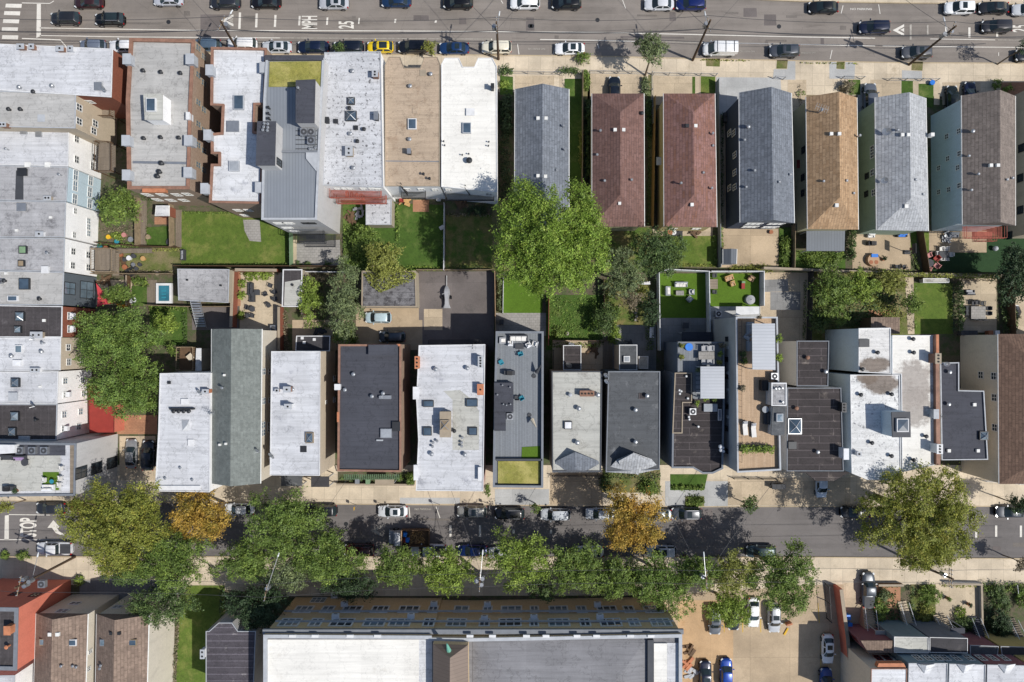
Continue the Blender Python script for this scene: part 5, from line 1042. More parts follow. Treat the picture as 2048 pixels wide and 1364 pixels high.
rbox(b, (450, 750), (453, 887), (441, 889), w=.3, h=.35); vent(b, (448, 775)); antenna(b, 428, 822, s=.8); vent(b, (425, 825), h=.9); dish(b, 518, 900, .4)
wins(b, [(527, 743), (527, 802), (526, 850), (526, 865)], 1., 1.4, gm='glassp'); wins(b, [(540, 743), (540, 800), (538, 850), (538, 858)], .9, 1.4)
b = bld('silver-roofed building with beige side wall and two chimneys', [(542, 702), (641, 702), (640, 952), (539, 951)], 8.6, 'w_beige', 'silver', .1, .1, 'cop_w')
chim(b, 574, 779, .9, .7, 1.2, 'chimb', 1); chim(b, 576, 813, .9, .6, 1.2, 'cop_w', 1); sky(b, 620, 875, 1.1, 1.5, 'wood', pyr=True); turb(b, (587, 778), (583, 813)); chim(b, 554, 781, .5, .4, .4, 'chimb', 1)
MB().ring([tuple(W(x, y, 0)[:2]) for x, y in ((599, 903), (615, 903), (615, 893), (599, 893))], offs([tuple(W(x, y, 0)[:2]) for x, y in ((599, 903), (615, 903), (615, 893), (599, 893))], .1), b.z, b.z + .12).build('old_hatch_frame', M['metald'], b.r) if 0 else rbox(b, (607, 898), m='metald', w=.9, h=.06)
dish(b, 546, 910, .55); wins(b, [(668, 757), (668, 799)], .9, 1.2); wins(b, [(652, 804)], .6, .9)
b = bld('black-roofed building with brick and terracotta parapet', [(676, 688), (803, 688), (803, 945), (674, 943)], 9.1, 'w_brick', 'slate', .3, .28, 'cop_b')
MB().prism([tuple(W(x, y, 9.12)[:2]) for x, y in ((735, 688), (800, 688), (800, 692), (735, 692))], 9.0, 9.14).build('terracotta_coping', M['orange'], b.r); MB().prism([tuple(W(x, y, 9.12)[:2]) for x, y in ((674, 824), (678, 824), (678, 844), (674, 844))], 9.0, 9.14).build('terracotta_coping', M['orange'], b.r)
turb(b, (708, 748), (691, 779), (745, 792), (767, 786)); rbox(b, (772, 794), m='metal', w=1.6, d=.5, h=.4); rbox(b, (762, 794), m='metal', w=.4, h=.5); sky(b, 773, 866, 1.6, 1.3, 'metal', 'vinylg'); hatch(b, 793, 852, 1., 1.2, 'metald'); rbox(b, (760, 880), m='cop_l', w=.9, d=.2, h=.3)
chim(b, 675, 774, .7, .7, .4, 'cop_w', 0, 'cop_w'); hatch(b, 768, 700, 4, 1.4, 'slate', .6)
b = bld('silver-roofed building with clay chimney pots and square roof lights', [(837, 690), (971, 688), (967, 983), (831, 982), (836, 880), (832, 800)], 9.4, 'w_pink', 'silver', .12, .12, 'cop_w')
patchr(b, [(887, 782), (920, 780), (945, 800), (958, 822), (958, 900), (905, 900), (905, 800)], 'lgrey', 'grey_repair'); sky(b, 857, 807, 1.5, .9, 'frame_d'); sky(b, 944, 805, 1.6, 1.1, 'frame_d'); sky(b, 855, 862, 1.2, 1.2, 'frame_d'); sky(b, 946, 862, 1.2, 1.1, 'frame_d')
c = bulk(b, [(879, 823), (902, 823), (902, 875), (879, 875)], 1.5, 'w_conc', 'cop_t'); sky(c, 890, 850, 1.3, 1.4, 'cop_t', 'wood', True)
chim(b, 961, 724, .6, 1.5, 1.2, 'cop_w', 4); chim(b, 961, 779, .8, 1.4, .8, 'cop_l', 1, 'orange'); chim(b, 834, 725, .5, 1.6, 1.2, 'orange', 3, 'orange'); chim(b, 832, 786, .7, 1.6, .6, 'cop_w', 0, 'cop_w'); chim(b, 832, 945, .5, 2., .4, 'cop_w', 0, 'cop_w'); chim(b, 960, 948, .4, 1.8, .5, 'cop_w', 0, 'cop_w')
turb(b, (872, 738), (935, 736), (864, 907), (930, 908), s=1.1); vent(b, (867, 884), (875, 881), (866, 892), (925, 874), (924, 884), (924, 891), h=.5); turb(b, (909, 861), m='metald')
fescape(b, 858, 962, 680, 683, 6.5, 'iron', 1.); stairs_iron(b, 945, 694, 9.4, 950, 686, 6.5, 'iron', .4)
b = bld('narrow modern building with roof deck, green mat and sedum bed', [(991, 662), (1088, 662), (1087, 976), (985, 975), (987, 830)], 10., 'w_slate', 'deckg', .7, .3, 'cop_g')
c = bulk(b, [(988, 765), (1027, 765), (1027, 824), (988, 824)], 1.2, 'w_dark', 'slate'); vent(c, (1005, 770), (1020, 774), (995, 789), (1007, 808), (1013, 810), (1021, 808), h=.3, r=.07); bulk(b, [(988, 824), (1012, 824), (1012, 862), (988, 862)], 1.1, 'w_dark', 'slate')
acu(b, 1020, 832, .9, .8); patchr(b, [(996, 922), (1080, 922), (1080, 967), (996, 967)], 'sedum', 'sedum_bed', .15); patchr(b, [(1044, 894), (1080, 892), (1080, 918), (1043, 918)], 'turf', 'green_mat', .05)
MB().prism([tuple(W(x, y, b.z)[:2]) for x, y in ((992, 916), (1084, 916), (1084, 920), (992, 920))], b.z, b.z + .7).build('parapet_screen', M['cop_d'], b.r); TERR = b.z
b = bld('light grey flat-roofed house with twin front gables', [(1103, 742), (1205, 742), (1203, 944), (1104, 943)], 8.6, 'w_brick', 'lgrey', .12, .15, 'cop_d')
def frontgable(b, px, xm, zt, m='sh_slate', m2='slate'):
    a, e, f, g, mid0, mid1 = [W(*p) for p in px]; q = MB().add([a, e, f, g, mid0, mid1], [(0, 1, 5, 4) if 0 else (0, 1, 4), (1, 2, 5, 4), (2, 3, 5), (3, 0, 4, 5)]); q.build('front_gable', M[m], b.r)
frontgable(b, [(1112, 922, 8.7), (1197, 922, 8.7), (1203, 944, 7.8), (1104, 945, 7.8), (1150, 904, 9.9), (1152, 940, 9.0)], 0, 0, 'sh_slate')
chim(b, 1174, 787, 1.9, .7, .7, 'chimb', 4, 'chimb'); turb(b, (1157, 816), (1154, 884), (1195, 789), s=1.2); turb(b, (1140, 789), m='cop_l'); sky(b, 1136, 850, 1.1, 1.1, 'frame_d', 'vinyl')
b2 = bld('small brown-roofed rear extension with white eaves', [(1126, 690), (1163, 690), (1163, 741), (1126, 741)], 5.2, 'w_brick', 'brown', .1, .1, 'cop_w', 'outbuilding', 'annex'); dish(b2, 1137, 730, .5); antenna(b2, 1142, 688, s=.4)
b = bld('dark grey flat-roofed house with hipped front dormer', [(1216, 742), (1321, 742), (1320, 940), (1211, 945)], 8.6, 'w_dark', 'dgrey', .12, .15, 'cop_g')
frontgable(b, [(1235, 918, 9.3), (1303, 918, 9.2), (1320, 938, 8.0), (1211, 944, 7.9), (1267, 905, 10.2), (1273, 948, 8.4)], 0, 0, 'sh_light'); frontgable(b, [(1237, 922, 9.9), (1300, 921, 9.9), (1276, 950, 8.2), (1240, 930, 9.), (1267, 906, 10.7), (1274, 922, 9.9)], 0, 0, 'sh_light')
turb(b, (1270, 819), (1270, 883), (1293, 791), s=1.1); patchr(b, [(1277, 786), (1290, 786), (1290, 798), (1277, 798)], 'brown', dz=.04); dish(b, 1213, 762, .45); dish(b, 1211, 750, .4)
b2 = bld('slate-roofed rear extension with small white roof light', [(1238, 689), (1275, 689), (1275, 741), (1238, 741)], 5.6, 'w_beige', 'dgrey', .1, .1, 'cop_w', 'outbuilding', 'annex'); sky(b2, 1253, 718, .9, .9, 'cop_w', 'vinylg'); bld('low flat-roofed lean-to beside the slate rear extension', [(1277, 712), (1297, 712), (1297, 738), (1277, 738)], 3.2, 'w_conc', 'lgrey', .1, .1, 'cop_w', 'outbuilding', 'annex')
b = bld('black-roofed building with rear roof deck and bowed street front', [(1355, 683), (1449, 683), (1450, 800), (1447, 938), (1426, 948), (1405, 948), (1386, 937), (1343, 937), (1344, 868), (1348, 745), (1355, 745)], 9.1, 'w_slate', 'brown', .3, .25, 'cop_g')
patchr(b, [(1356, 684), (1447, 684), (1447, 798), (1385, 798), (1385, 745), (1356, 745)], 'deckg', 'roof_deck', .05)
bulk(b, [(1349, 745), (1384, 745), (1384, 806), (1366, 806), (1365, 867), (1344, 867)], .5, 'w_slate', 'brown', cop='cop_t')
vent(b, (1370, 752), (1373, 796), (1394, 852), m='metal'); vent(b, (1357, 780), (1361, 782), (1358, 787), (1376, 833), (1377, 838), h=.5); acu(b, 1383, 822, .9, .8); sky(b, 1420, 815, 1.9, 1.1, 'vinylg', 'vinylg'); sky(b, 1438, 829, .5, 1.6, 'metal', 'glass2')
MB().cyl(W(1441, 893, b.z).x, W(1441, 893, b.z).y, b.z, b.z + 1.2, .18, 8).sphere(*W(1441, 893, b.z + 1.3), .3).build('flue_pipe', M['vinyl'], b.r); MB().cyl(W(1442, 900, b.z).x, W(1442, 900, b.z).y, b.z, b.z + 1.2, .18, 8).sphere(*W(1442, 900, b.z + 1.3), .3).build('flue_pipe', M['vinyl'], b.r)
DK1 = b.z + .05
b = bld('tall light grey building with cedar roof deck', [(1471, 633), (1556, 633), (1563, 941), (1474, 946)], 12.4, 'w_grey', 'decko', .6, .22, 'cop_l', 'apartment building', 'apartment_building')
c = bulk(b, [(1542, 765), (1573, 765), (1573, 812), (1542, 812)], 2.1, 'w_grey', 'greyd', cop='cop_w'); vent(c, (1550, 777), (1556, 777), (1563, 776), (1564, 804), h=.35); c = bulk(b, [(1545, 813), (1572, 813), (1569, 871), (1542, 871)], 1.5, 'w_grey', 'dgrey'); sky(c, 1558, 835, .9, 1.1, 'cop_l', 'glassp')
acu(b, 1545, 752, .9, .8); DK2 = b.z
wins(b, [(1454, 678), (1454, 719), (1454, 753), (1455, 813), (1454, 857), (1454, 902)], .7, 1.2, fm='frame_d'); wins(b, [(1455, 695), (1455, 746), (1455, 779), (1455, 833)], .4, .9, gm='vinyl')
b = bld('brown tar-roofed building stepped down to the street with glass roof light', [(1593, 681), (1659, 681), (1657, 773), (1593, 773)], 10.2, 'w_cream', 'brown', .12, .12, 'cop_g')
turb(b, (1613, 715), m='chimb'); turb(b, (1649, 743))
b = bld('lower brown tar-roofed wing with pyramid roof light', [(1574, 775), (1683, 775), (1688, 943), (1573, 943)], 9.6, 'w_grey', 'brown', .12, .12, 'cop_g')
sky(b, 1588, 852, 1.9, 2.2, 'metal', 'glass2', pyr=True); turb(b, (1591, 816), m='chimb'); turb(b, (1633, 903)); hatch(b, 1583, 890, 1., .9, 'metald', .3); chim(b, 1688, 815, .5, 1.2, 1.1, 'metald', 3, 'metald'); chim(b, 1692, 908, .6, 1.4, 1.4, 'vinyl', 0, 'vinyl')
MB().prism([tuple(W(x, y, 8.)[:2]) for x, y in ((1590, 944), (1700, 944), (1668, 962), (1632, 962), (1612, 946))], 7.7, 8.).build('porch_roof', M['brown'], b.r)
b = bld('white-roofed building with mud stain and blue-grey side wall', [(1717, 656), (1782, 655), (1783, 748), (1717, 745)], 10.4, 'w_sky', 'whited', .1, .1, 'cop_w')  # blue wall colour paints in the skylit shade of the west face
turb(b, (1752, 705), m='metald'); hatch(b, 1727, 686, 1.3, 1., 'metald', .15); turb(b, (1722, 738), m='metald')
b = bld('white-roofed building with tall skylight bulkhead', [(1700, 749), (1800, 749), (1803, 962), (1735, 960), (1703, 947)], 9.9, 'w_sky', 'whitew', .1, .1, 'cop_w')  # walls carry the same painted bluish shade
c = bulk(b, [(1783, 824), (1821, 823), (1822, 875), (1785, 875)], 2.9, 'w_sky', 'cop_d'); sky(c, 1803, 850, 1.6, 1.8, 'cop_w'); turb(b, (1719, 789), (1780, 788), (1741, 885), (1780, 911), m='metald'); chim(b, 1718, 908, .5, .5, .6, 'cop_w', 1)
b = bld('bright white-roofed building with brown-stained middle and brick chimneys', [(1784, 670), (1872, 670), (1872, 930), (1804, 945), (1802, 749), (1784, 749)], 9.9, 'w_white', 'white13', .1, .1, 'cop_w')
turb(b, (1823, 678), (1824, 705), (1849, 872), (1824, 919), m='metald')
MB().prism([tuple(W(x, y, 10.4)[:2]) for x, y in ((1871, 669), (1878, 669), (1881, 930), (1873, 930))], 9.4, 10.4).build('party_parapet', M['cop_b'], b.r)
chim(b, 1876, 717, .7, 1.3, 1.5, 'chimb', 3, 'cop_t'); chim(b, 1879, 898, .7, 1.2, 1.5, 'cop_w', 3, 'cop_w'); chim(b, 1872, 828, .6, 1.2, .9, 'cop_l', 0)
MB().prism([tuple(W(x, y, 10.5)[:2]) for x, y in ((1873, 669), (1878, 669), (1878, 705), (1873, 705))], 10.4, 10.46).build('terracotta_coping', M['orange'], b.r)
b = bld('charcoal-roofed building stepped back behind brick parapet', [(1880, 725), (1919, 724), (1919, 780), (1969, 781), (1977, 920), (1883, 921)], 8.4, 'w_beige', 'slate', .2, .15, 'cop_l')
for p in ((1947, 809), (1896, 901), (1954, 901)): rbox(b, p, w=.45, h=.3)
turb(b, (1894, 808), (1896, 744), m='metal'); sky(b, 1965, 871, 1.2, 1.2, 'metald', 'glassp', True); antenna(b, 1878, 832, s=.6, m='cop_d'); dish(b, 1888, 728, .4)
b = gable('brown hip-roofed building with beige side wall at the right edge', [(1996, 668), (2160, 668), (2165, 968), (1998, 968)], 8.4, 2.4, 'w_cream', 'sh_choc', 5.5, 5, over=.1)
wins(b, [(1962, 750), (1989, 795), (1990, 855)], 1.1, 1.1); win(b, 1988, 752, 1.1, 1.1)
# annexes and garages in the yards
b = bld('silver-grey roofed garage with metal stair beside it', [(354, 537), (459, 538), (457, 606), (356, 601)], 3.4, 'w_conc', 'greyd', .12, .12, 'cop_l', 'garage', 'garage')
rbox(b, (442, 571), (340 + 35, 560), m='metald', w=.25); q = MB()
for k in (0, 5): q.tube(W(380 + k * 4, 601, 3.4), W(393 + k * 4, 655, .5), .06)
for i in range(11): p = W(380 + i * 1.3, 602 + i * 5, 3.3 - i * .27); q.cbox(p.x + .7, p.y, p.z, 1.4, .25, .04)
q.build('metal_stair', M['metal'], b.r)
b = bld('narrow white-walled garage with half dark half grey roof', [(565, 538), (605, 538), (604, 614), (563, 614)], 3.4, 'w_conc', 'darkr', .15, .15, 'cop_w', 'garage', 'garage')
patchr(b, [(570, 564), (602, 559), (602, 611), (568, 611)], 'lgrey', 'metal_roofing', .03); vent(b, (586, 570), m='metald', h=.3)
b = bld('dark-roofed garage half buried in ivy beside the asphalt lot', [(723, 541), (832, 541), (834, 615), (722, 615)], 3.6, 'w_conc', 'worn', .15, .2, 'cop_t', 'garage', 'garage')
shed([(1446, 498), (1474, 498), (1473, 528), (1446, 528)], 2.5, .5, 'small grey shed with four roof lights on the concrete yard')
pergola([(1613, 462), (1690, 461), (1689, 502), (1613, 502)], .13, 2.7, 'dark ribbed carport roof behind the orange-brown house', 'seamd', 'carport')
b = bld('low dark-roofed rear annex with three small roof vents', [(592, 671), (661, 671), (660, 703), (590, 703)], 4.2, 'w_conc', 'black', .12, .12, 'cop_w', 'outbuilding', 'annex'); rbox(b, (605, 676), (609, 685), (629, 679), m='cop_w', w=.4)
b = bld('pale low outbuilding on the end of the back garden', [(1846, 556), (1899, 556), (1899, 566), (1846, 566)], 1.2, 'w_grey', 'lgrey', .1, .1, 'cop_w', 'outbuilding', 'outbuilding')
b = bld('shingled lean-to with glass corner beside the bushy garden', [(1742, 634), (1800, 634), (1800, 668), (1742, 668)], 3.6, 'w_brown', 'sh_tan', .1, .1, 'cop_w', 'outbuilding', 'annex', coping=False)
b = bld('bright red flat-roofed annex against the white row house', [(176, 770), (196, 768), (229, 804), (228, 866), (178, 866)], 3., 'w_redp', 'red', .05, .08, 'frame_r', 'outbuilding', 'annex')
# ============================================================ south side
b = bld('red painted corner building with dark tar roof', [(-120, 1212), (37, 1215), (34, 1342), (-120, 1338)], 11.4, 'w_redp', 'darkr', .3, .55, 'cop_g', 'building')
chim(b, 15, 1261, .8, 1.1, .9, 'orange', 0, 'orange'); vent(b, (20, 1290), m='orange', r=.15); wins(b, [(30, 1188), (70, 1190)], 1.2, 1.4, fm='frame_r'); acu(b, 88, 1166, 1., .6, z=8)
bld('white-walled building cut by the lower left corner', [(-120, 1352), (30, 1350), (28, 1450), (-120, 1450)], 8, 'w_white', 'silver')
b = gable('taupe gabled house with two roof windows, lower left', [(72, 1227), (176, 1228), (170, 1420), (66, 1420)], 8., 2., 'w_cream', 'sh_tan', over=.15)
rbox(b, (101, 1268), (116, 1268), w=.5); sky(b, 85, 1284, .8, .9, 'wood', 'glassp', h=.12); sky(b, 144, 1285, 1.3, .9, 'cop_w', h=.12); vent(b, (148, 1330), (155, 1332), (125, 1330), h=.4); wins(b, [(180, 1303), (177, 1338)], .6, .9); wins(b, [(150, 1207), (125, 1222)], 1.6, 1.1)
b = gable('taupe gabled house with pale side wall beside the back lawn', [(193, 1228), (298, 1230), (293, 1420), (190, 1420)], 8., 2., 'w_cream', 'sh_tan', over=.15)
rbox(b, (223, 1266), (239, 1266), m='metald', w=.4); sky(b, 206, 1285, .8, .9, 'metal', 'glassp', h=.12); sky(b, 264, 1285, 1.3, .9, 'wood', h=.12); vent(b, (204, 1329), (202, 1335), h=.4); wins(b, [(235, 1214)], 1.4, 1.)
b = bld('striped tar-roofed house next to the school', [(411, 1262), (418, 1262), (437, 1245), (464, 1245), (476, 1262), (512, 1262), (506, 1420), (411, 1420)], 7.8, 'w_grey', 'tarpatch', .1, .1, 'cop_l', 'house', 'house')
chim(b, 405, 1308, .5, 1.2, .6, 'cop_w', 2)
b = bld('long buff brick school with stone trim and air conditioners', [(526, 1269), (864, 1271), (864, 1275), (939, 1276), (1365, 1268), (1365, 1460), (526, 1460)], 13.6, 'w_ybrick', 'schoolg', .6, .45, 'cop_l', 'school', 'school_building')
patchr(b, [(530, 1279), (838, 1279), (838, 1450), (530, 1450)], 'white', 'white_membrane', .02); patchr(b, [(838, 1279), (864, 1279), (864, 1450), (838, 1450)], 'silver2', 'pale_membrane', .01); patchr(b, [(1294, 1277), (1306, 1277), (1306, 1450), (1294, 1450)], 'cop_d', 'dark_upstand', .5); patchr(b, [(1307, 1285), (1333, 1285), (1333, 1450), (1307, 1450)], 'white', 'white_strip', .3); patchr(b, [(1334, 1285), (1358, 1285), (1358, 1450), (1334, 1450)], 'silver', 'silver_strip', .1)
ra = [W(x, y, 13.05) for x, y in ((945, 1280), (1292, 1280), (1292, 1450), (945, 1450))]; rb = [W(x, y, 13.75) for x, y in ((1024, 1366), (1228, 1366), (1228, 1450), (1024, 1450))]
MB().add(ra + rb, [(0, 4, 5, 1), (1, 5, 6, 2), (0, 3, 7, 4), (4, 7, 6, 5)]).build('sloped_membrane', M['schoolg'], b.r)
sk_ = [W(x, y, 14.6) for x, y in ((866, 1288), (936, 1290), (938, 1450), (866, 1450))]; rg0, rg1 = W(900, 1316, 16.2), W(899, 1450, 16.2); v = sk_ + [rg0, rg1]
MB().add(v, [(0, 4, 5, 3), (4, 1, 2, 5), (0, 1, 4)]).build('hip_roof', M['seamb'], b.r); MB().prism([tuple(p[:2]) for p in sk_], 12.9, 14.58, top=False).build('tower_wall', M['w_ybrick'], b.r)
MB().tube(W(898, 1302, 15.2), W(894, 1288, 16.9), .35, .1, 8).build('bell_finial', M['copper'], b.r)
cr = MB(); Pn = [W(x, 1268.5, 13.2) for x in (524, 1368)]
cr.box(Pn[0].x, Pn[0].y - .1, 12.6, Pn[1].x, Pn[0].y + .55, 13.0); cr.build('cornice', M['cop_g'], b.r)
for x in (585, 630, 700, 755, 940, 985, 1053, 1092, 1154, 1193, 1261, 1302): p = W(x, 1272, 13.7); MB().cbox(p.x, p.y, 13.55, .9, .35, .25).build('parapet_cap', M['cop_w'], b.r)
q = MB()
for zz in (5.5, 9.1):
    y = max(p[1] for p in b.base); q.box(min(p[0] for p in b.base) + .1, y - .1, zz, max(p[0] for p in b.base) - .1, y + .12, zz + .25)
q.build('stone_band', M['cop_l'], b.r)
for x, w_ in ((580, 2.6), (632, 1.5), (684, 3.), (749, 2.8), (800, 2.8), (858, 1.4), (913, 2.6), (969, 1.3), (1020, 3.), (1068, 1.1), (1118, 2.8), (1170, 1.3), (1221, 2.8), (1268, 1.4), (1321, 2.6)):
    win(b, x, 1245, w_ + .3, 2.7, gm='glassp' if x % 3 else 'glass', mull=2 if w_ > 2 else 1, fm='cop_w', f=.22)
for x, w_ in ((607, 2.4), (655, 1.6), (704, 2.6), (760, 2.3), (818, 2.8), (866, 1.2), (923, 2.), (975, 1.2), (1023, 2.9), (1069, 1.1), (1117, 2.6), (1163, 1.3), (1214, 2.7), (1258, 1.4), (1306, 2.4)):
    win(b, x, 1219, w_ + .3, 2.6, gm='glassp' if x % 2 else 'glass', mull=2 if w_ > 2 else 1, fm='cop_w', f=.22)
for x in (640, 700, 735, 815, 980, 1110): win(b, x, 1196, 2.2, 1.9, gm='glassp', mull=2)
def acb(b, px, py):
    r = hitwall(b, px, py)
    if not r: return
    _, z, c, e, n = r
    o = MB().add([(*(c + e * u + n * d), zz) for d in (.02, .75) for zz in (z - .3, z + .25) for u in (-.5, .5)], [(0, 1, 3, 2), (4, 6, 7, 5), (0, 4, 5, 1), (2, 3, 7, 6), (0, 2, 6, 4), (1, 5, 7, 3)]).build('air_conditioner', M['vinyl'], b.r)
    MB().add([(*(c + e * u + n * .756), zz) for zz in (z - .12, z + .1) for u in (-.25, .25)], [(0, 1, 3, 2)]).build('grille', M['dark'], b.r, o)
for x, y in ((671, 1238), (689, 1213), (732, 1194), (668 + 1, 1196), (822, 1238), (868, 1213), (826, 1194), (874, 1194), (969, 1242), (975, 1214), (978, 1190), (1068, 1240), (1106, 1193), (1160, 1194), (1195, 1214), (1200, 1239)): acb(b, x, y)
# row houses at lower right
b = bld('white-roofed end row house with long beige side wall', [(1742, 1337), (1815, 1337), (1812, 1450), (1740, 1450)], 9., 'w_cream', 'silver2', .1, .1, 'cop_b')
MB().prism([tuple(W(x, y, 8.6)[:2]) for x, y in ((1757, 1326), (1807, 1326), (1811, 1334), (1754, 1334))], 7.9, 8.7).build('bracketed_cornice', M['orange'], b.r); wins(b, [(1774, 1316), (1756, 1316), (1797, 1315)], .9, 1.5, fm='frame_r')
RW = 'row houses with gabled front roofs'
for lab, px, wl, rf, ws in (('pale grey roofed row house with blue-grey front windows', [(1817, 1326), (1896, 1326), (1893, 1450), (1814, 1450)], 'w_teal', 'silver', (1835, 1855, 1875)), ('white-roofed row house between the grey-roofed ones', [(1898, 1327), (1972, 1329), (1969, 1450), (1895, 1450)], 'w_teal', 'silver2', (1890, 1912, 1937)), ('pale roofed row house with maroon front wall', [(1974, 1329), (2060, 1331), (2056, 1450), (1972, 1450)], 'w_maroon', 'silver', (1962, 1985, 2008)), ('row house with mustard front wall at the bottom right edge', [(2062, 1331), (2160, 1333), (2156, 1450), (2058, 1450)], 'w_mustard', 'silver', ())):
    b = bld(lab, px, 9., wl, rf, .1, .1, 'cop_l', group=RW)
    wins(b, [(x, 1316) for x in ws], .95, 1.7)
    xm = sum(p[0] for p in px) / 4; frontgable(b, [(xm - 20, 1328, 9.1), (xm + 16, 1328, 9.1), (xm + 4, 1347, 9.0), (xm - 6, 1347, 9.0), (xm - 2, 1331, 9.9), (xm - 1, 1345, 9.05)], 0, 0, 'silver2')
b = bld('brown-roofed front bay on the end row house', [(1721, 1281), (1787, 1281), (1788, 1306), (1737, 1307)], 6.2, 'w_maroon', 'sh_tan', .08, .08, 'cop_w', 'building', 'bay_wing', coping=False)
wins(b, [(1710, 1276)], .9, 1.3, fm='frame_r')
b = bld('grey-roofed front bay with white edge', [(1788, 1273), (1857, 1274), (1858, 1307), (1788, 1306)], 6.4, 'w_teal', 'lgrey', .08, .08, 'cop_w', 'building', 'bay_wing')
b = bld('black-roofed front bay with white edge', [(1859, 1274), (1936, 1276), (1936, 1307), (1859, 1306)], 6.4, 'w_slate', 'black', .08, .08, 'cop_w', 'building', 'bay_wing')
b = bld('low maroon front porch wing beside the black-roofed bay', [(1940, 1290), (1998, 1292), (1996, 1312), (1940, 1310)], 5.6, 'w_maroon', 'dgrey', .08, .08, 'cop_l', 'building', 'bay_wing')
b = bld('mustard front porch wing in the lower right corner', [(2001, 1292), (2090, 1295), (2088, 1316), (2004, 1312)], 5.6, 'w_mustard', 'black', .08, .08, 'cop_l', 'building', 'bay_wing')
# ============================================================ TREES
ST = 'street trees along the lower street'
tree(1102, 482, 128, 21, 'bright', 'huge bright green maple spreading over the back yards', name='maple_tree', bx=(1092, 500), ry=130, zc=14.5, open_=1.4)
tree(1243, 550, 42, 10, 'grey', 'dull grey-green tree right of the huge maple', ry=60, open_=.8)
tree(1318, 505, 54, 10, 'deep', 'rounded grey-green tree behind the second brown hip-roofed house', ry=54)
tree(1262, 595, 30, 6, 'dry', 'half bare brownish tree below the grey-green pair', ry=28, open_=.35)
tree(240, 680, 98, 12, 'cyprs', 'broad olive green tree beside the row house rear walls', ry=72); tree(258, 775, 82, 11, 'cyprs', 'wide green tree over the red annex', ry=62)
tree(243, 417, 50, 8, 'green', 'dense low green tree next to the pale blue wall', ry=40)
tree(240, 1045, 110, 14, 'olive', 'large yellow-green plane tree over the left end of the lower street', ry=104, lob=14, group=ST, name='plane_tree')
tree(405, 1028, 66, 11, 'orange', 'orange autumn tree at left beside the big plane tree', ry=58, group=ST)
tree(345, 1118, 96, 12, 'green', 'dark green tree with pale forked limbs over the left front yards', ry=66, lob=10, bark='barkl', open_=.8); tree(325, 1205, 78, 10, 'deep', 'lower dark green tree overhanging the taupe gabled houses', ry=42, open_=.8, bark='barkl'); tree(255, 1135, 60, 8, 'deep', 'dark green tree under the big plane tree', ry=30)
tree(572, 1045, 84, 12, 'green', 'large mid green tree between the lower street kerbs', ry=68, lob=10, group=ST)
tree(500, 1118, 58, 10, 'green', 'dark green tree beside the lamp pole at left', ry=50, group=ST); tree(655, 1114, 76, 11, 'green', 'rounded green tree left of the dump truck', ry=56, group=ST, lob=8)
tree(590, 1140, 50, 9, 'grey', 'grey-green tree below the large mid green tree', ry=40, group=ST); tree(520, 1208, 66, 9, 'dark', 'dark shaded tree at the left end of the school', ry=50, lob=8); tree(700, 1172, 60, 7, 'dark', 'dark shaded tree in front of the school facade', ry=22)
tree(797, 1127, 50, 10, 'green', 'green tree right below the dump truck', ry=50, group=ST); tree(893, 1134, 56, 10, 'lime', 'lime green tree left of the triple-globe pole', ry=52, group=ST)
tree(1037, 1116, 70, 11, 'lime', 'loose yellowish green tree right of the triple-globe pole', ry=66, group=ST, open_=.75); tree(1148, 1128, 66, 10, 'green', 'green tree hiding the white sedan on the south kerb', ry=58, group=ST, open_=.8); tree(1080, 1175, 44, 7, 'deep', 'low dark tree against the middle of the school', ry=24, open_=.6)
tree(1262, 1033, 74, 12, 'orange', 'orange and gold autumn tree in the middle of the lower street', ry=72, group=ST, lob=9); tree(1235, 1152, 62, 9, 'green', 'deep green tree below the orange and gold tree', ry=50, group=ST); tree(1315, 1157, 62, 10, 'cyprs', 'green tree in front of the right end of the school', ry=52, group=ST)
tree(1340, 1200, 50, 7, 'green', 'sparse tree at the school corner', ry=40, open_=.45); tree(1392, 1140, 54, 10, 'green', 'green tree by the double crossarm pole', ry=36, group=ST); tree(1465, 1145, 64, 10, 'ivy', 'mottled olive tree above the parked cars', ry=46, group=ST, open_=.85)
tree(1455, 1215, 52, 9, 'lime', 'yellow-green tree overhanging the car park bays', ry=42); tree(1565, 1150, 74, 12, 'green', 'tall green tree at the right end of the car park bays', ry=80, lob=10, group=ST, open_=.85)
tree(1832, 1028, 128, 15, 'olive', 'very large olive tree over the right part of the lower street', ry=110, lob=16, name='plane_tree'); tree(1850, 1100, 70, 9, 'olive', 'low olive outer crown below the very large olive tree', ry=42)
tree(1300, 103, 33, 9, 'grey', 'small street tree by the upper street white van', ry=34, bx=(1290, 152)); tree(860, 96, 15, 4.5, 'ivy', 'small bushy tree between black and blue cars', ry=13); tree(680, 97, 16, 4.5, 'deep', 'small dark tree over the navy car', ry=9)
tree(1497, 1007, 17, 5, 'deep', 'small sapling on the north kerb of the lower street', ry=18, bx=(1487, 1004)); tree(1072, 1015, 13, 4, 'green', 'thin sapling before the modern sedum-roofed building', ry=12, open_=.5)
tree(2034, 1006, 22, 7, 'dark', 'small dark tree at the right end of the north kerb'); tree(2044, 1127, 15, 6, 'dry', 'brownish small tree cut by the right edge on the south pavement')
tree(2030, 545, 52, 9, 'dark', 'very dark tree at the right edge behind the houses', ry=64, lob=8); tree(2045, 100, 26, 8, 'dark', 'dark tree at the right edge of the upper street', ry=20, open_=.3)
tree(690, 600, 35, 8, 'grey', 'tall narrow grey-green tree behind the ivy garage', ry=88, lob=8); tree(690, 668, 26, 5, 'green', 'short green tree at the end of the narrow garden'); tree(766, 520, 40, 7, 'ivy', 'dull olive conifer above the ivy garage', ry=42, name='conifer_tree')
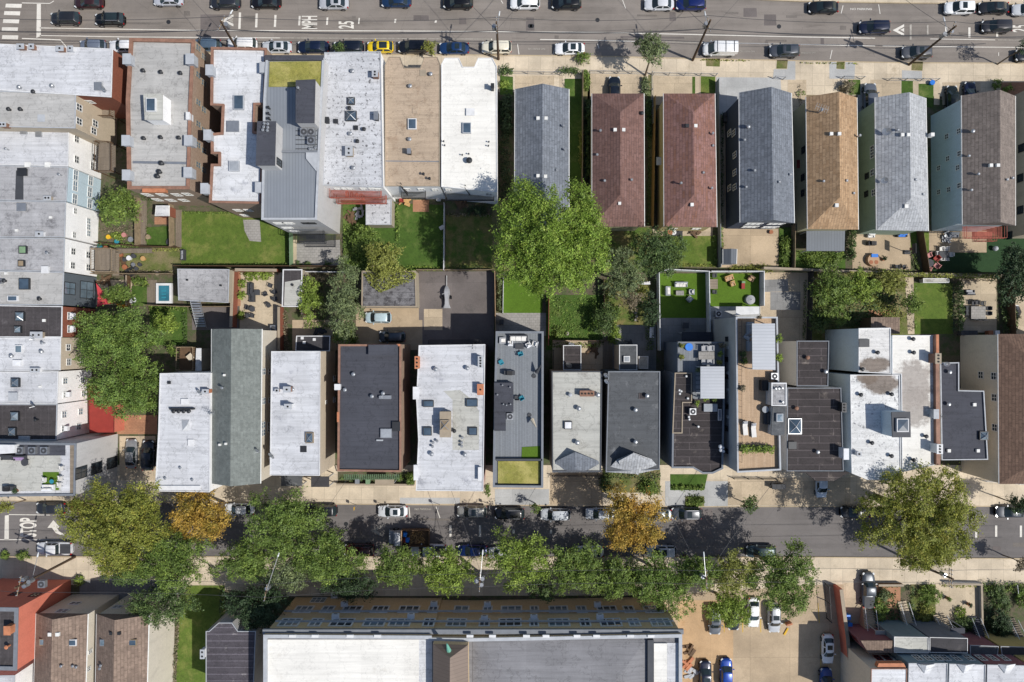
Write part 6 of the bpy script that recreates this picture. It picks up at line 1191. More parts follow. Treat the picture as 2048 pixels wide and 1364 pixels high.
tree(620, 600, 24, 4.5, 'lime', 'bright lime bush-like tree beside the narrow garage', ry=50, lob=7, trunk=False); tree(730, 480, 30, 3.5, 'green', 'bright green overgrown bush tree in the shaded yard', ry=36, trunk=False)
tree(1665, 590, 44, 6, 'green', 'green tree in the bushy garden right of the paved yard', ry=58, lob=9); tree(1655, 555, 30, 5, 'dry', 'brownish tree at the top of the bushy garden', ry=26, open_=.6); tree(1720, 575, 40, 5.5, 'lime', 'light green fern-like tree in the bushy garden', ry=34); tree(1780, 565, 34, 4, 'ivy', 'olive shrubby tree by the back fence', ry=28); tree(1822, 608, 22, 4.5, 'green', 'feathery green tree at the edge of the square lawn'); tree(1640, 640, 26, 4, 'deep', 'dark green tree low in the bushy garden')
tree(1480, 0, 46, 9, 'dark', 'tree at the top edge beyond the upper street', ry=8, open_=.5) if 0 else None
tree(15, 1012, 18, 6, 'ivy', 'olive tree cut by the left edge near the stop line', ry=10); tree(1195, 460, 26, 6, 'lime', 'bright side branch tree beside the brown house', ry=34)
tree(335, 645, 30, 5, 'lime', 'light green tree right of the broad olive tree', ry=22, trunk=False); tree(240, 590, 40, 6, 'green', 'green tree below the red shade sail', ry=18); tree(345, 700, 12, 3, 'green', 'small green bush tree by the timber deck', trunk=False)
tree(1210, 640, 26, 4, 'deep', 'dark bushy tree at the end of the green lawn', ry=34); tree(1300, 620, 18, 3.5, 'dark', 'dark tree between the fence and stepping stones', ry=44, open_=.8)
# shrubs and hedges
S = shrub
S(1012, 145, 15, 'deep', 'clipped dark hedge at the corner of the white-roofed house', h=1.3, ry=8, name='hedge', cat='hedge'); S(1140, 147, 22, 'deep', 'long dark hedge before the grey gable house', h=1.2, ry=7, name='hedge', cat='hedge'); S(1165, 119, 12, 'green', 'round leafy bush on the pavement', h=1.6)
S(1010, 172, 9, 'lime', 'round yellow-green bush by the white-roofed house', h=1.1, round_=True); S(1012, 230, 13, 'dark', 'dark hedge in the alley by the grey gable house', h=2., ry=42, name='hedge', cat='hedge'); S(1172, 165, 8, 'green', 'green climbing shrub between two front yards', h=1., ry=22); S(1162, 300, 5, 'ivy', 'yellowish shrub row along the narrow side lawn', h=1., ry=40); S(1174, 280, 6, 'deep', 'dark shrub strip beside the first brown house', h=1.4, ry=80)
S(1290, 175, 9, 'grey', 'silvery shrub between the brown houses', h=1.2, ry=22); S(1296, 240, 6, 'deep', 'narrow green shrub strip beside the brown house', h=1., ry=40); S(1690, 176, 15, 'dry', 'dark reddish bush before the orange-brown roof', h=1.6, ry=14); S(1988, 172, 10, 'green', 'green bush right of the two driveway cars', h=1.3); S(2010, 181, 12, 'lime', 'yellow-green bush in the brick front yard', h=1., ry=8)
for i, (x, y) in enumerate(((502, 552), (518, 551), (536, 551))): S(x, y, 9, 'lime', ('leftmost', 'middle', 'rightmost')[i] + ' round clipped bush by the patio back wall', h=1.2, round_=True, group='clipped bushes round the patio')
for i, (x, y) in enumerate(((487, 567), (486, 591), (485, 631))): S(x, y, 7.5, 'lime', ('upper', 'middle', 'lower')[i] + ' round clipped bush along the patio left side', h=1., round_=True, group='clipped bushes round the patio')
for i, (x, y) in enumerate(((601, 529), (619, 528), (656, 529))): S(x, y, 6, 'deep', ('left', 'middle', 'right')[i] + ' dark shrub at the foot of the paved patio', h=1.)
for i in range(5): S(1350 + i * 13, 974, 5.5, 'green', ('first', 'second', 'third', 'fourth', 'fifth')[i] + ' ball shrub from the left in the small front garden', h=.8, round_=True, group='ball shrubs in the small front garden')
S(1388, 1001, 19, 'green', 'clump of green bushes in the kerb pit', h=.9, ry=11); S(1215, 965, 14, 'deep', 'dark shrub at the foot of the dormered house', h=1.4); S(1298, 970, 20, 'green', 'green shrub mass in the front garden of the dormered house', h=1.6, ry=16); S(822, 955, 9, 'green', 'green climber at the corner of the black-roofed building', h=2., ry=14); S(976, 975, 5, 'green', 'narrow climber between the pink wall and the sedum building', h=2.5, ry=14)
S(800, 957, 6, 'green', 'small green bush below the awning', h=1.); S(15, 1106, 10, 'green', 'left leafy plant on the corner pavement', h=1.); S(50, 1108, 13, 'green', 'right leafy plant on the corner pavement', h=1.1, ry=10); S(163, 1158, 9, 'lime', 'round yellow-green bush by the red building', h=1.2, round_=True)
S(1755, 1216, 16, 'green', 'green shrub beside the first stair', h=1.5, ry=28); S(1765, 1185, 14, 'grey', 'flowering grey shrub by the brick front yard', h=1.2); S(1852, 1183, 26, 'green', 'broad leafy shrub with orange flowers', h=1.6, ry=24); S(1846, 1222, 20, 'ivy', 'spreading olive shrub below the leafy one', h=1., ry=22); S(1916, 1221, 10, 'lime', 'bright yellow ball bush', h=1.1, round_=True); S(1925, 1248, 22, 'deep', 'dark rose bush beside the blue steps', h=1.4, ry=16)
S(1990, 1190, 24, 'deep', 'green shrub mass at the top right front garden', h=1.5, ry=24); S(1990, 1245, 20, 'dark', 'dark tall shrub below it beside the handrail', h=2.5, ry=34); S(2035, 1190, 16, 'cyprs', 'shrub at the right edge of the front gardens', h=1.5, ry=26)
S(1568, 505, 12, 'green', 'leafy vine bank beside the concrete yard', h=1.2, ry=34); S(1700, 490, 8, 'deep', 'dark green hedge right of the carport', h=1.6, ry=36, name='hedge', cat='hedge'); S(1640, 520, 44, 'green', 'low flowering bed below the carport', h=.8, ry=14); S(1905, 640, 6, 'deep', 'tall dark hedge between lawn and patio', h=2., ry=60, name='hedge', cat='hedge') if 0 else S(1911, 612, 6.5, 'deep', 'tall dark hedge between lawn and patio', h=2., ry=52, name='hedge', cat='hedge')
S(1230, 625, 14, 'green', 'green shrub beside the stepping stones', h=1.2, ry=22); S(1226, 665, 14, 'lime', 'light green shrub at the end of the stepping stones', h=1.2, ry=20); S(1283, 575, 12, 'ivy', 'shrub at the head of the stepping stones', h=1.2, ry=12); S(1000, 590, 7, 'grey', 'grey-green shrub strip along the turf square', h=1.2, ry=36)
S(1440, 480, 5, 'green', 'weeds along the white fence of the concrete yard', h=.8, ry=24); S(238, 474, 12, 'lime', 'yellow-green bush in the cluttered yard', h=1., ry=8); S(285, 565, 16, 'green', 'green bush on the fence above the small turf', h=1.2, ry=7); S(655, 560, 26, 'dry', 'dark dry bush row in the narrow garden', h=1.2, ry=9)
S(1500, 538, 44, 'ivy', 'weedy growth along the concrete yard back wall', h=.6, ry=5); S(1035, 690, 2, 'ivy', 'tiny', h=.3) if 0 else None
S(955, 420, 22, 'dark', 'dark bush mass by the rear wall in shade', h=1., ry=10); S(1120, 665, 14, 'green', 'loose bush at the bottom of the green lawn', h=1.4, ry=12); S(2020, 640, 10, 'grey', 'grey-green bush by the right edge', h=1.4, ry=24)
cover([(725, 548), (805, 535), (832, 545), (832, 560), (760, 586), (742, 570)], .7, 'ivy', 'mat of yellow-green ivy over the garage roof', z=3.5, name='ivy', dens=60)
cover([(1860, 547), (2000, 549), (2000, 557), (1860, 556)], .5, 'ivy', 'ivy along the top of the garden wall', z=1.9, name='ivy', dens=70)
cover([(1692, 543), (1860, 546), (1860, 555), (1692, 552)], .5, 'ivy', 'ivy along the left part of the garden wall', z=1.7, name='ivy', dens=70)
cover([(688, 450), (752, 450), (745, 540), (690, 540)], .7, 'green', 'tall green weeds in the shaded yard', dens=40)
cover([(1097, 595), (1205, 595), (1190, 680), (1100, 680)], .35, 'green', 'long unmown grass tufts', dens=30, name='long_grass', leafs=.1)
cover([(1750, 1205), (1790, 1180), (1800, 1245), (1752, 1250)], .4, 'deep', 'low planting in the brick front garden', dens=30)
cover([(1620, 560), (1735, 556), (1800, 590), (1790, 640), (1640, 660), (1618, 620)], .8, 'deep', 'dense undergrowth of the bushy garden', dens=34)
cover([(1315, 550), (1316, 552), (1317, 552)], .1, 'green', 'x') if 0 else None
for i, (pts, w, lf, h) in enumerate((([(364, 530), (580, 530)], 6, 'green', .5), ([(366, 426), (580, 426)], 5, 'green', .4), ([(581, 440), (582, 530)], 6, 'deep', .8), ([(790, 536), (888, 538)], 9, 'lime', .6), ([(886, 430), (886, 535)], 5, 'green', .5), ([(796, 412), (797, 530)], 7, 'green', .7), ([(896, 430), (985, 431)], 6, 'dry', .4), ([(896, 535), (985, 536)], 8, 'deep', .6), ([(992, 550), (1085, 552)], 14, 'deep', .8), ([(1000, 520), (1090, 545)], 22, 'deep', .7),
    ([(1200, 560), (1203, 690)], 10, 'deep', .9), ([(1100, 690), (1200, 690)], 10, 'green', .7), ([(1212, 560), (1215, 650)], 8, 'green', .7), ([(1292, 600), (1300, 700)], 16, 'deep', .9), ([(1300, 530), (1430, 531)], 6, 'ivy', .5), ([(1427, 472), (1430, 530)], 6, 'green', .6), ([(1305, 472), (1306, 530)], 8, 'deep', .6), ([(1443, 225), (1443, 460)], 5, 'deep', .5), ([(1585, 508), (1690, 508)], 8, 'green', .5), ([(1708, 540), (1820, 541)], 6, 'green', .5),
    ([(1822, 500), (1835, 540)], 7, 'green', .5), ([(1828, 570), (1829, 660)], 5, 'green', .5), ([(1902, 566), (1903, 665)], 6, 'dark', .8), ([(2003, 560), (2005, 665)], 12, 'deep', .9), ([(1918, 560), (1990, 560)], 5, 'dry', .4), ([(1812, 555), (1822, 665)], 5, 'dry', .4), ([(1609, 560), (1606, 690)], 6, 'deep', .5), ([(284, 398), (350, 398)], 10, 'deep', .6), ([(296, 452), (296, 490)], 5, 'green', .5), ([(200, 490), (280, 490)], 12, 'green', .7), ([(240, 545), (350, 545)], 8, 'dry', .5), ([(238, 500), (360, 500)], 6, 'ivy', .4), ([(200, 462), (282, 455)], 12, 'dry', .5),
    ([(266, 565), (300, 563)], 9, 'green', .8), ([(300, 616), (375, 618)], 10, 'green', .9), ([(372, 615), (373, 690)], 8, 'deep', .7), ([(482, 547), (560, 547)], 5, 'deep', .5), ([(570, 620), (575, 700)], 9, 'dry', .6), ([(640, 560), (646, 650)], 16, 'deep', .8), ([(700, 545), (705, 700)], 14, 'deep', .9), ([(610, 650), (690, 652)], 14, 'green', .6), ([(1008, 200), (1012, 395)], 18, 'dark', .6), ([(1172, 200), (1176, 450)], 9, 'dark', .6), ([(1298, 180), (1297, 450)], 6, 'deep', .5), ([(1600, 170), (1596, 440)], 6, 'dry', .3), ([(1130, 160), (1130, 350)], 4, 'deep', .4),
    ([(1400, 120), (1500, 122)], 2.5, 'ivy', .15), ([(1600, 126), (1720, 128)], 2.5, 'ivy', .15), ([(1590, 188), (1610, 188)], 8, 'green', .4), ([(362, 1170), (350, 1364)], 8, 'dry', .4), ([(445, 1175), (446, 1240)], 8, 'dark', .8), ([(1756, 1170), (1798, 1172)], 6, 'deep', .5), ([(1880, 1170), (1950, 1170)], 7, 'ivy', .5), ([(1820, 1170), (1825, 1245)], 8, 'deep', .7), ([(1960, 1170), (2048, 1172)], 18, 'green', .8), ([(1970, 1200), (1975, 1280)], 20, 'dark', .9), ([(2010, 1200), (2015, 1275)], 14, 'deep', .8), ([(1760, 1195), (1790, 1250)], 12, 'deep', .6), ([(1205, 950), (1320, 952)], 14, 'deep', .6), ([(680, 958), (830, 959)], 7, 'deep', .4), ([(1670, 690), (1740, 655)], 20, 'dark', .7), ([(1735, 600), (1805, 640)], 26, 'ivy', .7))):
    border(pts, w, lf, h, dens=50)
# ============================================================ CARS
A = 180
car(176, 3, A, 'sedan', '4a2c30', 'dark maroon car cut by the top edge beside the crosswalk'); car(335, -2, A, 'sedan', 'b9bdc6', 'silver sedan cut by the top edge above the grey apartment block'); car(450, 4, A, 'suv', '3a3d46', 'charcoal car above the left white triangle'); car(531, 3, A, 'sedan', '1f1c20', 'black car above the white dashes'); car(667, 5, A, 'sedan', 'b9bcc2', 'silver sedan with sunroof above the 25 marking', 'sun')
car(792, 1, A, 'sedan', '27466f', 'blue sedan at the top edge'); car(916, 4, A, 'suv', '17171b', 'black jeep-like car at the top edge near the pole'); car(1050, 5, A, 'suv', 'eef0f2', 'white crossover at the top edge'); car(1133, 5, A, 'suv', '16181d', 'black minivan right of the white crossover', 'sun'); car(1319, 7, A, 'sedan', 'd2d5da', 'silver sedan touching the blue car at the top'); car(1382, 7, A, 'suv', '1a2f78', 'royal blue car at the top edge')
car(1648, 13, A, 'sedan', '1c1d20', 'black sedan at the top beside the words NO PARKING'); car(1920, 15, A, 'suv', 'eceef0', 'white SUV with sunroof at top right', 'sun'); car(1989, 14, A, 'sedan', '2b2c30', 'black sedan behind the white SUV at top right', 'glass'); car(2056, 18, A, 'sedan', 'c5c9ce', 'silver car cut by the top right edge')
car(130, 36, A, 'suv', '33353c', 'dark grey SUV driving nearest the crosswalk', name='driving_car'); car(219, 38, A, 'suv', '131417', 'black SUV with glass roof behind the dark grey SUV', 'glass', name='driving_car', rack=2); car(1749, 54, A, 'suv', '1d2744', 'navy SUV driving towards the no parking words', name='driving_car', s=1.03); car(1994, 52, A, 'suv', '3a3a40', 'dark car driving at the right end of the upper street', name='driving_car')
car(184, 90, A, 'hatch', '8f9aae', 'grey-blue car parked behind the left corner building'); car(246, 91, A, 'sedan', 'e8eaee', 'white car half hidden by the grey apartment block'); car(412, 90, A, 'suv', '6c8399', 'steel blue car hidden behind brick block corner'); car(484, 88, A, 'suv', 'eaeaea', 'white car under the leaning pole, left'); car(553, 93, A, 'sedan', 'c8ccd2', 'silver sedan with dark sunroof in front of the white-roofed block', 'sun'); car(626, 93, A, 'sedan', '1d2b4b', 'navy sedan left of the small dark tree', s=1.05)
car(697, 94, A, 'suv', '1c2436', 'dark navy crossover left of the yellow car'); car(760, 93, A, 'hatch', 'f0cf1d', 'yellow hatchback with black roof', 'glass'); car(826, 93, A, 'suv', '1b1f2a', 'black SUV right of the yellow hatchback'); car(908, 95, A, 'sedan', '254a7e', 'bright blue sedan with sunroof on the south kerb', 'sun'); car(993, 94, A, 'suv', 'e3ddcb', 'cream white SUV beneath the pole'); car(1140, 96, A, 'sedan', 'f1f2f4', 'white sedan with black roof parked alone', 'glass')
car(1440, 98, A, 'van', 'eceded', 'white cargo van with roof racks', cat='van', s=.98, name='cargo_van'); car(1569, 101, A, 'suv', '5b616b', 'grey SUV with dark roof window', 'sun'); car(1834, 104, A, 'suv', '6a6d74', 'grey SUV under the long leaning pole', 'sun', rack=1); car(2062, 110, A, 'suv', '30343c', 'dark car cut by the right edge in tree shade')
car(1229, 182, 90, 'suv', '1f2836', 'dark blue SUV nose out in the concrete front yard'); car(1741, 197, 90, 'suv', '7b818c', 'grey crossover in the driveway between orange and grey roofs', s=1.05); car(1906, 196, 90, 'hatch', '1d2622', 'black hatchback in the driveway by the taupe roof'); car(1942, 192, 90, 'sedan', '1b2547', 'navy car right of the black hatchback')
car(756, 635, A, 'hatch', 'b8cdd6', 'pale blue hatchback parked below the ivy garage'); car(784, 673, A, 'hatch', '59626f', 'blue-grey car parked in the shade behind the black roof', rack=1)
car(261, 908, 90, 'sedan', 'a7a9ad', 'silver grey sedan in the left driveway', s=.98); car(296, 911, 90, 'suv', '1a2233', 'navy SUV with pale windscreen beside the silver sedan')
car(100, 1017, A, 'sedan', '3c3f46', 'dark grey car above the white arrow'); car(163, 1016, A, 'hatch', 'c2272f', 'red car mostly under the plane tree'); car(478, 1019, A, 'sedan', 'dcdfe4', 'white car between the orange tree and the green tree'); car(644, 1021, A, 'suv', '2b2e36', 'dark car peeping from the large green tree'); car(785, 1023, A, 'sedan', 'd5d9de', 'pale silver sedan with sunroof above the dump truck', 'sun'); car(944, 1023, A, 'suv', 'b5b4ae', 'beige-grey SUV on the north kerb', 'sun')
car(1019, 1027, A, 'suv', '15171d', 'black SUV with silver rails on the north kerb', rack=2); car(1111, 1029, A, 'suv', 'c3c8ce', 'silver minivan on the north kerb'); car(1201, 1028, A, 'sedan', 'c7ccd2', 'silver car under the orange and gold tree, left'); car(1314, 1030, A, 'sedan', '9aa3a8', 'grey car peeping right of the orange and gold tree'); car(1373, 1027, A, 'suv', '5f646c', 'dark grey SUV with panoramic roof right of the gold tree', 'sun', rack=2); car(1712, 1025, A, 'sedan', '22262d', 'black car at the left rim of the very large olive tree'); car(2023, 1024, A, 'sedan', '4b515b', 'dark grey sedan at the right end of the north kerb')
car(1644, 970, -90, 'hatch', 'b9c6d4', 'pale blue car nose out below the brown porch roof')
car(109, 1097, A, 'pickup', 'd8dade', 'silver pickup truck parked on the south kerb', cat='pickup truck', name='pickup_truck')
car(718, 1100, A, 'suv', '4a1c22', 'dark red car on the south kerb left of the truck'); car(857, 1101, A, 'pickup', 'd9dcdf', 'white pickup under the green trees', cat='pickup truck', name='pickup_truck'); car(945, 1102, A, 'sedan', '16306e', 'blue sedan by the triple-globe pole'); car(1003, 1106, A, 'hatch', 'e6e7e8', 'white hatchback under the loose yellowish tree'); car(1178, 1104, A, 'sedan', 'dfe2e5', 'white sedan under the trees left of the gold one'); car(1215, 1107, A, 'hatch', '1d2230', 'black small car below the orange and gold tree') if 0 else None
car(1323, 1103, A, 'suv', 'c9ccd1', 'bright silver SUV on the south kerb', 'sun'); car(1522, 1103, A, 'suv', '42575f', 'teal-grey SUV on the south kerb')
car(321, 1192, 90, 'sedan', '5b6e6b', 'green-grey car under the dark forked tree')
car(1430, 1240, -90, 'suv', '7c828a', 'grey SUV in the first car park bay', 'sun'); car(1468, 1232, -90, 'sedan', '2a3138', 'black car in the second car park bay'); car(1508, 1226, -90, 'sedan', 'eef0f1', 'white car in the third car park bay'); car(1549, 1236, -90, 'suv', 'b8bcc1', 'silver SUV in the fourth car park bay', 'sun', rack=1)
car(1411, 1352, 90, 'suv', '232a44', 'dark navy car at the bottom of the car park', 'sun'); car(1453, 1347, 90, 'suv', '1b4fb8', 'vivid blue car at the bottom of the car park'); car(1657, 1299, -90, 'sedan', 'eceef0', 'white sedan by the right wall of the car park', 'sun'); car(1653, 1367, 90, 'suv', '1a4a9e', 'blue car cut by the bottom edge')
car(1737, 1180, 90, 'pickup', '5c636c', 'dark grey pickup truck before the brick front yard', cat='pickup truck', name='pickup_truck')
# dump truck
p = W(822, 1070); r_ = empty('dump_truck', (p.x, p.y, 0), 'rusty open dump truck loaded with blue drums and brush', 'truck')
def TB(n, m, *bx, par=None, rz=0):
    q = MB()
    for x0, y0, z0, x1, y1, z1 in bx: q.box(p.x + x0, p.y + y0, z0, p.x + x1, p.y + y1, z1)
    return q.build(n, M[m], r_, par)
TB('chassis', 'metald', (-2.9, -.7, .5, 3., .7, .8)); TB('hood', 'vinylg', (-3.1, -.95, .6, -2.2, .95, 1.35)); TB('cab', 'vinylg', (-2.25, -1., .7, -1.35, 1., 2.3)); TB('windscreen', 'carglass', (-2.3, -.85, 1.45, -2.24, .85, 2.15)); TB('cab_roof', 'cop_w', (-2.05, -.95, 2.3, -1.3, .95, 2.38)); TB('bumper', 'metal', (-3.25, -1., .45, -3.1, 1., .75))
TB('truck_bed', 'woodd', (-1.1, -1.2, .9, 3., 1.2, 1.0), (-1.1, -1.25, .9, 3., -1.15, 1.9), (-1.1, 1.15, .9, 3., 1.25, 1.9), (2.9, -1.2, .9, 3., 1.2, 1.7), (-1.2, -1.25, .9, -1.1, 1.25, 2.1)); TB('bed_rail', 'tanf', (-1.2, -1.25, 2.1, -1.05, 1.25, 2.2))
for x in (-2.2, 1.4, 2.2):
    for s in (-1, 1): w_ = MB().tube((p.x + x, p.y + s * .8, .48), (p.x + x, p.y + s * 1.1, .48), .48, n=16).build('wheel', M['rub'], r_); MB().tube((p.x + x, p.y + s * 1.08, .48), (p.x + x, p.y + s * 1.12, .48), .24, n=12).build('rim', M['rim'], r_, w_)
for x, y, m in ((-.35, -.3, 'blue'), (-.75, .55, 'blue')): q = MB().tube((p.x + x, p.y + y - .3, 1.5), (p.x + x + .1, p.y + y + .3, 1.55), .32, n=14); q.thing('drum', M[m], 'blue drum in the dump truck, ' + ('front centre' if y < 0 else 'beside the cab'), 'drum')
q = MB().box(p.x - .9, p.y - .7, 1.0, p.x - .6, p.y - .1, 1.6); q.thing('fuel_can', M['red'], 'red container in the dump truck bed', 'container')
q = MB(); rg = random.Random(3)
for i in range(70): a_ = rg.uniform(0, 6.28); x, y = p.x + rg.uniform(0., 2.), p.y + rg.uniform(-.9, .9); q.tube((x, y, 1.05 + rg.random() * .6), (x + math.cos(a_) * .6, y + math.sin(a_) * .6, 1.2 + rg.random() * .8), .03, .015, 4)
q.thing('brushwood', M['woodo'], 'heap of cut branches in the dump truck', 'branches', kind='stuff')
# ============================================================ POLES AND WIRES
T1 = upole(475, 100, 441, 42, 12.3, 'timber pole leaning over the left white triangle', [(.93, 2.2, R(65))], (461, 27, 10.5), 1)
T2 = upole(997, 119, 993, 44, 12.3, 'timber pole over the cream white SUV', [(.9, 2.2, R(90)), (.97, 1.6, R(90))], (998, 31, 10.5), 1, 2.5)
T3 = upole(1385, 121, 1421, 40, 12.3, 'timber pole left of the white cargo van', [(.9, 2.2, R(100))], (1411, 31, 10.5), 1, 2)
T4 = upole(1817, 130, 1912, 52, 12.5, 'long leaning timber pole over the grey SUV', [(.93, 2., R(70))], (1889, 42, 10.5), 2, .4)
T0 = W(-160, 40, 12)
T5 = W(2200, 50, 12.3)
for k, (a_, c_) in enumerate(((T0, T1), (T1, T2), (T2, T3), (T3, T4), (T4, T5))):
    nm = ('left of the first pole', 'between the first and second poles', 'between the second and third poles', 'between the third and fourth poles', 'right of the fourth pole')[k]
    for j, (dy, dz, w_) in enumerate(((.9, -.6, 'kerb side'), (-.9, -.6, 'yard side'), (0, -2.6, 'lowest'))): wirerun(a_ + Vector((0, dy, dz)), c_ + Vector((0, dy, dz)), f'{w_} overhead wire on the upper street {nm}', 1.2 if j < 2 else .9, .032 if j < 2 else .05)
U0 = upole(151, 1113, 30, 1176, 12.8, 'dark timber pole over the red corner building', [(.94, 2.8, R(78))], (75, 1113, 9.5), 3, .2)
U1 = upole(540, 1168, 531, 1200 - 14, 12.3, 'timber pole at the left end of the school', [(.94, 2.4, R(80))], (556, 1112, 10.5), 1, 1.2)
U2 = upole(966, 1150, 959, 1164, 12.3, 'timber pole with three transformers before the school', [(.93, 2.8, R(88))], (965, 1108, 10.5), 3, .9)
U3 = upole(1398, 1146, 1414, 1158, 12.3, 'timber pole with double crossarm beside the school corner', [(.9, 2.6, R(90)), (.96, 2.6, R(90))], (1408, 1112, 10.5), 1, 2.6)
U4 = upole(1838, 1130, 1906, 1158, 12.3, 'timber pole behind the very large olive tree', [(.9, 2.6, R(90)), (.96, 2.6, R(90))], None, 1, 2.6)
U5 = W(2250, 1160, 12)
for k, (a_, c_) in enumerate(((W(-200, 1170, 12), U0), (U0, U1), (U1, U2), (U2, U3), (U3, U4), (U4, U5))):
    nm = ('left of the dark pole', 'from the dark pole to the school', 'along the left half of the school', 'along the right half of the school', 'over the car park entrance', 'over the right front gardens')[k]
    for j, (dy, dz, w_) in enumerate(((.9, -.7, 'street side'), (-.9, -.7, 'building side'))): wirerun(a_ + Vector((0, dy, dz)), c_ + Vector((0, dy, dz)), f'{w_} overhead wire on the lower street {nm}', .8, .024)
# service drops over the street
for k, (x0, y0, z0, x1, y1, z1, l_) in enumerate(((441, 60, 9, 330, -60, 8, 'wire fanning up-left from the left pole'), (993, 60, 9, 880, -60, 8, 'wire fanning up-left from the second pole'), (993, 60, 9, 1090, -60, 8, 'wire fanning up-right from the second pole'), (1421, 60, 9, 1300, -60, 8, 'wire fanning up-left from the third pole'), (1421, 60, 9, 1530, -60, 8, 'wire fanning up-right from the third pole'), (1905, 60, 9, 1740, -60, 8, 'wire fanning up-left from the fourth pole'), (966, 1160, 9, 900, 975, 8.8, 'wire crossing the lower street to the silver roof'), (966, 1160, 9, 1080, 960, 9.5, 'wire crossing the lower street to the sedum building'), (1410, 1158, 9, 1300, 945, 8.5, 'wire crossing the lower street to the dormered house'), (1410, 1158, 9, 1560, 948, 9.5, 'wire crossing the lower street to the tall building'), (1890, 1150, 9, 1760, 962, 9.5, 'wire crossing the lower street at the right'), (534, 1186, 9, 700, 950, 8.8, 'wire crossing the lower street to the black roof'))):
    wirerun(W(x0, y0, z0), W(x1, y1, z1), l_, .6, .024)
for k, (x, y, l_) in enumerate(((715, 1010, 'left'), (770, 1010, 'second'), (880, 1009, 'third'), (980, 1008, 'right'))):
    pp = W(x, y); q = MB().tube((pp.x, pp.y, .12), (pp.x, pp.y, 2.6), .035); r2 = empty('parking_sign', (pp.x, pp.y, .12), f'{l_} signpost on the north pavement of the lower street', 'sign'); q.build('post', M['metal'], r2); MB().box(pp.x - .02, pp.y - .22, 1.9, pp.x + .03, pp.y + .22, 2.5).build('sign_plate', M['yellow' if k == 0 else 'metal'], r2)
# ============================================================ FENCES
for pts, l_ in (([(1024, 148), (1118, 150)], 'chain-link fence before the grey gable house'), ([(1178, 147), (1290, 149)], 'chain-link fence before the first brown house'), ([(1305, 151), (1430, 153)], 'chain-link fence before the second brown house'), ([(1546, 158), (1565, 160)], 'short chain-link gate right of the navy house'), ([(1682, 158), (1722, 159)], 'chain-link gate before the orange-brown house'), ([(1775, 162), (1870, 163)], 'chain-link fence before the light grey house'), ([(1302, 149), (1303, 250)], 'chain-link side fence between the brown houses')):
    fence(pts, 1.1, 'metal', l_, 'chain', .12, 2.4, 'chain_link_fence')
FW = [([(360, 534), (590, 534), (690, 534)], 1.8, 'woodd', 'dark board fence below the large lawn'), ([(348, 402), (350, 495)], 1.6, 'wood', 'board fence left of the large lawn'), ([(586, 455), (587, 534)], 1.7, 'gwall', 'hedge-green board fence right of the large lawn'), ([(890, 410), (889, 541)], 1.5, 'vinyl', 'pale thin fence between the two shaded lawns'), ([(836, 541), (988, 541)], 1.4, 'wood', 'board fence above the asphalt lot'), ([(990, 545), (992, 690)], 1.8, 'tanf', 'brown fence right of the asphalt lot'), ([(1007, 558), (1006, 626)], 1.2, 'vinyl', 'white edging fence left of the turf square'), ([(1097, 590), (1096, 690)], 1.7, 'w_red', 'reddish fence right of the turf square'), ([(1306, 200), (1302, 455)], 1.8, 'woodo', 'orange-brown board fence between the brown houses'), ([(1432, 165), (1436, 535)], 1.5, 'vinylg', 'grey fence between the second brown house and navy house'), ([(1582, 452), (1581, 540)], 1.6, 'wood', 'board fence right of the concrete yard'), ([(1832, 462), (1846, 545)], 1.7, 'woodd', 'dark board fence between the two paved yards'), ([(1164, 150), (1163, 380)], 1.5, 'wood', 'board fence right of the side lawn'),
      ([(1616, 545), (1612, 690)], 1.8, 'metald', 'dark fence left of the bushy garden'), ([(2010, 557), (2014, 668)], 1.8, 'woodd', 'dark fence right of the tan patio'), ([(281, 398), (282, 492)], 1.6, 'wood', 'left board fence of the small lawn'), ([(200, 487), (282, 494), (360, 496)], 1.3, 'woodd', 'fence below the cluttered yard'), ([(195, 549), (350, 549)], 1.7, 'wood', 'board fence above the small turf'), ([(300, 611), (380, 614), (470, 614)], 1.7, 'wood', 'board fence below the plunge pool'), ([(605, 545), (690, 546)], 1.7, 'vinyl', 'pale fence above the narrow garden'), ([(1205, 560), (1208, 640)], 1.5, 'woodd', 'dark fence right of the long grass'), ([(1108, 680), (1210, 682)], 1.5, 'woodd', 'dark fence at the foot of the long grass'), ([(1225, 455), (1300, 455)], 1., 'wood', 'low fence behind the first brown house')]
for pts, h_, m_, l_ in FW:
    fence(pts, h_, m_, l_, 'board', .12, t=.06)
fence([(1315, 700), (1313, 548), (1330, 541), (1411, 545), (1414, 700)], 1.9, 'vinyl', 'white vinyl fence round the left turf square', 'board', .12, name='vinyl_fence', t=.1); fence([(1416, 545), (1519, 545), (1519, 612)], 1.9, 'vinyl', 'white vinyl fence round the right turf square', 'board', .12, name='vinyl_fence', t=.1)
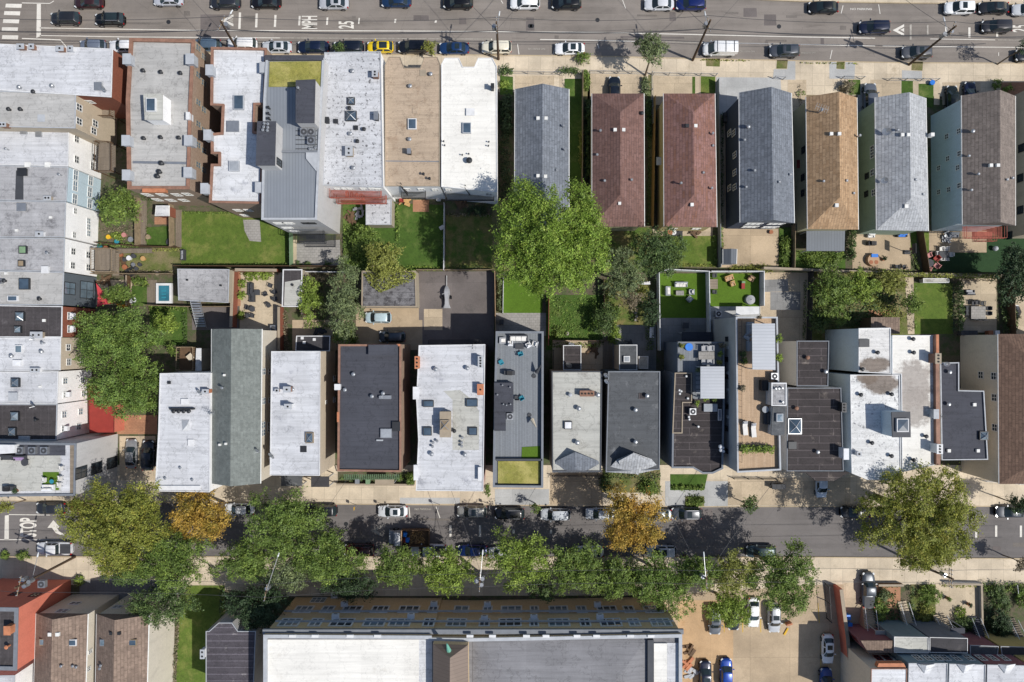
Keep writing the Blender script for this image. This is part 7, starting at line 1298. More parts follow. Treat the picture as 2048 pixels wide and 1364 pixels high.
for pts, h_, m_, l_, t_ in (([(480, 542), (562, 543)], 1.8, 'w_red', 'brick wall above the furnished patio', .35), ([(476, 545), (472, 655)], 1.8, 'w_red', 'brick wall left of the furnished patio', .35), ([(566, 615), (566, 700)], 1.8, 'w_red', 'brick wall right of the furnished patio', .3), ([(1860, 551), (2012, 554)], 1.9, 'w_conc', 'concrete garden wall above the square lawn', .25), ([(1519, 538), (1690, 545), (1860, 551)], 1.7, 'w_conc', 'concrete garden wall behind the bushy garden', .25), ([(610, 545), (612, 630)], 1.7, 'w_red', 'brick wall beside the lime bush', .3), ([(1668, 1168), (1680, 1260), (1690, 1364)], 2.2, 'w_redp', 'long red painted wall right of the car park', .45), ([(262, 552), (262, 612)], 1.2, 'woodd', 'low timber wall left of the small turf', .1), ([(676, 966), (830, 967)], .9, 'w_conc', 'low front wall of the black-roofed building', .2), ([(1750, 1166), (1800, 1166)], .9, 'w_brown', 'low front wall of the brick yard', .25), ([(1886, 1163), (1956, 1165)], .8, 'vinyl', 'low white front wall of the sandy garden', .2), ([(1956, 1163), (1958, 1245)], .7, 'vinylg', 'low kerb wall beside the sandy garden', .2)):
    fence(pts, h_, m_, l_, 'wall', .1, name='garden_wall', pm='cop_t', cat='wall', t=t_)
fence([(1648, 1165), (1652, 1235)], 1.8, 'metald', 'iron rail gate left of the red wall', 'rail', .1, name='iron_gate', cat='gate'); fence([(1106, 700), (1106, 742)], 1.2, 'iron', 'iron railing by the small annex', 'rail', .1)
fence([(990, 942), (1100, 985)], 1., 'iron', 'x', 'rail') if 0 else None
fence([(1464, 955), (1550, 957)], 1., 'iron', 'iron railing before the tall light grey building', 'rail', .12); fence([(1104, 950), (1204, 950)], 1., 'iron', 'iron railing before the light grey flat roof', 'rail', .12); fence([(1962, 960), (2060, 968)], 1.1, 'vinyl', 'white picket railing at the right edge', 'rail', .12)
# ============================================================ YARD AND TERRACE OBJECTS
# awnings, porches, canopies on the lower street fronts
for px4, z, m, l_ in (([(562, 951), (605, 951), (603, 972), (562, 972)], 3., 'dgrey', 'grey porch canopy under the beige-walled building'), ([(622, 953), (658, 953), (658, 974), (622, 974)], 3.2, 'black', 'black flat porch canopy beside the grey one'), ([(750, 953), (788, 953), (788, 968), (750, 968)], 2.6, 'cop_t', 'pale entrance canopy of the black-roofed building')):
    pergola(px4, .13, z, l_, m, 'porch_canopy')
q = MB()
for i in range(28): x = W(688 + i * 4, 950, 3).x; y = W(0, 948, 3).y; q.add([(x, y, 3.2), (x + .2, y, 3.2), (x + .2, y - .9, 2.8), (x, y - .9, 2.8)], [(0, 1, 2, 3), (3, 2, 1, 0)])
q.thing('awning', M['gwall'], 'green slatted awning along the black-roofed building', 'awning')
# grey covered trailer on the lot
p = W(894, 592); r_ = empty('covered_trailer', (p.x, p.y, .14), 'grey covered jet ski trailer with pointed tongue on the asphalt lot', 'trailer')
q = MB(); st = [(-1.9, .62, .7), (-1.3, .4, .9), (-.6, .34, 1.1), (.1, .42, 1.3), (.6, .5, 1.25), (1.0, .42, 1.1), (1.45, .2, .8)]
for i, (y, w, z) in enumerate(st): q.v += [(p.x - w, p.y + y, .5), (p.x - w * .6, p.y + y, z), (p.x + w * .6, p.y + y, z), (p.x + w, p.y + y, .5)]
for i in range(len(st) - 1): q.f += [(4 * i + j, 4 * i + (j + 1) % 4, 4 * i + 4 + (j + 1) % 4, 4 * i + 4 + j) for j in range(4)]
q.f += [(0, 1, 2, 3), (24, 27, 26, 25)]; q.build('cover', M['sofa'], r_); MB().tube((p.x, p.y + 1.3, .5), (p.x, p.y + 3.1, .45), .06).build('tongue', M['metal'], r_); q = MB().box(p.x - .7, p.y - .3, .35, p.x + .7, p.y - .2, .45).build('axle', M['metald'], r_)
for s in (-1, 1): MB().tube((p.x + s * .6, p.y - .25, .4), (p.x + s * .78, p.y - .25, .4), .27, n=14).build('wheel', M['rub'], r_)
for s in (-1, 1): MB().tube((p.x + s * .3, p.y + .3, 1.3), (p.x + s * .62, p.y + .2, 1.25), .06, n=6).build('handlebar', M['sofa'], r_)
# pool and sails
p0, p1 = W(316, 607), W(347, 567); r_ = empty('plunge_pool', ((p0.x + p1.x) / 2, (p0.y + p1.y) / 2, .15), 'small plunge pool with white rim beside the garage', 'pool')
q = MB(); P_ = [(p0.x, p0.y), (p1.x, p0.y), (p1.x, p1.y), (p0.x, p1.y)]; q.ring(P_, offs(P_, .35), .15, .6).build('rim', M['cop_w'], r_); MB().prism(offs(P_, .33), .2, .5).build('water', M['pool'], r_); q = MB()
for i in range(3): q.box(p0.x + .8, p0.y + .8 + i * .5, .5, p0.x + 1.5, p0.y + 1. + i * .5, .52)
q.build('step', M['teal'], r_)
def sail(px, zs, m, l_):
    V = [W(x, y, z) for (x, y), z in zip(px, zs)]; q = MB(); n = 8
    def pt(u, v):
        w = 1 - u - v; P_ = V[0] * u + V[1] * v + V[2] * w; c = (V[0] + V[1] + V[2]) / 3; k = 9 * (u * v + v * w + w * u) / 3; e = (1 - 27 * u * v * w) * k * .22; return P_.lerp(c, e)
    for i in range(n):
        for j in range(n - i):
            a_, b2, c_ = pt(i / n, j / n), pt((i + 1) / n, j / n), pt(i / n, (j + 1) / n); q.add([a_, b2, c_], [(0, 1, 2)])
            if j < n - i - 1: d_ = pt((i + 1) / n, (j + 1) / n); q.add([b2, d_, c_], [(0, 1, 2)])
    q.thing('shade_sail', M[m], l_, 'shade sail')
sail([(192, 566), (194, 614), (234, 608)], (4, 3, 3), 'redf', 'red triangular shade sail by the dark rear wall'); sail([(216, 592), (243, 582), (240, 608)], (2.6, 2.6, 2.6), 'cream', 'cream shade sail beside the red one')
MB().cyl(W(250, 607).x, W(250, 607).y, .3, 1.3, .75, 16, .6).thing('egg_seat', M['amber'], 'orange and yellow play tent beside the cream sail', 'play tent')
for x, y, s_, m_, l_ in ((343, 485, .38, 'dark', 'dark round fire pit at the corner of the small lawn'), (268, 600, .35, 'vinyl', 'white stool on the small turf')): pp = W(x, y); r_ = empty('fire_pit' if 'fire' in l_ else 'stool', (pp.x, pp.y, .14), l_, 'fire pit' if 'fire' in l_ else 'stool'); MB().cyl(pp.x, pp.y, .14, .5, s_ * 1.3, 16, s_ * 1.6).build('bowl' if 'fire' in l_ else 'seat', M[m_], r_); MB().cyl(pp.x, pp.y, .5, .56, s_ * 1.1, 16).build('lid' if 'fire' in l_ else 'cushion', M[m_], r_)
# timber porches and decks
def deckbox(px4, z0, z1, l_, m='deckw', rail='wood', name='timber_deck', cat='deck'):
    P_ = ccw([tuple(W(x, y, z1)[:2]) for x, y in px4]); cx = sum(q_[0] for q_ in P_) / len(P_); cy = sum(q_[1] for q_ in P_) / len(P_); r_ = empty(name, (cx, cy, z0), l_, cat)
    MB().prism(P_, z1 - .2, z1).build('floor', M[m], r_)
    for x, y in offs(P_, .1): MB().cbox(x, y, z0, .12, .12, z1 - z0 + (1. if rail else -.2)).build('post', M[rail or m], r_)
    if rail:
        q = MB(); n = len(P_)
        for i in range(n):
            a_, b2 = Vector((*P_[i], 0)), Vector((*P_[(i + 1) % n], 0)); u = b2 - a_; L_2 = u.length
            q.tube(a_ + Vector((0, 0, z1 + 1)), b2 + Vector((0, 0, z1 + 1)), .05, n=4); k = int(L_2 / .25)
            for j in range(k): c_ = a_ + u * ((j + .5) / k); q.tube(c_ + Vector((0, 0, z1)), c_ + Vector((0, 0, z1 + 1)), .02, n=3)
        q.build('railing', M[rail], r_)
    return r_
deckbox([(198, 285), (230, 287), (230, 345), (196, 345)], .1, 4.5, 'tall brown timber porch behind the white row house', 'deckw', 'woodd', 'timber_porch', 'porch'); deckbox([(200, 218), (228, 218), (228, 235), (200, 235)], .1, 4., 'small tan balcony under the tan rear wall', 'deckw2', 'woodd', 'timber_porch', 'porch')
deckbox([(190, 498), (230, 498), (230, 545), (190, 545)], .1, 2.4, 'weathered deck behind the white row house'); deckbox([(360, 694), (392, 694), (392, 740), (358, 740)], .1, 2.6, 'brown timber deck above the silver roof', 'woodd', 'wood')
deckbox([(232, 497), (303, 497), (303, 506), (232, 506)], .1, .9, 'long raised plank walk over the weedy yard', 'deckw', None, 'plank_walk', 'walkway'); deckbox([(226, 505), (237, 505), (237, 551), (225, 551)], .1, 1.6, 'slatted pergola strip beside the weathered deck', 'deckw2', None, 'plank_walk', 'walkway')
sofa(437 - 60, 690, 1., .8, 0, 'whitef', 'x') if 0 else None
table(380, 714, .9, .9, 'cream', 'small pale table on the brown timber deck', 2.6, 40); bld('pale lean-to roof beside the brown timber deck', [(392, 696), (403, 696), (403, 742), (390, 742)], 3.2, 'w_conc', 'silver2', .05, .05, 'cop_w', 'outbuilding', 'annex', coping=False)
shed([(312, 411), (338, 411), (338, 432), (310, 432)], 2.4, .05, 'small lean-to with glass roof under the apartment block', 'w_red', 'silver2')
sofa(366, 517 - 7, 1.6, .7, 90, 'sofa', 'grey bench at the right end of the weedy yard', .13)
rg = random.Random(11); cl = ('yellow', 'teal', 'whitef', 'pot', 'red', 'dark', 'vinyl', 'wood', 'blue')
JUNK = [(221, 475, 'yellow', 'yellow tub'), (252, 471, 'pinkf', 'pink tub'), (266, 480, 'metal', 'silver basin'), (238, 484, 'teal', 'teal tub'), (204, 494, 'teal', 'green barrel'), (216, 497, 'pot', 'clay basin'), (253, 520, 'dark', 'dark bucket'), (271, 513, 'dark', 'small dark bucket'), (290, 518, 'woodo', 'gold ring pot'), (254, 535, 'pot', 'rusty tub'), (276, 538, 'dark', 'dark green box'), (318, 547, 'cop_t', 'stone block'), (330, 396, 'metal', 'silver round table'), (315, 397, 'vinyl', 'white drum'), (1860, 168, 'blue', 'bright blue tub'), (1540, 465, 'pot', 'brown wooden crate'), (1338, 466, 'pot', 'terracotta trough'), (1345, 466, 'vinyl', 'white box')]
JUNK += [(300, 475, 'wood', 'wood round'), (262, 517, 'vinyl', 'white pail'), (270, 530, 'metal', 'grey metal tub'), (283, 530, 'dark', 'black pot'), (245, 510, 'pot', 'orange-brown pot')]
for i, (x, y, m_, l_) in enumerate(JUNK):
    pp = W(x, y); s_ = .28 + .12 * rg.random(); r_ = empty('tub', (pp.x, pp.y, .13), l_ + (' in the cluttered yard' if x < 300 and y > 460 else ' beside the small lawn' if x < 400 else ' in the front grass' if y < 200 else ' on the rear patio'), 'tub'); MB().cyl(pp.x, pp.y, .13, .13 + s_ * 1.4, s_ * .8, 12, s_).build('body', M[m_], r_); MB().cyl(pp.x, pp.y, .13 + s_ * 1.4, .16 + s_ * 1.4, s_ * 1.08, 12).build('rim', M[m_], r_)
# patio with furniture (x 480-565)
G1 = 'garden furniture on the walled patio'
sofa(501, 578, 1.9, .85, 90, 'dark', 'dark corner sofa on the walled patio', .15, group=G1); sofa(504, 594, 1.5, .85, 90, 'dark', 'dark sofa below the corner sofa', .15, group=G1); table(514, 585, .9, .8, 'dark', 'dark coffee table by the corner sofa', .15, h=.45, group=G1)
chair(533, 588, 20, 'dark', 'dark armchair by the sofa set, right', .15, G1); chair(552, 584, -60, 'dark', 'navy armchair nearest the garage wall', .15, G1); chair(553, 598, -80, 'dark', 'navy armchair below the nearest one', .15, G1); chair(540, 611, -150, 'dark', 'dark chair at the bottom of the ring', .15, G1); chair(543, 572, 160, 'dark', 'dark chair at the top of the ring', .15, G1)
table(504, 618, .9, .9, 'dark', 'small round dark table on the walled patio', .15, round_=True, group=G1); chair(496, 615, 80, 'dark', 'dark chair left of the small round table', .15, G1); chair(507, 632, 170, 'dark', 'dark chair below the small round table, right', .15, G1); chair(498, 632, 190, 'dark', 'dark chair below the small round table, left', .15, G1)
pp = W(551, 657); r_ = empty('air_conditioner', (pp.x, pp.y, .15), 'silver outdoor air conditioner at the foot of the walled patio', 'air conditioner'); MB().cbox(pp.x, pp.y, .15, .95, .95, .9).build('casing', M['metal'], r_); MB().cyl(pp.x, pp.y, 1.05, 1.08, .38, 14).build('fan_grille', M['dark'], r_)
# turf squares
G2 = 'garden furniture on the left turf square'
sofa(1362, 569, 1.9, .75, 180, 'whitef', 'long grey garden sofa on the left turf square', .15, 'vinylg', 3, group=G2); sofa(1336, 582, 1.4, .75, -90, 'whitef', 'two-seat garden sofa on the left turf square', .15, 'vinylg', group=G2); table(1360, 586, 1.2, .7, 'pavers', 'grey coffee table on the left turf square', .15, h=.45, group=G2); sofa(1383, 584, .8, .75, 90, 'whitef', 'square armchair right of the coffee table', .15, 'vinylg', 1, group=G2); sofa(1379, 598, .8, .75, 45, 'whitef', 'tilted armchair on the left turf square', .15, 'vinylg', 1, group=G2)
G3 = 'garden furniture on the right turf square'
table(1427, 568, 1.3, 1.5, 'deckw2', 'square wooden dining table on the right turf square', .15, group=G3); sofa(1458, 556, 1.3, .8, 200, 'tanf', 'wooden sofa on the right turf square', .15, 'woodo', 2, group=G3); sofa(1465, 567, .7, .8, 200, 'tanf', 'wooden footstool beside the wooden sofa', .15, 'woodo', 1, group=G3); sofa(1502, 557, .9, .8, 150, 'tanf', 'wooden armchair in the corner of the right turf square', .15, 'woodd', 1, group=G3)
chair(1427, 552, 180, 'dark', 'dark chair above the square wooden table', .15, G3); chair(1427, 584, 0, 'dark', 'dark chair below the square wooden table', .15, G3)
pp = W(1484, 571); r_ = empty('toy_car', (pp.x, pp.y, .15), 'red and green ride-on toy on the right turf square', 'toy'); MB().cbox(pp.x, pp.y - .1, .2, .5, .9, .4).build('body', M['red'], r_); MB().cbox(pp.x, pp.y + .45, .3, .5, .3, .5).build('handle', M['gwall'], r_); [MB().tube((pp.x + s * .25, pp.y + t, .3), (pp.x + s * .33, pp.y + t, .3), .13, n=10).build('wheel', M['rub'], r_) for s in (-1, 1) for t in (-.35, .3)]
pp = W(1498, 600); r_ = empty('covered_fire_pit', (pp.x, pp.y, .15), 'round grey covered fire pit on the right turf square', 'fire pit'); MB().cyl(pp.x, pp.y, .15, .75, .75, 20, .7).cyl(pp.x, pp.y, .75, .95, .7, 20, .1).build('cover', M['sofa'], r_); MB().cyl(pp.x, pp.y, .95, 1.02, .06, 8).build('knob', M['dark'], r_)
acu_r = empty('air_conditioner', W(1434, 628), 'outdoor air conditioner on the slabs below the right turf square', 'air conditioner'); acu(None, 1434, 628, z=.14, r=acu_r)
pergola([(1472, 613), (1518, 613), (1518, 628), (1472, 630)], .13, 2.6, 'white flat canopy below the right turf square', 'cop_w', 'canopy'); pergola([(1364, 664), (1424, 664), (1424, 684), (1364, 684)], .13, 2.6, 'slate and white canopy below the left turf square', 'slate', 'canopy')
table(1372, 651, .9, .9, 'dark', 'dark square table on the bluestone terrace', .15)
sofa(1303, 665, 1.6, .7, -90, 'whitef', 'white bench left of the vinyl fence', .15, 'vinyl'); sofa(1291, 566, 1.3, .5, 0, 'whitef', 'pale bench near the stepping stones', .15, 'vinyl')
for i in range(7): pp = W(1271 + (i % 2) * 2, 598 + i * 7); MB().cyl(pp.x, pp.y, .12, .17, .22, 7).thing('stepping_stone', M['rock'], 'one of the pale stepping stones in the narrow garden', 'stepping stone', 'stepping stones in the narrow garden')
# terraces
G4 = 'lounge furniture on the narrow roof deck'
z = TERR
sofa(1037, 676, 2.6, .85, 180, 'whitef', 'long white sofa on the narrow roof deck', z, 'dark', 3, group=G4); sofa(1005, 681, .85, .85, -90, 'whitef', 'left wicker armchair on the narrow roof deck', z, 'sofa', 1, group=G4); sofa(1070, 688, .85, .85, 75, 'whitef', 'right wicker armchair on the narrow roof deck', z, 'sofa', 1, group=G4); sofa(1021, 687, .7, .7, 0, 'whitef', 'left white footstool on the narrow roof deck', z, 'vinyl', 1, group=G4); sofa(1057, 690, .7, .7, 30, 'whitef', 'tilted white footstool on the narrow roof deck', z, 'vinyl', 1, group=G4); table(1039, 693, 1.2, .7, 'dark', 'dark coffee table before the long white sofa', z, h=.4, group=G4)
chair(1041, 707, 20, 'teal', 'teal chair below the coffee table', z, G4); chair(1003, 724, -60, 'teal', 'teal chair by the left parapet', z, G4); chair(1043, 795, 30, 'teal', 'teal chair among dark gear on the deck', z, G4); grill(1019, 746, 0, 'black covered barbecue on the narrow roof deck', z); parasol(1059, 830, 'cream', 'folded cream parasol on the narrow roof deck', z, -60); parasol(1068, 752, 'dark', 'folded black parasol leaning on the deck rail', z, 60); chair(1034, 795, 0, 'dark', 'dark folding chair beside the teal one', z, G4)
z = DK1
pergola([(1401, 733), (1449, 733), (1449, 797), (1401, 797)], z, z + 2.5, 'ribbed grey pergola on the black-roofed building')
table(1413, 711, 2.2, 1.1, 'pavers', 'grey dining table on the rear roof deck', z)
for i, (x, y, rr, l_) in enumerate(((1406, 697, 180, 'upper left'), (1419, 697, 180, 'upper right'), (1406, 723, 0, 'lower left'), (1419, 723, 0, 'lower right'))): chair(x, y, rr, 'sofa', f'{l_} chair at the grey dining table', z, 'chairs round the grey dining table', s=1.25)
MB().cyl(*W(1377, 694, z)[:2], z, z + .35, .55, 16).thing('paddling_pool', M['blue'], 'small blue paddling pool on the rear roof deck', 'paddling pool')
for x, y, lf, l_ in ((1360, 691, 'ivy', 'reedy plant at the deck corner'), (1441, 691, 'dry', 'brownish reedy plant at the right deck corner'), (1438, 708, 'lime', 'green plant in the right deck planter'), (1436, 724, 'ivy', 'lower plant in the right deck planter'), (1360, 714, 'ivy', 'plant by the left deck edge'), (1395, 739, 'grey', 'grey potted plant left of the pergola'), (1409, 796, 'lime', 'small shrub under the pergola, left'), (1427, 796, 'green', 'small shrub under the pergola, right'), (1390, 805, 'lime', 'yellow-green pot by the black roof')): pot(x, y, lf, l_, z, .3, 'dark', .9)
for i in range(5): pp = W(1396, 747 + i * 9, z); MB().cbox(pp.x, pp.y, z, .6, .45, .05).thing('paver', M['vinylg'], 'one of the white pavers beside the pergola', 'paver', 'row of pavers beside the pergola')
z = DK2
pergola([(1504, 647), (1550, 647), (1551, 740), (1505, 739)], z, z + 2.6, 'large ribbed grey pergola on the cedar deck')
sofa(1500, 656, 1.6, .9, -90, 'sofa', 'grey sofa peeping from the large pergola', z, 'vinylg'); sofa(1495, 673, .8, .8, -40, 'sofa', 'tilted pale armchair by the large pergola', z, 'vinylg', 1); sofa(1500, 692, 1.4, .9, -90, 'sofa', 'grey armchair pair below the tilted one', z, 'vinylg')
lounger(1490, 856, 5, 'whitef', 'left white sun lounger on the cedar deck', z, 'sun loungers on the cedar deck'); lounger(1507, 860, 5, 'whitef', 'right white sun lounger on the cedar deck', z, 'sun loungers on the cedar deck')
planter(1513, 897, 4.3, .8, 'lime', 'long planter of feathery grass on the cedar deck', z, 'dark', .4, 1.2); pot(1483, 708, 'deep', 'dark potted shrub on the cedar deck', z, .35, 'dark'); pot(1484, 722, 'green', 'green potted shrub on the cedar deck', z, .4, 'dark', .8); pot(1480, 776, 'dry', 'tall potted plant by the deck rail', z, .35, 'dark', .8); pot(1516, 635, 'dry', 'small plant at the top of the cedar deck', z, .25); pot(1554, 677, 'lime', 'upper yellow-green shrub behind the large pergola', z, .4, 'dark', .8); pot(1554, 716, 'lime', 'lower yellow-green shrub behind the large pergola', z, .4, 'dark', .8)
pp = W(1525, 770, z); r_ = empty('covered_barbecue', (pp.x, pp.y, z), 'black covered barbecue beside the deck bulkhead', 'grill'); MB().cbox(pp.x, pp.y, z, .9, 1.4, .95).build('cover', M['iron'], r_); MB().cbox(pp.x, pp.y, z + .95, .5, 1.1, .12).build('hood', M['iron'], r_)
sofa(1533, 836, 1.7, .8, 90, 'dark', 'dark bench against the deck bulkhead', z); table(1531, 819, .9, .9, 'vinylg', 'round grey table against the deck bulkhead', z, round_=True)
fence([(1479.5, 640), (1480, 925)], 1., 'iron', 'thin black railing along the left side of the cedar deck', 'rail', z - .0) if 0 else None
q = MB(); a_, c_ = W(1483, 640, z + 1), W(1484, 925, z + 1); q.tube(a_, c_, .025, n=4)
for i in range(24): pz = a_.lerp(c_, i / 23); q.tube(pz - Vector((0, 0, 1)), pz, .02, n=3)
q.thing('deck_railing', M['iron'], 'thin black railing along the left side of the cedar deck', 'railing')
z = CORN
G5 = 'furniture on the corner roof terrace'
for i, (x, y, m_, l_) in enumerate(((93, 958, 'whitef', 'white chair on the green mat'), (103, 963, 'teal', 'small round table on the green mat'), (126, 935, 'whitef', 'upper white chair along the terrace rail'), (124, 955, 'whitef', 'middle white chair along the terrace rail'), (122, 968, 'whitef', 'lower white chair along the terrace rail'))):
    (chair if 'chair' in l_ else lambda *a, **k: table(x, y, .6, .6, m_, l_, z, round_=True))(x, y, 90, m_, l_, z, G5) if 'chair' in l_ else table(x, y, .6, .6, m_, l_, z, round_=True, group=G5)
sofa(97, 975, 1.5, .8, 0, 'whitef', 'white day bed on the green mat', z, 'vinyl'); sofa(40, 916, 1.6, .7, 180, 'lilac', 'lilac sofa on the corner roof terrace', z, 'dark'); table(49, 925, 1., 1., 'dark', 'round dark table by the lilac sofa', z, round_=True, h=.5); sofa(15, 915, 1.6, .7, 180, 'dark', 'dark sofa left of the lilac one', z, 'dark'); grill(14, 978, 0, 'grill at the lower end of the corner terrace', z); pot(35, 981, 'dark', 'dark potted plant beside the terrace grill', z)
# right back yards
G6 = 'red cushioned chairs round the dark table'
table(1860, 526, 1.2, 1.2, 'dark', 'round dark table on the green carpet', .15, round_=True)
for x, y, rr, m_, l_ in ((1853, 512, 200, 'pinkf', 'upper left pink chair at the round dark table'), (1868, 518, 130, 'red', 'bright red chair at the round dark table'), (1868, 532, 50, 'pinkf', 'lower right pink chair at the round dark table'), (1853, 537, -30, 'pinkf', 'lower left pink chair at the round dark table')): chair(x, y, rr, m_, l_, .15, G6, s=1.2)
table(1889, 509, 1.5, 1., 'dark', 'rectangular dark table with white chairs', .15)
for x, y, rr, l_ in ((1879, 499, 180, 'upper left white chair at the rectangular table'), (1889, 499, 180, 'upper right white chair at the rectangular table'), (1879, 518, 0, 'lower left white chair at the rectangular table'), (1888, 518, 0, 'lower right white chair at the rectangular table'), (1871, 508, -90, 'left end white chair at the rectangular table'), (1897, 510, 90, 'right end white chair at the rectangular table')): chair(x, y, rr, 'whitef', l_, .15, 'white chairs round the rectangular table')
G7 = 'metal chairs round the patio dining table'
table(1957, 625, 2.2, 1.9, 'pavers', 'large grey dining table on the tan patio', .15)
for x, y, rr, l_ in ((1929, 617, -90, 'left upper'), (1929, 626, -90, 'left lower'), (1972, 617, 90, 'right upper'), (1972, 627, 90, 'right lower'), (1943, 607, 180, 'top left'), (1950, 606, 180, 'top middle'), (1961, 607, 180, 'top right'), (1943, 636, 0, 'bottom left'), (1952, 637, 0, 'bottom middle'), (1963, 637, 0, 'bottom right')): chair(x, y, rr, 'dark', f'{l_} metal chair at the large patio table', .15, G7)
sofa(1939, 585, 1.4, .8, 0, 'sofa', 'left grey lounge seat on the tan patio', .15, 'dark', 1); sofa(1945 + 4, 585, .9, .8, 0, 'sofa', 'right grey lounge seat on the tan patio', .15, 'dark', 1) if 0 else None
for x, m_, l_ in ((1922, 'dark', 'dark'), (1930, 'dark', 'second dark'), (1938, 'dark', 'grey'), (1946, 'dark', 'fourth dark'), (1977, 'pot', 'brown'), (1990, 'vinyl', 'white')): bin_(x, 666, m_, f'{l_} bin in the row at the foot of the tan patio', .15, group='bins at the foot of the tan patio')
pp = W(1742, 521); r_ = empty('covered_play_set', (pp.x, pp.y, .14), 'pink play set with blue seat on the paved yard', 'play set'); MB().cyl(pp.x, pp.y, .14, .8, 1., 18, .9).build('body', M['tanf'], r_); MB().cbox(pp.x + .1, pp.y + .65, .8, 1., .5, .15).build('seat', M['blue'], r_); [MB().cyl(pp.x + s * .4, pp.y - .35, .8, .83, .3, 12).build('basin', M['pot'], r_) for s in (-1, 1)]
pp = W(1775, 495); q = MB(); r_ = empty('basketball_hoop', (W(1812, 505).x, W(1812, 505).y, .14), 'portable basketball hoop on the paved yard', 'basketball hoop'); A_ = W(1812, 505); MB().cbox(A_.x, A_.y, .14, .9, .6, .25).build('base', M['dark'], r_); MB().tube(A_, A_ + Vector((-.6, .2, 3.2)), .06).build('post', M['metald'], r_); MB().box(A_.x - .72, A_.y - .6, 2.8, A_.x - .66, A_.y + .9, 3.8).build('backboard', M['dark'], r_); MB().cyl(A_.x - 1., A_.y + .15, 3.0, 3.03, .23, 14).build('hoop', M['orange'], r_)
grill(1746, 486, 0, 'small dark grill on the paved yard', .15, 1.2); pot(1764, 519, 'dark', 'dark potted plant on the paved yard', .15); sofa(1804, 470, 1.5, .6, 180, 'blue', 'blue covered bench against the light grey house', .15); sofa(1742, 471, 1., .6, 180, 'whitef', 'white bench against the light grey house', .15, 'vinyl', 1); chair(1791, 534, 0, 'dark', 'left dark chair at the foot of the paved yard', .15); chair(1805, 534, 20, 'dark', 'right dark chair at the foot of the paved yard', .15)
sofa(1907, 470, 1.4, .7, 180, 'sofa', 'pale blue covered seat behind the taupe house', .15, 'vinylg'); pp = W(2022, 625); q = MB(); P_ = [(pp.x - .55, pp.y - 1.1), (pp.x + .55, pp.y - 1.1), (pp.x + .55, pp.y + 1.1), (pp.x - .55, pp.y + 1.1)]; q.ring(P_, offs(P_, .12), .13, .8).box(pp.x - .43, pp.y - .06, .6, pp.x + .43, pp.y + .06, .8); q.thing('cold_frame', M['vinyl'], 'white framed cold frame at the right edge', 'cold frame')
MB().cyl(*W(2046, 632)[:2], 2.2, 2.5, 1.2, 8, .2).thing('parasol', M['lilac'], 'lilac parasol cut by the right edge', 'umbrella')
MB().sphere(*W(1991, 497, .6), .4).thing('balloon', M['cop_l'], 'pale round ball on the green carpet edge', 'ball', smooth=True); chair(884, 456, 30, 'whitef', 'white garden chair by the thin pale fence', .15); chair(878, 400, 180, 'whitef', 'white chair against the white rear wall', .15); chair(804, 402, 0, 'red', 'red toy chair under the balcony', .15)
MB().sphere(*W(1134, 667, .3), .32, .25).thing('boulder', M['rock'], 'pale boulder on the green lawn', 'rock'); fesc = None
# front gardens, lower right: stairs and handrails
def steps(px0, px1, n, z1, w, m, l_, rail='vinyl', z0=.13):
    a_, c_ = W(*px0, z0), W(*px1, z1); u = (c_ - a_); u.z = 0; d_ = u.normalized(); nn = Vector((-d_.y, d_.x, 0)); r_ = empty('front_steps', a_, l_, 'steps'); tr = u.length / n; q = MB()
    for i in range(n):
        s = a_ + d_ * tr * i; e = s + d_ * tr; zz = z0 + (z1 - z0) * (i + 1) / n; q.prism([(s + nn * w / 2)[:2], (e + nn * w / 2)[:2], (e - nn * w / 2)[:2], (s - nn * w / 2)[:2]], 0, zz)
    q.build('stair', M[m], r_)
    for s in (-1, 1):
        q = MB(); o_ = nn * w / 2 * s; q.tube(a_ + o_ + Vector((0, 0, .9)), c_ + o_ + Vector((0, 0, .9)), .045, n=4)
        for i in range(n): t = a_.lerp(c_, i / (n - 1)) + o_; q.tube(t, t + Vector((0, 0, .9)), .02, n=3)
        q.build('handrail', M[rail], r_)
steps((1735, 1213), (1741, 1262), 10, 2., 1.7, 'patio', 'wide stair from the pickup to the maroon porch'); steps((1803, 1202), (1822, 1262), 11, 1.6, 1.3, 'patio', 'stair beside the green shrub'); steps((1876, 1228), (1892, 1262), 8, 1.6, 1.7, 'patio', 'pale stair in the sandy garden'); steps((1945, 1232), (1964, 1278), 10, 2.2, 1.3, 'slate', 'blue painted stair with white rails'); steps((2020, 1236), (2042, 1280), 10, 2.2, 1.2, 'deckw', 'yellow railed stair at the right'); steps((2036, 1168), (2038, 1185), 4, .6, 1.5, 'patio', 'short stair from the pavement at the right edge')
for x, y, m_, l_ in ((1765, 1267, 'lgrey', 'pale porch roof left of the grey bay'), (1839, 1268, 'dgrey', 'green-grey porch roof above the grey bay'), (1916, 1262, 'slate', 'slate porch roof above the black bay')): pergola([(x - 14, y - 6), (x + 14, y - 6), (x + 14, y + 5), (x - 14, y + 5)], 0, 4., l_, m_, 'porch_canopy')
pot(1893, 1195, 'green', 'small plant in the middle of the sandy garden', .14); pot(1935, 1207, 'dark', 'dark pot on the sandy garden step', .14)
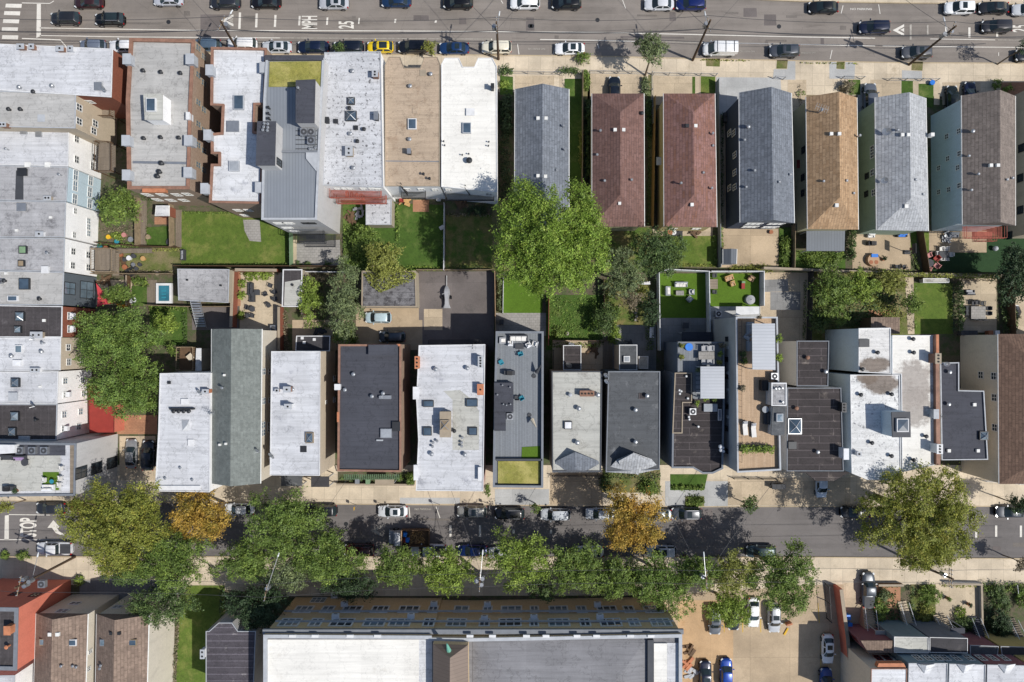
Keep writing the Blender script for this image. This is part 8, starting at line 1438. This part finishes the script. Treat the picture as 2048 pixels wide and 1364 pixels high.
for x, y, m_, l_ in ((1694, 1232, 'blue', 'blue bin against the red wall'), (1697, 1248, 'blue', 'blue bag bin below it'), (1546, 972, 'dark', 'left bin on the shaded pavement'), (1555, 972, 'dark', 'middle bin on the shaded pavement'), (1564, 972, 'dark', 'right bin on the shaded pavement'), (1450, 292 - 60, 'dark', 'upper dark bin in the alley by the navy house'), (1450, 240, 'dark', 'lower dark bin in the alley by the navy house'), (716, 961, 'metal', 'silver bin before the green awning'), (737, 962, 'gwall', 'green bin before the green awning'), (1003, 644, 'dark', 'dark bin beside the turf square terrace')): bin_(x, y, m_, l_, .15)
for x, y, m_, l_ in ((247, 526, 'woodd', 'heap of boards in the weedy yard'), (262, 541, 'metald', 'dark scrap pile below the weedy yard'), (212, 558, 'woodd', 'garden clutter under the red shade sail'), (700, 435, 'woodd', 'scrap pile left of the speckled annex'), (720, 425, 'metal', 'pale scrap beside the speckled annex'), (812, 404, 'woodo', 'clutter under the tan house balcony'), (920, 408, 'woodd', 'dark clutter under the black iron balcony'), (1355, 463, 'metald', 'bicycles and clutter behind the second brown house'), (1390, 463, 'woodd', 'garden chairs heap behind the second brown house'), (1890, 470, 'metal', 'tarp heap behind the taupe house'), (640, 665, 'metald', 'scrap by the low annex'), (1255, 690, 'metald', 'dark garden chairs heap on the bluestone'), (1185, 700, 'woodd', 'clutter beside the small brown annex'), (1379, 1300, 'woodd', 'stack of boards beside the school'), (1375, 1325, 'orange', 'orange pile of boxes beside the school'), (1382, 1343, 'cop_l', 'pale tarp bundle beside the school')):
    pp = W(x, y); q = MB(); 
    for i in range(9): q.cbox(pp.x + rg.uniform(-.6, .6), pp.y + rg.uniform(-.7, .7), .12 + i * .045, rg.uniform(.3, 1.6), rg.uniform(.15, .5), .12, rg.uniform(0, 3))
    q.thing('debris_pile', M[m_], l_, 'debris pile')
MB().cbox(*W(1571, 1262)[:2], .12, .25, 1.2, .15, R(-30)).thing('wheel_stop', M['yellow'], 'yellow wheel stop by the silver SUV', 'wheel stop'); MB().cbox(*W(1574, 1244)[:2], .12, .9, .25, .9, .3).thing('barrier', M['orange'], 'orange barrier by the silver SUV', 'barrier')
